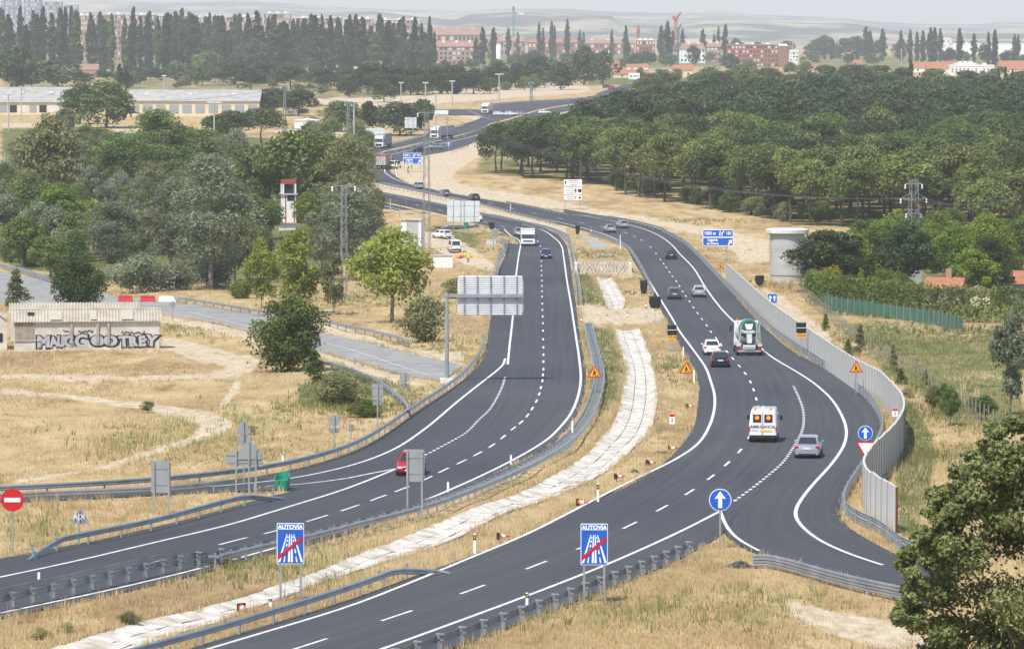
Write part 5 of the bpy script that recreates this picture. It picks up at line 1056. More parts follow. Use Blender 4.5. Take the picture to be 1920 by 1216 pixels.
def hut():
    pb = 657; s = SC(pb); r = empty('roadside_hut', G(163, pb), R(7), 'low abandoned hut with corrugated roof and silver graffiti on its long wall', 'building')
    w, h, d = 271/s, 55/s, 4.6; f = lambda x: (x-163)/s
    MB().box((0, d/2, h/2-.3), (w, d, h+.6)).build('wall', plaster, r)
    for sx in (-1, 1): MB().add([(sx*w/2, 0, h), (sx*w/2, d, h), (sx*w/2, d/2, h+.95), (sx*(w/2-.2), 0, h), (sx*(w/2-.2), d, h), (sx*(w/2-.2), d/2, h+.95)], [(0, 1, 2), (3, 4, 5), (0, 2, 5, 3), (1, 2, 5, 4), (0, 1, 4, 3)]).build('gable', plaster, r)
    n = 400; xs = np.linspace(-w/2-.25, w/2+.25, n); wav = .05*np.sin(xs*2*math.pi/.31)
    for nm, y0, y1, z0, z1 in (('roof', -.3, d/2, h-.06, h+1.02), ('roof', d+.3, d/2, h-.06, h+1.02)):
        V = []
        for k in (0, 1):
            for x, q in zip(xs, wav): V.append((x, (y0, y1)[k], (z0, z1)[k] + .06 + q))
        V = np.array(V); i = np.arange(n-1); V2 = V.copy(); V2[:, 2] -= .03
        fs = np.concatenate([np.stack([i, i+1, i+n+1, i+n], 1), np.stack([i, i+n, i+n+1, i+1], 1)+2*n, np.stack([i, i+2*n, i+2*n+1, i+1], 1)])
        link(nm, npmesh('roof', np.concatenate([V, V2]), fs), r, asb)
    MB().tube((-w/2-.25, d/2, h+1.1), (w/2+.25, d/2, h+1.1), .1, 8).build('ridge_cap', asb, r)
    MB().add([(f(53), .9, h+.56), (f(66), .9, h+.56), (f(66), 1.6, h+.86), (f(53), 1.6, h+.86)], [(0, 1, 2, 3)]).build('roof_hole', dark_in, r)
    for x0, x1, z in ((95, 117, .0), (170, 182, .02), (228, 250, -.01)): MB().add([(f(x0), -.2, h+.19), (f(x1), -.2, h+.19), (f(x1), 1.7, h+1.0), (f(x0), 1.7, h+1.0)], [(0, 1, 2, 3)]).build('pale_sheet', mat('new_sheet', (.42, .38, .31), .85, var=.08), r)
    MB().box((f(47), -.03, h*.68), (36/s, .06, h*.62)).build('boarded_door', mat('grey_boards', (.30, .26, .21), .9, var=.2, scale=2), r)
    MB().box((f(53), -.06, h*.36), (50/s, .12, .06)).build('ledge', plaster, r)
    for x in (134, 183, 203): MB().box((f(x), -.10, h*.62), (.26, .24, h*.75)).build('buttress', mat('shaded_plaster', (.36, .32, .30), .9, var=.15), r)  # buttress shadows on the wall painted in as darker plaster
    # graffiti letters: black outline behind silver fill
    zc = h*.30
    for t, x, sz, wx, z in (('M', 82, 1.55, 1.1, 0), ('A', 101, 1.35, .85, .0), ('U', 115, 1.45, .8, .03), ('G', 130, 1.5, .95, .02), ('G', 153, 1.75, 1.05, .03), ('e', 182, 1.95, 1.35, .28), ('o', 207, 1.95, 1.3, .24), ('T', 232, 1.4, 1.1, -.02), ('R', 249, 1.35, 1.0, -.02), ('E', 266, 1.35, 1.0, -.02), ('Y', 284, 1.45, 1.1, .02)):
        text_part(t, sz, black_pt, r, (f(x)+.05, -.012, zc+z-.05), 'graffiti_outline', wx=wx*1.08, bold=.21, depth=.003).rotation_euler.y = (ord(t)*7 % 13 - 6)*.018; text_part(t, sz, silver_pt, r, (f(x), -.022, zc+z), 'graffiti_letter', wx=wx, bold=.075, depth=.003).rotation_euler.y = (ord(t)*7 % 13 - 6)*.018
    rr = random.Random(6)
    for x0, x1, z in ((147, 176, h*.66), (228, 272, h*.60), (119, 131, h*.66)):
        mb = MB(); p = None; x = x0
        while x < x1:
            q = (f(x), -.02, z + rr.uniform(-.16, .16)); 
            if p: mb.tube(p, q, .05, 4)
            p = q; x += rr.uniform(1.2, 2.6)
        mb.build('graffiti_scribble', black_pt, r)
    # second parallel roof behind
    r2 = empty('rear_hut', G(140, 640), R(7), 'second corrugated roof showing just behind the graffiti hut', 'building'); w2 = 246/s
    MB().box((0, 2.2, h/2), (w2, 4, h+.4)).build('wall', plaster, r2)
    xs = np.linspace(-w2/2-.2, w2/2+.2, n); V = []
    for y, z in ((-.2, h+.1), (2.2, h+1.0), (4.6, h+.1)):
        for x in xs: V.append((x, y, z + .05*math.sin(x*2*math.pi/.31)))
    i = np.arange(n-1); link('roof', npmesh('roof', np.array(V), np.concatenate([np.stack([i, i+1, i+n+1, i+n], 1), np.stack([i, i+1, i+n+1, i+n], 1)+n])), r2, asb)
    r3 = empty('side_hut', G(-22, 655), R(7), 'end of a whitewashed hut cut off by the left edge', 'building'); MB().prism([(-1.9, -.3), (1.9, -.3), (1.9, h+.1), (0, h+1.3), (-1.9, h+.1)], 0, 5).build('wall', plaster, r3); MB().box((1.2, -.03, 1.2), (.5, .06, .9)).build('window', dark_in, r3); MB().add([(1.95, -.2, h), (1.95, 5.2, h), (0, 5.2, h+1.4), (0, -.2, h+1.4)], [(0, 1, 2, 3)]).add([(-1.95, -.2, h), (-1.95, 5.2, h), (0, 5.2, h+1.4), (0, -.2, h+1.4)], [(0, 1, 2, 3)]).build('roof', asb, r3)
hut()
def tower():
    pb = 432; s = SC(pb); r = empty('lookout_tower', G(543, pb), R(12), 'small white tower with red bands and a rusty top among the trees', 'tower'); f = lambda y: (pb-y)/s; w = 25/s
    MB().box((0, w/2, f(364)/2), (w, w, f(364))).build('shaft', whitew, r)
    for x in (-.3, .36): MB().box((x*w, -.02, f(400)), (w*.10, .05, f(362)-f(430))).build('red_stripe', mat('faded_red', (.42, .13, .09), .8), r)
    MB().box((0, w/2, f(364)), (w*1.25, w*1.25, .25)).build('gallery', conc_g, r)
    for x in (-.46, .46):
        for y in (.05, .95): MB().box((x*w, y*w, (f(364)+f(345))/2), (.25, .25, f(345)-f(364))).build('pillar', whitew, r)
    MB().box((0, w/2, f(355)), (w*.62, w*.6, f(347)-f(363))).build('cabin', dark_in, r); MB().box((w*.1, -.03, f(371)), (w*.55, .06, 1.0)).build('window', dark_glass, r)
    MB().box((0, w/2, f(341)), (w*.98, w*.98, f(338)-f(346))).build('rusty_tank', mat('rusty_red', (.33, .075, .04), .9, var=.25, scale=1.2), r)
    MB().box((-w*.2, -.6, f(419)), (w*1.4, 1.8, .35)).build('porch_roof', tile_far, r); MB().box((-w*.2, -.5, f(426)), (w*1.2, 1.4, f(420)-f(432))).build('porch_wall', whitew, r)
tower()
def small_hut():
    pb = 476; s = SC(pb); r = empty('transformer_hut', G(771, pb), R(-10), 'narrow white transformer hut with tiled roof by the tall lattice pole', 'building'); w, h = 38/s, 64/s
    MB().box((0, 1.3, h/2), (w, 2.6, h)).build('wall', whitew, r); MB().box((0, 1.3, h+.1), (w+.5, 3.1, .28), taper=.9).build('roof', mat('weathered_tiles', (.40, .33, .25), .9, var=.2), r)
    MB().box((.2, -.03, h*.55), (w*.6, .05, h*.85)).build('panel', conc_g, r)
    r2 = empty('white_block_wall', G(832, 503), R(8), 'plain white block wall beside the parked van', 'wall'); s = SC(503); MB().box((0, 1, 11/s), (34/s, 2, 25/s)).build('wall', whitew, r2); MB().box((0, 1, 24/s), (36/s, 2.2, .12)).build('coping', conc_g, r2)
small_hut()
def tank():
    pb = 531; s = SC(pb); r = empty('concrete_tank', G(1478, pb), 0, 'round grey concrete water tank with overhanging rim by the garden', 'water tank'); R0 = 33/s; h = (pb-438)/s
    MB().lathe([(R0*.95, -.5), (R0*.95, 1.0), (R0, 1.1), (R0, h)], 40, c=(0, R0, 0)).build('shell', conc_g, r, True); MB().lathe([(R0*1.15, h-.05), (R0*1.23, h+.05), (R0*1.23, h+.5), (R0*1.1, h+.6)], 40, c=(0, R0, 0)).build('rim', concrete, r, True)
    for z in (.36, .68): MB().lathe([(R0*1.004, h*z), (R0*1.004, h*z+.04)], 40, c=(0, R0, 0)).build('cast_joint', mat('joint_grey', (.3, .3, .29), .9), r)
tank()
def rubble():
    pb = 515; s = SC(pb); root = empty('rubble_wall', G(1131, pb), 0, 'low wall of pale rubble stones across the median', 'wall'); rr = random.Random(12)
    stone = mat('rubble_stone', (.55, .47, .37), .9, c2=(.36, .29, .21), scale=.9, bump=.4); w = 100/s
    rows = 6; mb = MB()
    for j in range(rows):
        x = -w/2
        while x < w/2:
            ww = rr.uniform(.35, .7); mb.box((x+ww/2, j*.75+rr.uniform(-.06, .06), .15+j*.26), (ww*.9, .7, .34), rr.uniform(-.15, .15), .8); x += ww
    o = mb.build('stones', stone, root); o['kind'] = 'stuff'
    MB().prism([(.2, -.4), (4.6, -.4), (4.6, 1.35), (3.9, 1.3), (.3, .02)], -w/2, w/2, 'x').build('core', mat('rubble_mortar', (.42, .36, .28), .95), root)
    MB().box((0, 4.8, 1.5), (w*1.04, .5, .3)).build('coping', conc_g, root); MB().box((0, -.4, .02), (w*1.0, .4, .3)).build('toe_beam', conc_g, root)
    for sx in (-1, 1): MB().box((sx*w*.51, 2.4, .7), (.4, 5.4, 1.8)).build('side_wall', concrete, root)
rubble()
def house(label, px, pb, x0, x1, ye, yr, depth, wallm_, roofm, gable='x', win=2, chimney=None, rz=0, name='house', group=None, cat='house'):
    """x0,x1 pixel width, ye eave row, yr ridge row"""
    s = SC(pb); r = empty(name, G(px, pb), rz, label, cat, group); w = (x1-x0)/s; h = (pb-ye)/s; rh = max(.4, (ye-yr)/s - depth*.5*(pb-60)/F); xm = ((x0+x1)/2-px)/s; d = depth
    MB().box((xm, d/2, h/2-.5), (w, d, h+1)).build('wall', wallm_, r)
    if gable == 'x':   # ridge along x
        mb = MB().add([(xm-w/2-.3, -.35, h), (xm+w/2+.3, -.35, h), (xm+w/2+.3, d/2, h+rh), (xm-w/2-.3, d/2, h+rh), (xm-w/2-.3, d+.35, h), (xm+w/2+.3, d+.35, h)], [(0, 1, 2, 3), (3, 2, 5, 4), (0, 3, 4), (1, 5, 2), (0, 4, 5, 1)])
    else: mb = MB().add([(xm-w/2-.35, -.3, h), (xm-w/2-.35, d+.3, h), (xm, d+.3, h+rh), (xm, -.3, h+rh), (xm+w/2+.35, -.3, h), (xm+w/2+.35, d+.3, h)], [(0, 1, 2, 3), (3, 2, 5, 4), (0, 3, 4), (1, 5, 2), (0, 4, 5, 1)])
    ro = mb.build('roof', roofm, r)
    for k in range(win):
        x = xm - w/2 + w*(k+.5)/win; o = MB().box((x, -.03, h*.55), (min(1.1, w/win*.45), .06, min(1.2, h*.45))).build('window', dark_glass, r)
    if chimney is not None: MB().box((xm+chimney*w, d/2, h+rh+.3), (.7, .7, 1.5)).build('chimney', wallm_, ro)
    return r
house('small brick garden house with tiled roof behind the hedge', 1765, 572, 1735, 1800, 541, 519, 6, brick_p, tile_r, win=2, chimney=.1, rz=R(-12))
house('larger tiled garden house with grey-blue wall at the right edge', 1905, 575, 1878, 1960, 532, 506, 8, mat('blue_grey_render', (.20, .21, .27), .9), tile_r, win=1, rz=R(-8))
house('low lean-to with pale gable left of the right garden house', 1845, 578, 1825, 1856, 545, 536, 4, cream, tile_far, gable='y', win=0)
house('white shed with pitched roof behind the left pines', 572, 248, 552, 596, 226, 222, 8, whitew, whitew, gable='y', win=1, name='shed', cat='shed')
house('small brick shed roof between far trees left', 166, 146, 150, 184, 131, 120, 8, brick_p, tile_far, win=0, name='shed', cat='shed')
house('brown-tiled roof showing between the left trees', 176, 356, 160, 186, 324, 306, 8, brick_p, mat('brown_tiles', (.27, .17, .11), .9, var=.2), win=0, rz=R(30))
house('white flat-roofed house cut by the left edge', 10, 360, -20, 32, 336, 322, 8, whitew, mat('white_roof', (.70, .70, .70), .7), win=1)
# warehouses
def warehouse(label, px, pb, x0, x1, ye, yr, depth, bays, gate=None):
    s = SC(pb); r = empty('warehouse', G(px, pb), 0, label, 'warehouse'); w = (x1-x0)/s; h = (pb-ye)/s; xm = ((x0+x1)/2-px)/s; rh = max(1.0, (ye-yr)/s - depth*.5*(pb-60)/F)
    MB().box((xm, depth/2, h/2-.5), (w, depth, h+1)).build('wall', cream, r)
    n = 240; xs = np.linspace(xm-w/2-.4, xm+w/2+.4, n); V = []
    for y, z in ((-.6, h), (depth/2, h+rh), (depth+.6, h)):
        for i, x in enumerate(xs): V.append((x, y, z + (.05 if i % 2 else 0)))
    i = np.arange(n-1); link('roof', npmesh('roof', np.array(V), np.concatenate([np.stack([i, i+1, i+n+1, i+n], 1), np.stack([i, i+1, i+n+1, i+n], 1)+n])), r, grey_roof)
    for k in range(bays):
        x = xm - w/2 + w*(k+.5)/bays; MB().box((x, -.04, h*.45), (w/bays*.72, .1, h*.62)).build('loading_door', [dark_in, pale_blind, mat('grey_shutter', (.30, .31, .32), .7)][(k*7) % 3 if gate is None else 2], r)
    for k in range(3): MB().box((xm - w/2 + w*(k+.4)/3, -.1 + depth*.3, h+rh*.65), (1.5, 1.5, .5)).build('roof_vent', whitew, r)
warehouse('long cream warehouse with grey sheet roof, left part', 60, 214, -40, 127, 192, 163, 22, 9)
warehouse('long cream warehouse with row of dark doors, right part', 370, 216, 240, 486, 190, 168, 22, 10, 1)
s = SC(212); r = empty('warehouse_office', G(496, 212), 0, 'cream flat-roofed block at the right end of the warehouse', 'building'); MB().box((0, 4, 18/s), (32/s, 8, 38/s)).build('wall', cream, r); MB().box((0, -.03, 25/s), (12/s, .1, 5/s)).build('window', dark_glass, r); MB().box((0, 4, 37.5/s), (35/s, 8.6, .5)).build('cornice', cream, r)
# silos and sheds
s = SC(135); r = empty('silo_group', G(556, 135), 0, 'white twin silos under an open steel frame', 'silo')
for x in (-16, 6, 20): MB().lathe([(7/s, -1), (8.5/s, 4), (8.5/s, 21/s)], 18, c=(x/s, 4, 0)).build('silo', whitew, r, True)
for x in (-27, -13, 1, 14, 27): MB().box((x/s, 0, 16/s), (1.1/s, .5, 34/s)).build('frame_post', steel_l, r)
for z in (21, 26, 32.5): MB().box((0, 0, z/s), (56/s, .5, 1.6/s)).build('frame_beam', conc_g, r)
house('long low white works with a blue gate', 640, 134, 584, 684, 121, 115, 18, whitew, mat('pale_sheet_roof', (.62, .60, .55), .8), win=0, name='works', cat='building')
s = SC(134); r = empty('blue_gate', G(629, 133.6), 0, 'blue sliding gate on the low white works', 'gate'); MB().box((0, -.3, 5/s), (20/s, .3, 11/s)).build('leaf', mat('gate_blue', (.05, .17, .42), .6), r); MB().box((0, -.3, 10.7/s), (21/s, .5, .6)).build('track', steel_l, r)
house('pale low roof among pines right of the works', 730, 134, 714, 762, 119, 116, 12, cream, mat('pale_sheet_roof', (.62, .60, .55), .8), win=0, name='shed', cat='shed')
# town blocks
def block(label, x0, x1, yt, pb, wm, floors, cols, depth=14, roofm=None, trim=None, name='apartment_block', winm=None, rh=0):
    s = SC(pb); xm = (x0+x1)/2; r = empty(name, G(xm, pb), 0, label, 'building'); w, h = (x1-x0)/s, (pb-yt)/s
    MB().box((0, depth/2, h/2-2), (w, depth, h+4)).build('wall', wm, r)
    if rh: MB().add([(-w/2-.5, -.6, h), (w/2+.5, -.6, h), (w/2-1.5, depth/2, h+rh), (-w/2+1.5, depth/2, h+rh), (-w/2-.5, depth+.6, h), (w/2+.5, depth+.6, h)], [(0, 1, 2, 3), (3, 2, 5, 4), (0, 3, 4), (1, 5, 2), (0, 4, 5, 1)]).build('roof', roofm or tile_far, r)
    else: MB().box((0, depth/2, h+.3), (w+.6, depth+.6, .7)).build('roof', roofm or concrete, r)
    if floors:
        mb = MB(); rr = random.Random(int(x0))
        mb2 = MB()
        for j in range(floors):
            for k in range(cols):
                q = mb if rr.random() < .6 else mb2; q.box((-w/2 + w*(k+.5)/cols, -.05, h*(j+.55)/floors), (w/cols*.5, .12, h/floors*.5))
        for b_, m_ in ((mb, winm or dark_glass), (mb2, pale_blind)):
            if b_.v: o = b_.build('windows', m_, r); o['kind'] = 'stuff'
    for k in range(3): MB().box((w*(-.3+.3*k), depth*.5, h+.9+rh*.8), (2.2, 2.2, 1.8)).build('roof_hut', trim or whitew, r)
    return r
block('five-storey red brick apartment block with white window bands', 1364, 1459, 85, 126, brick_r, 5, 14, 16, brick_p)
block('brown gable of the red block with a white window strip', 1459.5, 1478, 87, 126, mat('brown_brick', (.27, .13, .08), .9), 0, 0, 20)
s = SC(126); r = empty('white_strip', G(1466, 125.7), 0, 'white vertical strip with round windows on the brown gable', 'facade panel'); MB().box((0, -.6, 22/s), (7/s, .6, 33/s)).build('panel', whitew, r)
for k in range(3): MB().box((0, -1.0, (12+9*k)/s), (2.4/s, .2, 4/s)).build('window', dark_glass, r)
block('tan brick block with white bays in the town centre', 815, 897, 88, 122, brick_p, 4, 10, 14, tile_far, rh=4)
for x in (827, 860, 873): 
    s = SC(122); r = empty('white_bay', G(x, 121.6), 0, {827: 'leftmost white stair bay of the tan block', 860: 'middle white stair bay of the tan block', 873: 'rightmost white stair bay of the tan block'}[x], 'facade bay'); MB().box((0, -.8, 12/s), (4.5/s, 1.6, 27/s)).build('wall', whitew, r); MB().box((0, -1.65, 12/s), (1.8/s, .1, 24/s)).build('window', pale_blind, r)
block('rose roofs behind the tan block', 812, 905, 66, 108, brick_p, 3, 12, 30, tile_far, rh=8)
block('terraced red roofs in the town, left stretch', 905, 985, 78, 106, brick_p, 2, 10, 20, tile_far, rh=5)
block('terraced red roofs in the town, middle stretch', 990, 1085, 80, 104, brick_r, 2, 12, 20, tile_r, rh=4)
block('terraced red roofs in the town, right stretch', 1090, 1190, 82, 104, brick_r, 2, 12, 20, tile_far, rh=4)
block('rounded terracotta block beside the short red crane', 1193, 1228, 76, 118, brick_r, 4, 6, 14, whitew)
block('rose-roofed block left of the red apartment block', 1262, 1322, 92, 118, whitew, 3, 9, 14, tile_far, rh=5)
block('rose-roofed block between pale poplars', 1325, 1366, 88, 116, brick_p, 3, 6, 14, tile_far, rh=4)
block('grey-white tower block right of the red block', 1480, 1497, 98, 122, whitew, 4, 3, 8)
for i, (x0, x1, yt) in enumerate([(132,172,30),(176,232,28),(238,290,29),(296,352,31),(358,420,34)]):
    block(['pink brick slab behind the poplars, first from the left', 'pink brick slab behind the poplars, second from the left', 'pink brick slab behind the poplars, third from the left', 'grey-topped slab behind the poplars, fourth from the left', 'pink slab with cream roof behind the poplars, fifth from the left'][i], x0, x1, yt, 116, brick_p, 9, 10, 16, concrete)
for i, (x0, x1, yt) in enumerate([(425,490,32),(495,545,26),(550,640,34),(645,700,36),(705,790,38)]):
    block(['pale slab above the middle of the poplar row', 'white-topped slab above the middle of the poplar row', 'long pink slab above the poplars', 'pink slab with white attic above the poplars', 'red-attic slab at the right end of the poplar row'][i], x0, x1, yt, 112, brick_p, 8, 12, 16, whitew)
for i, (x0, x1, yt) in enumerate([(2,38,-4),(45,78,-2),(84,116,4),(122,146,10)]): block(['hazy blue-grey tower block at the far left edge', 'second hazy tower block from the left edge', 'third hazy tower block from the left edge', 'lowest hazy tower block left of the pink slabs'][i], x0, x1, yt, 92, mat('blue_grey_render', (.20, .21, .27), .9), 12, 8, 20, conc_g)
block('very long white industrial hall at right in the haze', 1786, 1935, 82, 102, whitew, 0, 0, 40, whitew, name='industrial_hall')
block('small white town block left of the white hall', 1768, 1784, 74, 100, whitew, 3, 4, 10)
for x0, x1, pb, ye, yr, wm_, lb in [(1714,1742,136,128,116,whitew,'red-tiled house with sloping roof, left of the white flats'),(1738,1795,138,130,116,whitew,'wide red-tiled house with white gable'),(1874,1940,140,130,114,cream,'red-tiled house at the right edge above the pines'),(1520,1540,130,124,120,cream,'small red roof left among the far pines'),(1598,1616,124,119,113,cream,'small red roof behind the far pines'),(1146,1161,140,128,116,brick_r,'terracotta house by the cream chute'),(1150,1216,146,139,130,cream,'long low brick-roofed house above the white billboard'),(1262,1300,146,132,122,cream,'cream villa with tiled roof left of the far pines'),(1175,1215,134,126,120,whitew,'white-roofed house under the poplars'),(1370,1386,134,129,125,cream,'pale garden house among the far pines'),(1506,1520,124,118,113,whitew,'white cottage left among the far pines')]:
    house(lb, (x0+x1)/2, pb, x0, x1, ye, yr, 9, wm_, tile_r, win=2)
block('white flats with vertical slats in front of the red roofs', 1782, 1864, 124, 142, whitew, 1, 11, 12, whitew, winm=mat('grey_louvres', (.28, .29, .31), .7))
block('pale rooftop pavilion on the white flats', 1798, 1831, 121, 141, whitew, 0, 0, 30, whitew, name='pavilion')
# low sheds inside the far wood
s = SC(190); r = empty('grey_shed', G(1510, 196), 0, 'flat grey roof among the far pines', 'shed'); MB().box((0, 8, 2), (72/s, 16, 4.5)).build('wall', conc_g, r); MB().box((0, 8, 5), (76/s, 17, 1)).build('roof', grey_roof, r)
r = empty('grey_shed', G(1676, 192), 0, 'second flat roof with cream wall among the far pines', 'shed'); MB().box((0, 8, 2), (48/s, 14, 5)).build('wall', cream, r); MB().box((0, 8, 5), (50/s, 15, 1)).build('roof', grey_roof, r)
# billboard and tank
s = SC(158); r = empty('billboard', G(1189, 158), 0, 'white billboard with dark emblem in the far meadow', 'billboard'); plate(r, rpoly(21/s, 12/s, .1), 15/s, white, 'panel', t=.2); plate(r, circ(2.2/s, 12), 15/s, grey_back, 'emblem', -6/s, -.15, .05); plate(r, rpoly(10/s, 2/s, .05), 15.5/s, grey_back, 'print_line', 3/s, -.15, .05); posts_(r, [-8/s, 8/s], 10/s, .2)
s = SC(122); r = empty('white_tank', G(935, 122), 0, 'upright white cylindrical tank among the pines', 'tank'); MB().lathe([(5/s, 10/s), (5/s, 36/s), (3.5/s, 38/s)], 20).build('shell', whitew, r, True); 
for a in range(4): MB().tube((4/s*math.cos(a*1.57+.7), 4/s*math.sin(a*1.57+.7), 0), (4/s*math.cos(a*1.57+.7), 4/s*math.sin(a*1.57+.7), 10.5/s), .35, 6).build('leg', steel_l, r)
s = SC(128); r = empty('cream_chute', G(1139, 128), 0, 'cream conveyor tower leaning over the terracotta house', 'tower'); MB().tube((-3/s, 0, 0), (3/s, 0, 34/s), 2.2/s, 8, 1.2/s).build('chute', cream, r); MB().box((-2/s, 0, 4/s), (7/s, 5, 8/s)).build('base', cream, r)
def lattice(mb, w0, w1, h, z0=0, n=10, r=.05, cx=0, cy=0):
    f = lambda t: w0 + (w1-w0)*t; c = [(-.5, -.5), (.5, -.5), (.5, .5), (-.5, .5)]
    for a, b in c: mb.tube((cx+a*w0, cy+b*w0, z0), (cx+a*w1, cy+b*w1, z0+h), r, 4)
    for i in range(n):
        t0, t1 = i/n, (i+1)/n
        for k in range(4):
            a, b = c[k], c[(k+1) % 4]
            p, q = (a, b) if (i+k) % 2 else (b, a)
            mb.tube((cx+p[0]*f(t0), cy+p[1]*f(t0), z0+h*t0), (cx+q[0]*f(t1), cy+q[1]*f(t1), z0+h*t1), r*.7, 4)
    return mb
def pylon(label, px, pb, pt, wb, wt, arms, name='lattice_pylon', rz=.3, base=True, n=11, r=.05):
    s = SC(pb); root = empty(name, G(px, pb), rz, label, 'pylon'); h = (pb-pt)/s
    lattice(MB(), wb/s, wt/s, h, 0, n, r).build('mast', steel_l, root)
    for y, l in arms:
        z = (pb-y)/s; l = l/s; mb = MB(); mb.tube((-l/2, 0, z), (l/2, 0, z), r*1.2, 5); mb.tube((-l/2, 0, z), (0, 0, z+l*.25), r*.8, 4); mb.tube((l/2, 0, z), (0, 0, z+l*.25), r*.8, 4); mb.build('cross_arm', steel_l, root)
        for x in (-l/2, l/2): MB().lathe([(.06, z-.7), (.14, z-.5), (.07, z-.35), (.14, z-.2), (.05, z)], 8, c=(x, 0, 0)).build('insulator', whitew, root)
    if base: MB().box((0, 0, .8), (wb/s*1.15, wb/s*1.15, 2.2)).build('footing', conc_g, root)
    return root
pylon('steel lattice pylon with cross arms above the garden hedge', 1712, 534, 335, 22, 12, [(345,34),(372,52),(400,30)], r=.06)
pylon('tall slim lattice pole with a V-shaped head beside the motorway', 800, 468, 208, 13, 7, [(212,34)], base=False, n=16, name='lattice_pole')
pylon('lattice pole with a flat T head in front of the silver trees', 645, 562, 346, 11, 8, [(349,44)], base=False, n=14, name='lattice_pole')
pylon('distant slim lattice pole by the pines', 534, 262, 160, 5, 3, [(163,14)], base=False, n=8, name='lattice_pole', r=.09)
pylon('distant lattice pole at the far roadside', 996, 190, 152, 4, 3, [(155,10)], base=False, n=6, name='lattice_pole', r=.1)
pylon('distant twin-legged lattice pole left of the far sign back', 653, 262, 192, 5, 3, [(195,12)], base=False, n=8, name='lattice_pole', r=.09)
def pole(label, px, pb, pt, arm=0, lamp=False, r0=.14, m=None):
    s = SC(pb); root = empty('pole', G(px, pb), 0, label, 'pole'); h = (pb-pt)/s
    MB().tube((0, 0, -.3), (0, 0, h), r0*1.2, 8, r0).build('shaft', m or conc_g, root, True)
    if arm: MB().box((0, 0, h-.3), (arm/s, .16, .18)).build('cross_arm', steel_l, root); MB().box((0, 0, h), (arm/s*.9, .1, .25)).build('insulators', whitew, root)
    if lamp: MB().lathe([(.1, h), (.55, h+.05), (.5, h+.3), (.1, h+.45)], 12).build('lamp_head', whitew, root)
for px, pb, pt, a, lp, r0, lb in [(402,300,192,30,0,.2,'pale concrete pole with cross arm above the left trees'),(308,212,142,10,0,.25,'thin pole before the warehouse doors'),(165,240,186,22,0,.25,'double-armed pole in front of the big stone pine'),(16,246,176,14,0,.2,'pole with arms at the far left field'),(40,222,166,0,0,.2,'thin pole before the left warehouse'),(9,312,284,0,0,.1,'short dark pole in the green field'),(16,440,370,0,1,.1,'white street lamp at the left edge among trees'),(664,272,196,0,0,.22,'white pole beside the twin-legged lattice pole'),(936,192,139,18,0,.25,'pole with wide head in the far dry field'),(848,200,152,12,0,.22,'pole left of the far slip road'),(817,230,172,12,0,.2,'pole above the white banner'),(752,196,155,10,0,.2,'far thin pole before the pines, left'),(798,190,155,12,0,.2,'far thin pole before the pines, right'),(1253,212,192,4,0,.22,'white pole top sticking out of the pine wood'),(1914,242,205,4,0,.25,'white pole top at the right edge of the pine wood'),(732,400,372,0,0,.09,'thin grey post by the distant road lines'),(749,408,392,0,0,.1,'short white post left of the transformer hut'),(1690,128,94,0,1,.3,'tall lamp mast among the right poplars'),(1486,112,66,0,0,.3,'thin mast in the hazy trees')]:
    pole(lb, px, pb, pt, a, lp, r0)
def crane(label, px, pb, pt, m, jib, w=5):
    s = SC(pb); root = empty('tower_crane', G(px, pb), 0, label, 'crane'); h = (pb-pt)/s
    lattice(MB(), w/s, w/s, h, 0, 14, .35).build('mast', m, root); MB().box((0, 0, h), (w*1.2/s, 4, 4)).build('cab', m, root)
    for x, y in jib:
        mb = MB(); p, q = Vector((0, 0, h)), Vector((x/s, 0, h + y/s)); d = Vector((0, 0, 1.6))
        for o in (d, -d): mb.tube(p+o, q+o*.4, .5, 4)
        for k in range(8): mb.tube(p.lerp(q, k/8)+d*(1-.075*k), p.lerp(q, (k+1)/8)-d*(1-.075*k), .3, 4)
        mb.build('jib', m, root)
cr_red = mat('crane_red', (.45, .06, .05), .6); cr_grn = mat('crane_green', (.06, .20, .22), .6)
crane('blue-green tower crane with short pale counter-jib', 963, 104, 17, cr_grn, [(0, 5)], 4); s = SC(104); 
r = bpy.data.objects['tower_crane']; MB().box((14/s, 0, 78/s), (12/s, 3, 5/s)).build('counterweight', concrete, r); MB().tube((0, 0, 78/s), (20/s, 0, 79/s), .8, 5).build('counter_jib', steel_l, r)
crane('tall red tower crane with raised jib over the town', 1267, 118, 38, cr_red, [(9, 14), (-6, 6)], 5)
crane('short red tower crane left of the terracotta block', 1197, 112, 58, cr_red, [(0, 10), (-3, 4)], 5)
crane('slim blue-green crane mast under the tall red crane', 1271, 124, 58, cr_grn, [(6, 12)], 3.5)
# overhead wires
wire = mat('wire', (.10, .10, .10), .6)
def wires(label, p, q, n, sag, gap):
    root = empty('overhead_wires', p, 0, label, 'wires'); d = q-p
    for k in range(n):
        mb = MB(); pts = []
        for i in range(17):
            t = i/16; pts.append(d*t + Vector((gap*(k-(n-1)/2), 0, -sag*4*t*(1-t))))
        mb.path(pts, .028, 4).build('wire', wire, root)
hp = lambda px, pb, py: G(px, pb) + Vector((0, 0, (pb-py)/SC(pb)))
wires('pair of wires crossing the pine wood from the tall pole', hp(806,468,212), hp(1712,534,372), 3, 4, 1.2)
wires('wires running left from the tall pole over the trees', hp(796,468,212), hp(402,300,194), 2, 5, 1.2)
wires('wires above the garden trees to the right edge', hp(1714,534,372), hp(2000,560,330), 3, 2, 1.2)
wires('wire along the far field at left', hp(40,222,168), hp(534,262,164), 2, 4, 1.0)
wires('wire over the middle of the pine wood', hp(1253,212,193), hp(1914,242,206), 2, 3, 1.5)
wires('wire between the distant poles', hp(534,262,164), hp(817,230,174), 2, 4, 1.0)
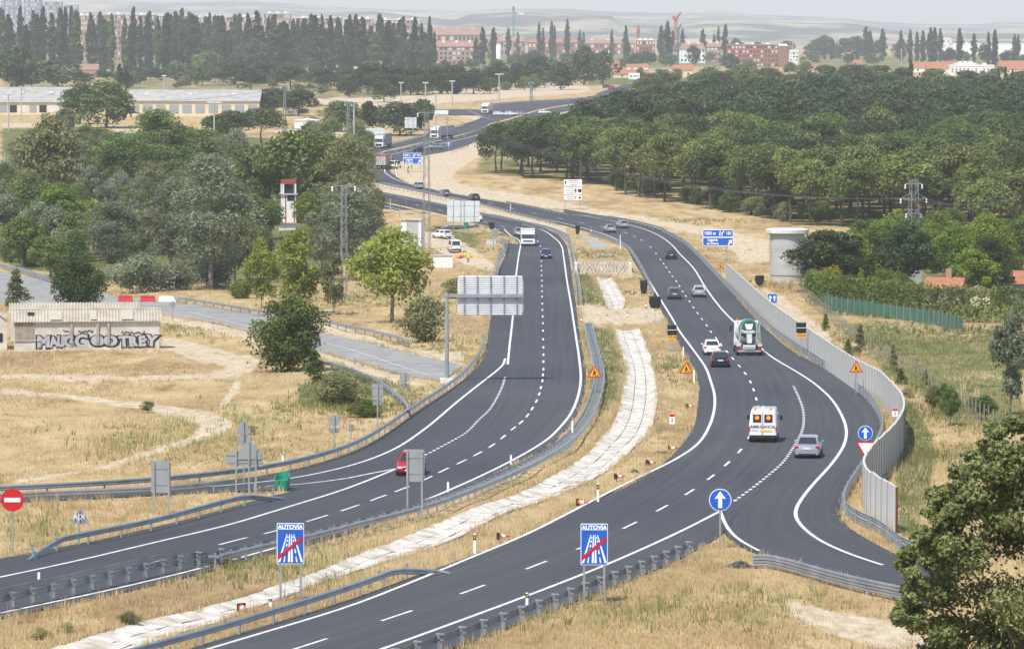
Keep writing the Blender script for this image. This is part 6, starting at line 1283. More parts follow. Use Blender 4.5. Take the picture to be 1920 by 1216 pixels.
# green mesh fence and field fence
def fence():
    A = traceh([(1535,548),(1560,556),(1610,563),(1680,573),(1740,581),(1805,596)], 1.5, 2.2); r0 = Vector((A[0][0], A[0][1], float(gz(A[0][1]))))
    root = empty('mesh_fence', r0, 0, 'green netting fence below the garden hedge', 'fence'); gm = mat('green_netting', (.045, .13, .075), .9, c2=(.075, .17, .12), scale=.7)
    for a, b in zip(A[:-1], A[1:]):
        c = (a+b)/2; d = b-a; ln = float(np.hypot(*d)); z = float(gz(c[1])); ang = math.atan2(d[1], d[0])
        MB().box((c[0]-r0.x, c[1]-r0.y, z-r0.z+.75), (ln*.98, .04, 1.5), ang).build('netting_panel', gm, root); MB().tube((a[0]-r0.x, a[1]-r0.y-.05, z-r0.z-.2), (a[0]-r0.x, a[1]-r0.y-.05, z-r0.z+1.7), .05, 5).build('post', galv_d, root)
    B = trace([(1500,555),(1530,580),(1560,606),(1600,640),(1650,672),(1700,702),(1740,728),(1780,752),(1830,790),(1880,820)], 3.0); r1 = Vector((B[0][0], B[0][1], float(gz(B[0][1]))))
    root = empty('field_fence', r1, 0, 'row of thin stakes with wire across the right field', 'fence'); st = mat('weathered_stake', (.25, .22, .18), .9)
    for b in B: MB().tube((b[0]-r1.x, b[1]-r1.y, float(gz(b[1]))-r1.z-.2), (b[0]-r1.x, b[1]-r1.y, float(gz(b[1]))-r1.z+1.7), .045, 5).build('stake', st, root)
    for z in (.6, 1.3):
        mb = MB(); mb.path([(b[0]-r1.x, b[1]-r1.y, float(gz(b[1]))-r1.z+z) for b in B], .012, 3).build('wire', galv_d, root)
    C = trace([(1510,545),(1522,550),(1535,556)], 1.0); r2 = Vector((C[0][0], C[0][1], float(gz(C[0][1])))); root = empty('reed_fence', r2, 0, 'short grey stake fence beside the concrete tank', 'fence')
    for c in C: MB().box((c[0]-r2.x, c[1]-r2.y, float(gz(c[1]))-r2.z+1), (.35, .08, 2.4)).build('stake', st, root)
fence()
# ------------------------------------------------------------------ vehicles
glass = mat('car_glass', (.03, .036, .042), .08, spec=.8)
tyre = mat('tyre_rubber', (.018, .018, .019), .85); rim = mat('wheel_rim', (.45, .46, .48), .35, .8)
lamp_r = mat('tail_lamp', (.45, .02, .015), .25); lamp_w = mat('head_lamp', (.75, .76, .78), .15, .2); plate_w = mat('number_plate', (.72, .72, .70), .5); trim_b = mat('black_trim', (.02, .02, .022), .5); lamp_a = mat('amber_lamp', (.75, .22, .01), .25)
def paint_m(name, c, metal=.0): return mat('paint_' + name, c, .32, metal, coat=.5)
def wheel(root, x, y, r, w, twin=False):
    o = MB().lathe([(r*.72, -w/2), (r*.96, -w/2), (r, -w*.3), (r, w*.3), (r*.96, w/2), (r*.72, w/2)], 18, 'x').build('wheel', tyre, root, True, loc=(x, y, r))
    MB().lathe([(r*.2, -w*.53), (r*.7, -w*.50), (r*.7, w*.50), (r*.2, w*.53)], 14, 'x').build('rim', rim, o)
def shrink(q, k, off):
    q = [Vector(p) for p in q]; c = sum(q, Vector())/len(q); n = (q[1]-q[0]).cross(q[2]-q[0]).normalized()
    return [c + (p-c)*k + n*off for p in q]
def panel(root, name, q, k, m, out, off=.012):
    """flat pane over a quad, offset towards 'out'"""
    q = [Vector(p) for p in q]; n = (q[1]-q[0]).cross(q[2]-q[0]).normalized(); sg = 1 if n.dot(Vector(out)) > 0 else -1
    a = shrink(q, k, sg*off); b = shrink(q, k*.98, -sg*.03); i = len(a)
    return MB().add(a+b, [tuple(range(i)), tuple(range(i, 2*i))[::-1]] + [(j, (j+1) % i, i+(j+1) % i, i+j) for j in range(i)]).build(name, m, root)
def make_car(kind, pm, label, pos, rz, L=4.3, W=1.75, H=1.45, name='car', cat='car', group=None, roof_m=None):
    root = empty(name, pos, rz, label, cat, group); hw = W/2; zb = .24
    deck = {'sedan': 1.0, 'hatch': .98, 'wagon': .98, 'van': 1.05}[kind]; belt = {'sedan': .93, 'hatch': .95, 'wagon': .95, 'van': 1.05}[kind]
    st = [(-.5, .80, .45, deck*.72), (-.485, .93, .30, deck*.93), (-.44, .98, zb, deck), (-.25, 1, zb, belt+.02), (.0, 1, zb, belt), (.22, 1, zb, belt-.02), (.36, .98, zb, .84), (.45, .94, zb, .74), (.49, .84, .30, .66), (.5, .74, .38, .56)]
    rings = []
    for y, k, b, t in st:
        w = hw*k; rings.append([(-w*.86, y*L, b), (-w*.98, y*L, b+.12), (-w, y*L, (b+t)/2), (-w*.97, y*L, t-.10), (-w*.86, y*L, t), (w*.86, y*L, t), (w*.97, y*L, t-.10), (w, y*L, (b+t)/2), (w*.98, y*L, b+.12), (w*.86, y*L, b)])
    MB().loft(rings).build('body', pm, root, True)
    yb0, yr0, yr1, yb1 = {'sedan': (-.37, -.20, .07, .25), 'hatch': (-.47, -.36, .08, .27), 'wagon': (-.485, -.43, .08, .26), 'van': (-.49, -.47, .20, .38)}[kind]
    yb0, yr0, yr1, yb1 = (q*L for q in (yb0, yr0, yr1, yb1)); a, b = hw*.89, hw*.70 if kind != 'van' else hw*.80; z0 = belt-.03; z1 = H
    B = [(-a, yb0, z0), (a, yb0, z0), (a, yb1, z0), (-a, yb1, z0)]; T = [(-b, yr0, z1-.06), (b, yr0, z1-.06), (b, yr1, z1-.06), (-b, yr1, z1-.06)]; T2 = [(-b*.86, yr0+.12, z1), (b*.86, yr0+.12, z1), (b*.86, yr1-.14, z1), (-b*.86, yr1-.14, z1)]
    MB().add(B+T+T2, [(0, 1, 5, 4), (1, 2, 6, 5), (2, 3, 7, 6), (3, 0, 4, 7), (4, 5, 9, 8), (5, 6, 10, 9), (6, 7, 11, 10), (7, 4, 8, 11), (8, 9, 10, 11)]).build('cabin', roof_m or pm, root)
    panel(root, 'rear_window', [B[0], B[1], T[1], T[0]], .84, glass, (0, -1, .3)); panel(root, 'windscreen', [B[2], B[3], T[3], T[2]], .88, glass, (0, 1, .5))
    for s_ in (-1, 1):
        q = [B[1], B[2], T[2], T[1]] if s_ > 0 else [B[0], B[3], T[3], T[0]]; q = [Vector(p) for p in q]; m1, m2 = q[0].lerp(q[1], .52), q[3].lerp(q[2], .52)
        panel(root, 'side_window', [q[0], m1, m2, q[3]], .80, glass, (s_, 0, .2)); panel(root, 'side_window', [m1, q[1], q[2], m2], .80, glass, (s_, 0, .2))
        MB().box((s_*(hw*.80), -L*.487, deck*.80), (hw*.30, .10, .18)).build('tail_light', lamp_r, root); MB().box((s_*(hw*.68), L*.483, .60), (hw*.38, .14, .13)).build('headlight', lamp_w, root)
        MB().box((s_*(hw+.07), yb1-.12*L, belt+.05), (.16, .10, .12)).build('mirror', pm, root)
        for y in (-.30, .30): wheel(root, s_*(hw-.10), y*L, .31, .20)
    MB().box((0, -L*.495, .42), (W*.88, .16, .22)).build('rear_bumper', pm if kind != 'van' else trim_b, root); MB().box((0, -L*.5-.02, .34), (W*.70, .10, .10)).build('bumper_trim', trim_b, root)
    MB().box((0, -L*.5-.005, deck*.72), (.50, .05, .11)).build('number_plate', plate_w, root); MB().box((0, L*.497, .44), (.5, .06, .11)).build('number_plate', plate_w, root); MB().box((0, L*.49, .54), (W*.42, .08, .12)).build('grille', trim_b, root)
    MB().box((0, 0, .30), (W*.84, L*.80, .14)).build('underbody', trim_b, root)
    return root
def on(line, px, pb, L, away=True):
    """position and heading of a vehicle whose visible end (rear if away) touches the road at that pixel"""
    p = G(px, pb); h = heading(LINES[line], p); d = Vector((-math.sin(h), math.cos(h), 0))
    if d.y < 0 : d = -d; h += math.pi
    c = p + d*L/2; c.z = float(gz(c.y)) + ROADZ
    return c, (h if away else h + math.pi)
P_ = dict(silver=paint_m('silver', (.42, .43, .44), .55), white=paint_m('white', (.78, .78, .77)), navy=paint_m('navy', (.012, .016, .035), .2), grey=paint_m('dark_grey', (.10, .105, .115), .5), black=paint_m('black', (.014, .015, .017)), red=paint_m('red', (.42, .012, .02)), midgrey=paint_m('mid_grey', (.22, .23, .245), .5), blue=paint_m('blue', (.03, .05, .11), .3))
def car(kind, c, label, line, px, pb, away=True, L=4.3, W=1.75, H=1.45, **k):
    p, h = on(line, px, pb, L, away); return make_car(kind, P_[c], label, p, h, L, W, H, **k)
car('sedan', 'silver', 'silver saloon on the entry lane beside the dotted line', 'Ra', 1513, 861, L=4.5)
car('sedan', 'white', 'white saloon left of the cement mixer', 'Rd', 1336, 667, L=4.5)
car('hatch', 'navy', 'dark navy hatchback just behind the white saloon', 'Rd', 1351, 690, L=4.1)
car('hatch', 'grey', 'dark grey hatchback in the left lane level with the silver estate', 'Rd', 1265, 562, L=4.1)
car('wagon', 'silver', 'silver estate car in the right lane ahead of the mixer', 'Rd', 1311, 558, L=4.5)
car('hatch', 'black', 'black hatchback alone in the right lane farther up', 'Rd', 1259, 487, L=4.1)
car('sedan', 'silver', 'silver saloon in the left lane on the right-hand bend', 'Rd', 1147, 437, L=4.4)
car('wagon', 'silver', 'silver car in the right lane overtaken at the bend', 'Rd', 1171, 429, L=4.4)
car('hatch', 'black', 'black car on the far bend, nearest of three', 'Rd', 893, 377, L=4.3)
car('hatch', 'midgrey', 'grey car on the far bend, middle of three', 'Rd', 838, 369, L=4.2)
car('wagon', 'silver', 'silver-grey car on the far bend beside the tall lattice pole', 'Ro', 789, 355, L=4.3)
car('wagon', 'blue', 'dark blue car coming towards the viewer below the white truck', 'Ld', 1024, 486, False, L=4.4)
car('wagon', 'silver', 'silver car following the white truck', 'Ld', 976, 444, False, L=4.3)
car('sedan', 'white', 'white car half hidden under the wide grey sign back', 'Ld', 897, 416, False, L=4.3)

def loose(kind, c, label, px, pb, rz, L=4.3, W=1.75, H=1.45, **k):
    p = G(px, pb); p.z += ROADZ; return make_car(kind, P_[c], label, p, rz, L, W, H, **k)
loose('hatch', 'red', 'red hatchback half hidden by the two-post sign back', 771, 890, R(177), L=3.8, W=1.7)
loose('hatch', 'white', 'white car parked on the dirt below the wide sign back', 828, 447, R(35))
loose('van', 'white', 'white van parked by the heap of orange sacks', 852, 472, R(8), L=4.6, W=1.8, H=1.9, name='van', cat='van')
loose('van', 'white', 'white van standing at the road edge near the workers', 741, 316, R(-20), L=4.6, W=1.8, H=1.9, name='van', cat='van')
loose('sedan', 'silver', 'distant silver car right of the tall lattice pole', 818, 280, R(-72)); loose('sedan', 'black', 'distant dark car left of the tall lattice pole', 789, 286, R(-72))
for i, (px, pb, c) in enumerate([(936,217,'white'),(958,217,'white'),(979,217,'silver'),(1021,214,'white')]): loose('wagon', c, ['distant white car above the pines, first of the queue', 'distant white car above the pines, second of the queue', 'distant silver car above the pines, third of the queue', 'distant white car beyond the queue by the far sign'][i], px, pb, R(-80))
for px, pb, c, lb in [(1138,166,'black','tiny dark car on the farthest road'),(1147,168,'red','tiny red vehicle on the farthest road')]: loose('van', c, lb, px, pb, R(-80), H=1.8)
def ambulance():
    L, W, H = 5.1, 2.0, 2.35; p, h = on('Rd', 1430, 831, L); r = empty('ambulance', p, h, 'white ambulance van with lettering and amber lights on its rear doors', 'ambulance'); pm = P_['white']; hw = W/2
    rings = []
    for y, k, b, t in ((-.5, .93, .42, H-.14), (-.49, .97, .38, H-.05), (-.30, 1, .35, H), (.22, 1, .35, H-.02), (.30, .99, .35, H-.30), (.40, .97, .35, 1.25), (.47, .92, .36, 1.05), (.5, .84, .42, .85)):
        w = hw*k; u = .86 if t > 1.5 else .92; zm = min(1.3, t-.2); rings.append([(-w*.9, y*L, b), (-w, y*L, b+.15), (-w, y*L, zm), (-w*u*1.02, y*L, t-.10), (-w*u*.93, y*L, t), (w*u*.93, y*L, t), (w*u*1.02, y*L, t-.10), (w, y*L, zm), (w, y*L, b+.15), (w*.9, y*L, b)])
    MB().loft(rings).build('body', pm, r, True); yr = -L*.5
    wm = mat('brown_tint_glass', (.10, .022, .015), .2); ring_m = mat('amber_ring', (.85, .42, .04), .4)
    for s_ in (-1, 1):
        d = MB().box((s_*.415, yr-.008, 1.35), (.78, .03, 1.72)).build('rear_door', pm, r)
        w_ = MB().box((s_*.40, yr-.03, 1.78), (.58, .03, .56)).build('rear_window', wm, d); MB().lathe([(.08, -.02), (.15, -.02), (.15, .0), (.08, .0)], 16, 'y', (s_*.40, yr-.045, 1.83)).build('light_ring', ring_m, d)
        MB().box((s_*.95, yr-.01, 1.02), (.10, .05, .34)).build('tail_light', lamp_r, r); MB().box((s_*.78, L*.49, .88), (.3, .2, .2)).build('headlight', lamp_w, r)
        MB().tube((s_*.55, yr+.5, H-.06), (s_*.55, yr+.5, H+.14), .10, 10, .08).build('beacon', lamp_a, r)
        MB().box((s_*(hw+.17), L*.26, 1.5), (.2, .12, .34)).build('mirror', trim_b, r)
        MB().box((s_*(hw-.04), L*.27, 1.55), (.06, .9, .5)).build('side_window', glass, r)
        for y in (-.30, .32): wheel(r, s_*(hw-.13), y*L, .34, .24)
    MB().tube((0, yr+.9, H-.02), (0, yr+.9, H+.22), .09, 10).build('roof_vent', whitew, r)
    MB().box((0, yr-.022, 1.35), (.03, .02, 1.70)).build('door_gap', trim_b, r)
    text_part('AMBULANCIA', .30, mat('navy_print', (.03, .035, .09), .5), r, (0, yr-.03, 1.18), wx=.93, bold=.006)
    MB().box((.22, yr-.03, .92), (.86, .03, .16)).build('number_plate', mat('plate_yellow', (.78, .55, .10), .5), r); MB().box((-.55, yr-.03, .93), (.5, .02, .06)).build('badge', mat('grey_badge', (.35, .35, .36), .5), r)
    MB().box((0, yr-.06, .50), (W*.93, .16, .2)).build('rear_bumper', trim_b, r); MB().box((0, 0, .38), (W*.85, L*.85, .18)).build('underbody', trim_b, r)
    panel(r, 'windscreen', [(-.85, L*.405, 1.28), (.85, L*.405, 1.28), (.75, L*.27, 2.2), (-.75, L*.27, 2.2)], .93, glass, (0, 1, .5))
ambulance()
def truck_wheels(r, ys, W, R0=.50):
    for y in ys:
        for s_ in (-1, 1): wheel(r, s_*(W/2-.17), y, R0, .32)
def mixer():
    L, W = 8.2, 2.5; p, h = on('Rd', 1405, 668, L); p2 = G(1405, 668); r = empty('cement_mixer', p, h, 'cement mixer lorry with green and white drum in the right lane', 'lorry'); 
    dg = mat('mixer_green', (.03, .16, .10), .4); wh = P_['white']; cg = mat('chassis_grey', (.36, .37, .36), .6, var=.15)
    MB().box((0, -.3, .85), (1.0, L*.94, .3)).build('chassis', cg, r); truck_wheels(r, (-3.2, -1.9, 2.7), W)
    MB().loft([[(-1.2, 2.2, .7), (1.2, 2.2, .7), (1.18, 2.2, 3.0), (-1.18, 2.2, 3.0)], [(-1.22, 2.3, .6), (1.22, 2.3, .6), (1.15, 2.3, 3.1), (-1.15, 2.3, 3.1)], [(-1.22, 3.8, .6), (1.22, 3.8, .6), (1.1, 3.6, 3.05), (-1.1, 3.6, 3.05)], [(-1.15, 4.1, .6), (1.15, 4.1, .6), (1.05, 3.75, 2.6), (-1.05, 3.75, 2.6)]]).build('cab', wh, r)
    panel(r, 'windscreen', [(-1.1, 4.02, 1.7), (1.1, 4.02, 1.7), (1.03, 3.78, 2.55), (-1.03, 3.78, 2.55)], .95, glass, (0, 1, .2))
    ax = Matrix.Translation((0, -.5, 2.2)) @ Matrix.Rotation(R(-14), 4, 'X')
    def seg(nm, pr, m): mb = MB(); mb.M = ax; mb.lathe(pr, 24, 'y').build(nm, m, dr if nm != 'drum' else r, True); return mb
    dr = None; mb = MB(); mb.M = ax; dr = mb.lathe([(.50, -2.75), (.72, -2.5), (.99, -1.7)], 24, 'y').build('drum', dg, r, True)
    for a, m in (([(.99, -1.7), (1.19, -.7), (1.22, -.3)], wh), ([(1.22, -.3), (1.22, .5), (1.12, 1.2)], wh), ([(1.12, 1.2), (.8, 2.2), (.5, 2.5)], dg)): q = MB(); q.M = ax; q.lathe(a, 24, 'y').build('drum_band', m, dr, True)
    q = MB(); q.M = ax; q.lathe([(.45, -2.75), (.60, -2.74), (.60, -2.70), (.45, -2.69)], 18, 'y').build('drum_mouth', trim_b, dr)
    MB().add([(-.40, -3.25, 3.15), (.40, -3.25, 3.15), (.25, -3.35, 2.6), (-.25, -3.35, 2.6), (-.40, -2.8, 3.1), (.40, -2.8, 3.1)], [(0, 1, 2, 3), (0, 4, 3), (1, 5, 2)]).build('hopper', wh, r)
    MB().add([(-.25, -3.2, 2.4), (.25, -3.2, 2.4), (.2, -4.1, 1.3), (-.2, -4.1, 1.3), (-.3, -3.2, 2.6), (.3, -3.2, 2.6), (.27, -4.1, 1.5), (-.27, -4.1, 1.5)], [(0, 1, 2, 3), (0, 4, 7, 3), (1, 5, 6, 2)]).build('chute', cg, r)
    for s_ in (-1, 1): MB().tube((s_*1.0, -3.4, .9), (s_*.75, -3.1, 3.0), .07, 6).build('drum_support', cg, r); MB().box((s_*1.0, -4.05, .85), (.4, .1, .2)).build('tail_light', lamp_r, r); MB().prism([(-3.9, 1.0), (-3.6, 1.25), (-1.4, 1.25), (-1.1, 1.0)], s_*.85, s_*1.25, 'x').build('mudguard', cg, r); MB().box((s_*1.45, 3.7, 2.2), (.25, .15, .5)).build('mirror', trim_b, r)
    lad = MB()
    for x in (.72, 1.08): lad.tube((x, -3.75, 1.1), (x, -3.0, 3.4), .035, 5)
    for k in range(7): lad.tube((.72, -3.75+.75*k/6, 1.2+2.1*k/6), (1.08, -3.75+.75*k/6, 1.2+2.1*k/6), .025, 4)
    lad.build('ladder', cg, r); MB().box((0, -4.05, .95), (1.2, .06, .35)).build('rear_panel', plate_w, r); MB().box((0, -4.0, .55), (2.3, .12, .16)).build('underrun_bar', cg, r)
    text_part('Tecnomix', .42, wh, r, (-.1, -3.42, 2.42), wx=.8, bold=.02)
    MB().tube((-.9, 2.0, 3.1), (-.9, 2.0, 3.35), .09, 8).build('beacon', lamp_a, r)
mixer()
def lorry(label, pos, rz, L, boxm, cabm, open_top=False, name='lorry', W=2.5, H=3.7, tractor=True):
    r = empty(name, pos, rz, label, 'lorry'); cabL = 2.2 if tractor else 1.9; ch = 3.4 if tractor else 2.5
    MB().box((0, 0, .9), (1.1, L*.96, .3)).build('chassis', trim_b, r); y1 = L/2
    MB().loft([[(-W/2, y1-cabL, .6), (W/2, y1-cabL, .6), (W/2*.96, y1-cabL, ch), (-W/2*.96, y1-cabL, ch)], [(-W/2, y1-.25, .5), (W/2, y1-.25, .5), (W/2*.94, y1-.55, ch), (-W/2*.94, y1-.55, ch)], [(-W/2*.97, y1, .5), (W/2*.97, y1, .5), (W/2*.9, y1-.3, ch-.3), (-W/2*.9, y1-.3, ch-.3)]]).build('cab', cabm, r)
    panel(r, 'windscreen', [(-1.1, y1-.09, ch*.52), (1.1, y1-.09, ch*.52), (1.06, y1-.22, ch*.78), (-1.06, y1-.22, ch*.78)], .97, glass, (0, 1, .1), .05)
    MB().box((0, y1+.01, ch*.30), (W*.7, .06, ch*.16)).build('grille', trim_b, r); MB().box((0, y1+.0, .55), (W*.96, .1, .3)).build('bumper', cabm if not tractor else mat('chassis_grey', (.36, .37, .36), .6, var=.15), r)
    for s_ in (-1, 1): MB().box((s_*W*.4, y1+.03, .75), (.35, .06, .2)).build('headlight', lamp_w, r); MB().box((s_*(W/2+.2), y1-.3, ch*.62), (.22, .15, .6)).build('mirror', trim_b, r)
    yb = y1-cabL-.3
    if open_top:
        b = MB().box((0, (yb-L/2)/2, 2.1), (W, yb+L/2, 2.2)).build('tipper_body', boxm, r); MB().box((0, (yb-L/2)/2, 3.25), (W*1.02, yb+L/2+.06, .30)).build('tarpaulin', mat('red_tarp', (.36, .05, .06), .8), r)
        for k in (-.9, -.3, .3, .9): MB().box((k, -L/2-.03, 2.1), (.08, .08, 2.1)).build('rib', cabm, r)
    else: MB().box((0, (yb-L/2)/2, (H+1.1)/2), (W, yb+L/2, H-1.1)).build('cargo_box', boxm, r); MB().box((0, -L/2-.02, (H+1.1)/2), (W*.94, .06, H-1.4)).build('rear_doors', boxm, r)
    for s_ in (-1, 1): MB().box((s_*W*.4, -L/2-.03, .95), (.3, .06, .18)).build('tail_light', lamp_r, r)
    truck_wheels(r, [y1-1.2] + ([-L/2+1.2, -L/2+2.5, -L/2+3.8] if L > 9 else [-L/2+1.5]), W)
    return r
wh = P_['white']; gt = mat('grey_tarp_side', (.33, .33, .35), .7)
p, h = on('Ld', 990, 462, 6.5, False); lorry('white flat-nosed lorry coming towards the viewer', p, h, 6.5, mat('dirty_white_body', (.55, .54, .52), .7), wh, W=2.35, H=2.7, tractor=False)
def far_lorry(label, px, pb, rz, L, **k): p = G(px, pb); p.z += ROADZ; d = Vector((math.sin(rz), -math.cos(rz), 0)); return lorry(label, p + d*L/2, rz, L, **k)
far_lorry('articulated lorry with grey trailer on the distant road, left one', 710, 279, R(171), 13, boxm=gt, cabm=wh, H=3.9); far_lorry('articulated lorry with white cab behind the tall lattice pole', 814, 262, R(160), 13, boxm=mat('pale_trailer', (.55, .55, .56), .6), cabm=wh, H=3.9); far_lorry('farthest white lorry above the pine wood', 909, 214, R(171), 10, boxm=wh, cabm=wh, H=3.8)
p = G(714, 318); p.z += ROADZ; lorry('tipper lorry with red tarpaulin on the far bend', p + Vector((.6, 4.5, 0)), R(-8), 9, mat('dusty_steel', (.36, .32, .29), .7, var=.2), P_['white'], True)
# ------------------------------------------------------------------ road workers
skin = mat('skin', (.42, .25, .17), .6); hivis = mat('hi_vis_yellow', (.62, .80, .04), .6); trous = mat('dark_trousers', (.03, .035, .05), .8); hel = mat('white_helmet', (.8, .8, .78), .4)
def person_mesh(bend):
    me = bpy.data.meshes.new('body'); b = bend
    V = [(0, 0, .95), (0, b*.12, 1.2), (0, b*.3, 1.42), (0, b*.36, 1.52), (0, b*.42, 1.68), (.11, 0, .88), (.12, .03, .50), (.12, 0, .08), (.12, .12, .03), (-.11, 0, .88), (-.13, -.03, .50), (-.15, -.05, .08), (-.15, .08, .03), (.19, b*.3, 1.40), (.26, b*.3+.05, 1.13), (.22, b*.3+.22, .95), (-.19, b*.3, 1.40), (-.26, b*.3+.03, 1.13), (-.24, b*.3+.15, .90)]
    E_ = [(0, 1), (1, 2), (2, 3), (3, 4), (0, 5), (5, 6), (6, 7), (7, 8), (0, 9), (9, 10), (10, 11), (11, 12), (2, 13), (13, 14), (14, 15), (2, 16), (16, 17), (17, 18)]
    rad = [.15, .15, .15, .06, .105, .10, .075, .05, .045, .10, .075, .05, .045, .07, .055, .045, .07, .055, .045]
    me.from_pydata(V, E_, []); o = bpy.data.objects.new('tmp', me); col.objects.link(o)
    sk = o.modifiers.new('skin', 'SKIN'); 
    for i, q in enumerate(me.skin_vertices[0].data): q.radius = (rad[i], rad[i]*.85); q.use_root = (i == 0)
    o.modifiers.new('sub', 'SUBSURF').levels = 1
    bpy.context.view_layer.update(); out = bpy.data.meshes.new_from_object(o.evaluated_get(bpy.context.evaluated_depsgraph_get())); bpy.data.objects.remove(o)
    out.materials.clear(); out.materials.append(trous); out.materials.append(skin)
    for p in out.polygons: p.material_index = 1 if (p.center.z > 1.47 or abs(p.center.x) > .21 and p.center.z < 1.15) else 0; p.use_smooth = True
    return out
def person(label, px, pb, rz, bend=0.0):
    r = empty('person', G(px, pb), rz, label, 'person', 'road workers'); link('body', person_mesh(bend), r); b = bend
    MB().loft([[(math.cos(a)*w, math.sin(a)*w*.72 + y, z) for a in np.linspace(0, 6.283, 12, endpoint=False)] for z, w, y in ((.86, .21, 0), (1.1, .20, b*.1), (1.32, .24, b*.26), (1.46, .17, b*.33))]).build('hi_vis_vest', hivis, r, True)
    MB().lathe([(.13, 1.70), (.125, 1.76), (.09, 1.83), (.03, 1.86)], 12, c=(0, b*.42, 0)).build('helmet', hel, r, True)
for px, pb, rz, bd, lb in [(878,494,R(20),0,'worker in yellow hi-vis vest on the dirt by the white wall'),(766,318,R(40),.4,'bending worker in hi-vis below the distant blue board, left one'),(772,317,R(-60),.1,'worker in hi-vis below the distant blue board, right one'),(765,326,R(100),.6,'crouching worker in hi-vis nearest under the distant blue board'),(744,319,R(10),.2,'worker in hi-vis behind the van at the road edge')]: person(lb, px, pb, rz, bd)
# heap of sacks, spoil heaps, banner
def heap(name, label, px, pb, wpx, hpx, m, n, seed, cat):
    s = SC(pb); r = empty(name, G(px, pb), 0, label, cat); rr = random.Random(seed); w, h = wpx/s, hpx/s; mb = MB()
    for i in range(n):
        t = rr.random(); x = rr.gauss(0, .25)*w; q = rr.uniform(.06, .13)*w; z = max(0, h*(1-abs(x)/w*2)*rr.random()*.8); y = rr.uniform(-.5, .8)
        mb.M = Matrix.Translation((x, y, z)) @ Matrix.Rotation(rr.uniform(0, 3), 4, 'Z') @ Matrix.Diagonal((q, q*.8, q*.6, 1)); mb.lathe([(.3, -.95), (.85, -.5), (1, 0), (.85, .5), (.3, .95)], 7)
    mb.M = Matrix.Identity(4); o = mb.build('lumps', m, r); o['kind'] = 'stuff'
heap('sack_heap', 'heap of orange sacks in front of the parked van', 870, 484, 52, 14, mat('orange_sacks', (.60, .33, .13), .8, var=.25), 34, 1, 'heap'); heap('spoil_heap', 'dark heap of asphalt on the slope right of the blue arrow sign', 1390, 1066, 62, 16, mat('dark_spoil', (.08, .075, .075), .95, var=.3), 60, 2, 'heap'); heap('spoil_heap', 'small dark heap on the median verge by the toppled cones', 1240, 850, 26, 6, mat('dark_spoil', (.08, .075, .075), .95, var=.3), 20, 3, 'heap'); heap('spoil_heap', 'dark rubble left of the second marker post', 1190, 885, 22, 5, mat('dark_spoil', (.08, .075, .075), .95, var=.3), 18, 4, 'heap')
s = SC(250); r = empty('banner', G(828, 262), R(10), 'white banner board beside the distant slip road', 'banner'); plate(r, rpoly(24/s, 8/s, .05), 49/s, white, 'panel', t=.15); posts_(r, [-10/s, 10/s], 50/s, .1)
def caravan(label, px, pb, w, h):
    s = SC(pb); r = empty('caravan', G(px, pb), 0, label, 'caravan'); w, h = w/s, h/s
    MB().prism([(-w/2, .5), (w/2, .5), (w/2*1.02, h*.5), (w/2*.85, h*.95), (0, h), (-w/2*.85, h*.95), (-w/2*1.02, h*.5)], 0, 2.3).build('body', P_['white'], r); MB().box((0, -.02, h*.65), (w*.5, .05, h*.25)).build('window', glass, r); wheel(r, 0, .1, .33, .2)
caravan('white caravan left of the pair behind the white shed', 544, 216, 18, 9); caravan('white caravan right of the pair behind the white shed', 567, 216, 26, 11)
for px, pb, w, h, lb in [(10,212,22,10,'white van before the left warehouse edge'),(266,214,24,9,'white van before the dark warehouse doors, first'),(332,215,22,10,'white van before the dark warehouse doors, second'),(358,215,18,9,'white van before the dark warehouse doors, third')]:
    p = G(px, pb); s = SC(pb); make_car('van', P_['white'], lb, p, R(90), w/s, 1.9, h/s*1.05, name='van', cat='van')
s = SC(545); r = empty('mesh_gate', G(305, 548), R(-10), 'wire mesh gate by the silver bushes', 'gate')
for x in (-1.6, 0, 1.6): MB().tube((x, 0, -.2), (x, 0, 1.9), .05, 6).build('post', galv_d, r)
for z in (.15, .75, 1.3, 1.85): MB().tube((-1.6, 0, z), (1.6, 0, z), .03, 5).build('rail', galv_d, r)
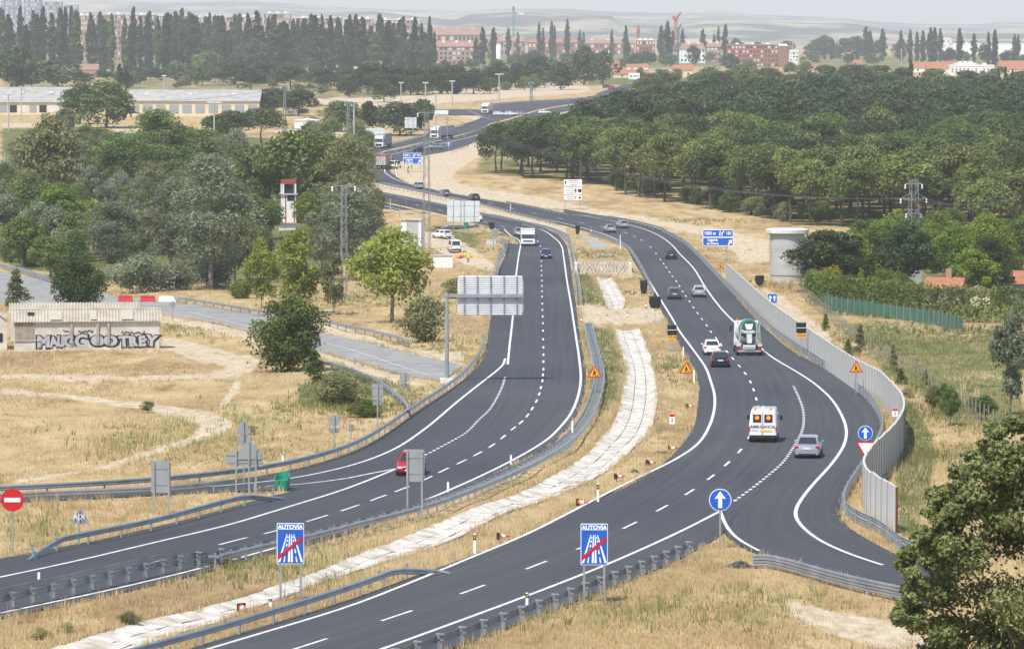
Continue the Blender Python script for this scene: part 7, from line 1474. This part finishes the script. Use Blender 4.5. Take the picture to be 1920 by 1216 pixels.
# ------------------------------------------------------------------ dry grass, weeds and scrub
def ground_z(x, y):
    rows, u, Zg = GRID; U = x / np.maximum(y, 150)
    i = np.clip(np.searchsorted(rows, y)-1, 0, len(rows)-2); j = np.clip(np.searchsorted(u, U)-1, 0, len(u)-2)
    a = (y-rows[i])/(rows[i+1]-rows[i]); b = (U-u[j])/(u[j+1]-u[j])
    return Zg[i, j]*(1-a)*(1-b) + Zg[i+1, j]*a*(1-b) + Zg[i, j+1]*(1-a)*b + Zg[i+1, j+1]*a*b
def grass_layer(name, label, n, Y0, Y1, seed, m, hmin, hmax, blades, width, keep, power=1.0, spread=.16):
    g = np.random.default_rng(seed)
    y = Y0 * (Y1/Y0)**(g.random(n)**power); x = g.uniform(-.135, .135, n)*y; z0 = gz(y); D = y*cP - z0*sP; px = 960 + F*x/D; py = 608 - F*(y*sP + z0*cP)/D
    ok = ~road_field(px, py)
    for p in DITCHPX: ok &= ~inpoly(px, py, p)
    br = np.zeros(n, bool)
    for p in BARE: br |= inpoly(px, py, p)
    ok &= ~(br & (g.random(n) < .93)); gr = np.zeros(n)
    for p, w in GREEN: gr[inpoly(px, py, p)] = w
    ok &= keep(g, x, y, px, py, gr)
    x, y = x[ok], y[ok]; gr = gr[ok]; N_ = len(x); z = ground_z(x, y)
    patch = vnoise(x, y*.6, 7, seed+1) + .6*vnoise(x, y*.6, 2.5, seed+2); hh = np.clip(hmin + (hmax-hmin)*(.45 + .9*patch + .25*g.normal(size=N_)), hmin*.6, hmax*1.15)
    k = blades; X = np.repeat(x, k); Y = np.repeat(y, k); Zb = np.repeat(z, k); H = np.repeat(hh, k)*g.uniform(.6, 1.15, N_*k)
    X = X + g.normal(0, spread, N_*k); Y = Y + g.normal(0, spread, N_*k); a = g.uniform(0, math.pi, N_*k); w = width*(.6 + .8*g.random(N_*k))*np.clip(Y/260, .8, 2.2)
    dx, dy = np.cos(a)*w, np.sin(a)*w*.5; lx, ly = g.normal(0, .22, N_*k)*H, g.normal(0, .22, N_*k)*H
    V = np.stack([np.stack([X-dx, Y-dy, Zb-.05], 1), np.stack([X+dx, Y+dy, Zb-.05], 1), np.stack([X+lx, Y+ly, Zb+H], 1)], 1).reshape(-1, 3)
    tint = np.clip(.5 + np.repeat(vnoise(x, y*.4, 11, seed+3), k)*.9 + g.normal(0, .22, N_*k), 0, 1)
    me = npmesh(name, V, np.arange(len(V)).reshape(-1, 3), tint); me.materials.append(m); o = link(name, me); tag(o, label, kind='stuff'); print(name, len(V)//3); return o
M_BROWN = leaf_mat('brown_weed_blades', (.30, .19, .09), (.60, .43, .24), .0, .0, .3)
M_WEED = leaf_mat('green_weed_blades', (.12, .135, .035), (.38, .38, .14), .0, .0, .35)
nz = lambda x, y, s, sd: vnoise(x, y*.5, s, sd)
grass_layer('dry_grass', 'pale dry grass standing over the verges, median and fields', 150000, 165, 760, 41, M_STRAW, .08, .34, 5, .03, lambda g, x, y, px, py, gr: (g.random(len(x)) > gr*.8) & (nz(x, y, 16, 9) > -.3 + .25*g.normal(size=len(x))), 1.0)
grass_layer('brown_weeds', 'rusty brown dead weeds in patches across the dry ground', 45000, 165, 760, 43, M_BROWN, .10, .34, 5, .03, lambda g, x, y, px, py, gr: nz(x, y, 13, 17) > .20 + .10*g.normal(size=len(x)))
grass_layer('green_weeds', 'green weeds in patches along the barriers and banks', 90000, 165, 800, 47, M_WEED, .15, .60, 5, .034, lambda g, x, y, px, py, gr: (nz(x, y, 12, 23) > .24 + .1*g.normal(size=len(x))) | (g.random(len(x)) < gr*.9))
grass_layer('tall_straw', 'tall straw stalks scattered on the verges and median', 9000, 165, 560, 51, M_STRAW, .5, 1.0, 9, .022, lambda g, x, y, px, py, gr: nz(x, y, 9, 31) > .14, 1.0, .18)
def verge_grass():
    g = np.random.default_rng(88); X, Y = [], []
    for pts, side, dens in ((MED_L, -1, 9), (MED_R, 1, 9), (MED2_L, -1, 6), (MED2_R, 1, 6), (R_LEFT, -1, 4), (R_RIGHT, 1, 4), (L_RIGHT, 1, 4), (L_LEFT[:12], -1, 4), (LX_OUT, -1, 4), (RX_OUT[:20], 1, 4), (OLD_T, -1, 3), (OLD_B, 1, 3), (RX_IN[:6], -1, 4)):
        P = trace(pts, .5); T, Nn = normals(P); ok = P[:, 1] < 620; P, Nn = P[ok], Nn[ok]; n = int(len(P)*.5*dens)
        if n < 1: continue
        i = g.integers(0, len(P), n); clump = vnoise(P[i, 0], P[i, 1], 3.0, 91); k = clump > -.12; i = i[k]
        off = np.abs(g.normal(0, .38, len(i))) - (.15 if pts in (MED_L, MED_R, MED2_L, MED2_R) else -.12); q = P[i] + Nn[i]*(side*off)[:, None]
        c = (P[:, 0].mean(), P[:, 1].mean()); X.append(q[:, 0]); Y.append(q[:, 1])
    x, y = np.concatenate(X), np.concatenate(Y); z0 = gz(y); D = y*cP - z0*sP; on_road = road_field(960 + F*x/D, 608 - F*(y*sP + z0*cP)/D); x, y = x[~on_road], y[~on_road]; N_ = len(x); z = np.maximum(ground_z(x, y), gz(y)-.12); k = 5
    Xr, Yr, Zr = (np.repeat(a, k) for a in (x, y, z)); M = N_*k; H = g.uniform(.12, .42, M)*np.repeat(.6 + g.random(N_), k); Xr = Xr + g.normal(0, .10, M); Yr = Yr + g.normal(0, .12, M); a = g.uniform(0, math.pi, M); w = .028*(.6+.8*g.random(M)); lx, ly = g.normal(0, .25, M)*H, g.normal(0, .25, M)*H
    V = np.stack([np.stack([Xr-np.cos(a)*w, Yr-np.sin(a)*w, Zr-.05], 1), np.stack([Xr+np.cos(a)*w, Yr+np.sin(a)*w, Zr-.05], 1), np.stack([Xr+lx, Yr+ly, Zr+H], 1)], 1).reshape(-1, 3)
    me = npmesh('verge_grass', V, np.arange(len(V)).reshape(-1, 3), np.clip(.4 + .35*g.normal(size=M), 0, 1)); me.materials.append(M_STRAW); tag(link('verge_grass', me), 'ragged dry grass fringing the road edges and the channel', kind='stuff')
verge_grass()
M_SCRUB = leaf_mat('pale_scrub', (.26, .24, .09), (.55, .50, .24), .01, .12, .4)
SCR = [(240,1170,1142,50),(75,1200,1172,44),(128,1186,1164,40),(276,770,750,36),(1700,748,724,34),(640,730,704,70),(675,720,700,50),(470,814,796,40)]
for i, (px, pb, pt, w) in enumerate(SCR):
    o = plant('bush', 'scrub_clump', 'low grey-green scrub clump growing in the dry grass', 'scrub', px, pb, pt, w, 'low scrub clumps in the dry grass', m=M_SCRUB if i % 3 else M_SAGE)
# fillers of the left-hand clump and the distant belts
def fill(n, poly, kinds, mats, h0, h1, aspect, name, label, cat, group, seed, avoid=None):
    rr = random.Random(seed); xs = [p[0] for p in poly]; ys = [p[1] for p in poly]; k = 0; tries = 0; pts = []
    while k < n and tries < 6000:
        tries += 1; px, py = rr.uniform(min(xs), max(xs)), rr.uniform(min(ys), max(ys))
        if not inpoly(np.array([px]), np.array([py]), poly)[0] or (avoid and avoid(px, py)): continue
        g = G(px, py)
        if any((g.x-q.x)**2 + (g.y-q.y)**2 < (h0*.42)**2 for q in pts): continue
        pts.append(g); h = rr.uniform(h0, h1); m_ = rr.choice(mats); tone = {M_MID: 'mid-green', M_GRAY: 'silver-leaved', M_SAGE: 'grey-green', M_PINE: 'pine-green', M_POP: 'dark', M_GREEN: 'bright green', M_HEDGE: 'hedge-green'}[m_]; plant(rr.choice(kinds), name, tone + ' ' + label, cat, 0, 0, 0, 0, tone + ' ' + group, m=m_, loc=g, hw=(h, h*rr.uniform(*aspect))); k += 1
tower_clear = lambda x, y: (488 < x < 600 and y > 424) or (x > 690) or (735 < x) or (y > 505 and 190 < x < 330)
fill(120, [(0,480),(0,340),(150,310),(330,292),(520,300),(690,330),(700,400),(690,470),(600,520),(430,528),(200,520),(60,500)], ['broad', 'tall', 'broad', 'bush'], [M_MID, M_GRAY, M_SAGE, M_MID, M_PINE], 5.5, 10, (.7, 1.0), 'tree', 'tree packed inside the dense left-hand clump', 'tree', 'trees packed in the left-hand clump', 61, tower_clear)
fill(46, [(0,136),(0,170),(250,168),(430,160),(640,172),(860,176),(1000,170),(1140,160),(1130,135),(900,128),(640,134),(430,138)], ['far_broad', 'far_pine'], [M_MID, M_PINE, M_POP], 6, 11, (.9, 1.4), 'far_tree', 'hazy low tree in the belt beneath the poplars and town', 'tree', 'hazy belt trees', 62)
fill(24, [(1130,128),(1290,126),(1480,130),(1700,132),(1920,150),(1920,180),(1500,178),(1290,172),(1230,150)], ['far_broad', 'far_pine'], [M_MID, M_PINE], 5, 8.5, (1.0, 1.5), 'far_tree', 'hazy tree in the belt between the wood and the houses', 'tree', 'hazy trees before the houses', 63)
fill(26, [(0,240),(150,238),(420,262),(520,270),(520,300),(330,300),(150,310),(0,325)], ['bush', 'broad', 'bush'], [M_MID, M_SAGE, M_PINE], 2.5, 6.5, (.9, 1.4), 'bush', 'bush scattered in the strip below the warehouses', 'bush', 'bushes below the warehouses', 67)
fill(40, [(250,140),(250,166),(430,170),(640,186),(700,184),(860,180),(1000,172),(1000,150),(640,150),(430,140)], ['bush', 'far_broad'], [M_MID, M_SAGE, M_PINE], 2.5, 6, (1.1, 1.6), 'far_bush', 'low hazy bush in the dry ground behind the warehouses', 'bush', 'hazy bushes behind the warehouses', 68)
fill(22, [(540,235),(540,262),(700,300),(700,262),(640,240)], ['bush', 'broad'], [M_MID, M_SAGE], 3, 6, (.9, 1.3), 'bush', 'rounded bush between the white shed and the distant lorries', 'bush', 'bushes by the distant road', 64)
fill(26, [(1540,545),(1700,560),(1920,572),(1920,490),(1750,470),(1560,520)], ['broad', 'bush', 'tall'], [M_MID, M_GREEN, M_HEDGE, M_PINE], 4.5, 8.5, (.8, 1.1), 'garden_tree', 'leafy tree packed in the gardens right of the concrete tank', 'tree', 'garden trees', 65, lambda x, y: (1730 < x < 1802 and y > 540) or (1870 < x and y > 545) or (1690 < x < 1730 and y > 520))
fill(34, [(1130,350),(1300,384),(1440,412),(1560,424),(1560,412),(1440,400),(1300,375),(1130,343)], ['bush', 'broad'], [M_SAGE, M_MID, M_PINE], 1.8, 4.5, (1.0, 1.5), 'undergrowth_bush', 'olive undergrowth bush between the trunks at the wood front', 'bush', 'undergrowth at the wood front', 66)

fill(54, [(822,114),(1000,112),(1250,114),(1500,108),(1920,108),(1920,122),(1700,124),(1490,128),(1300,128),(1140,134),(1000,136),(830,132)], ['far_broad', 'far_pine', 'far_broad'], [M_MID, M_POP, M_PINE], 6, 11, (.9, 1.4), 'town_tree', 'hazy tree among the foot of the town blocks', 'tree', 'hazy trees at the foot of the town', 69)
fill(36, [(640,176),(860,178),(1000,172),(1110,160),(1110,150),(1000,152),(640,160)], ['far_broad', 'far_pine'], [M_MID, M_PINE], 5, 9, (1.0, 1.4), 'roadside_tree', 'round tree on the dry slope above the far road', 'tree', 'trees above the far road', 70)
# ------------------------------------------------------------------ haze
hz = MB().box((0, 11000, 60), (60000, 31000, 220))
hm = bpy.data.materials.new('haze'); hm.use_nodes = True; hn = hm.node_tree; hn.nodes.clear()
ho = hn.nodes.new('ShaderNodeOutputMaterial'); hv = hn.nodes.new('ShaderNodeVolumePrincipled')
hv.inputs['Color'].default_value = (1.0, .985, .955, 1); hv.inputs['Density'].default_value = 0.9e-4; hv.inputs['Anisotropy'].default_value = -.09
hn.links.new(hv.outputs[0], ho.inputs['Volume'])
tag(hz.build('haze', hm), 'pale summer haze over the whole plain', kind='stuff')
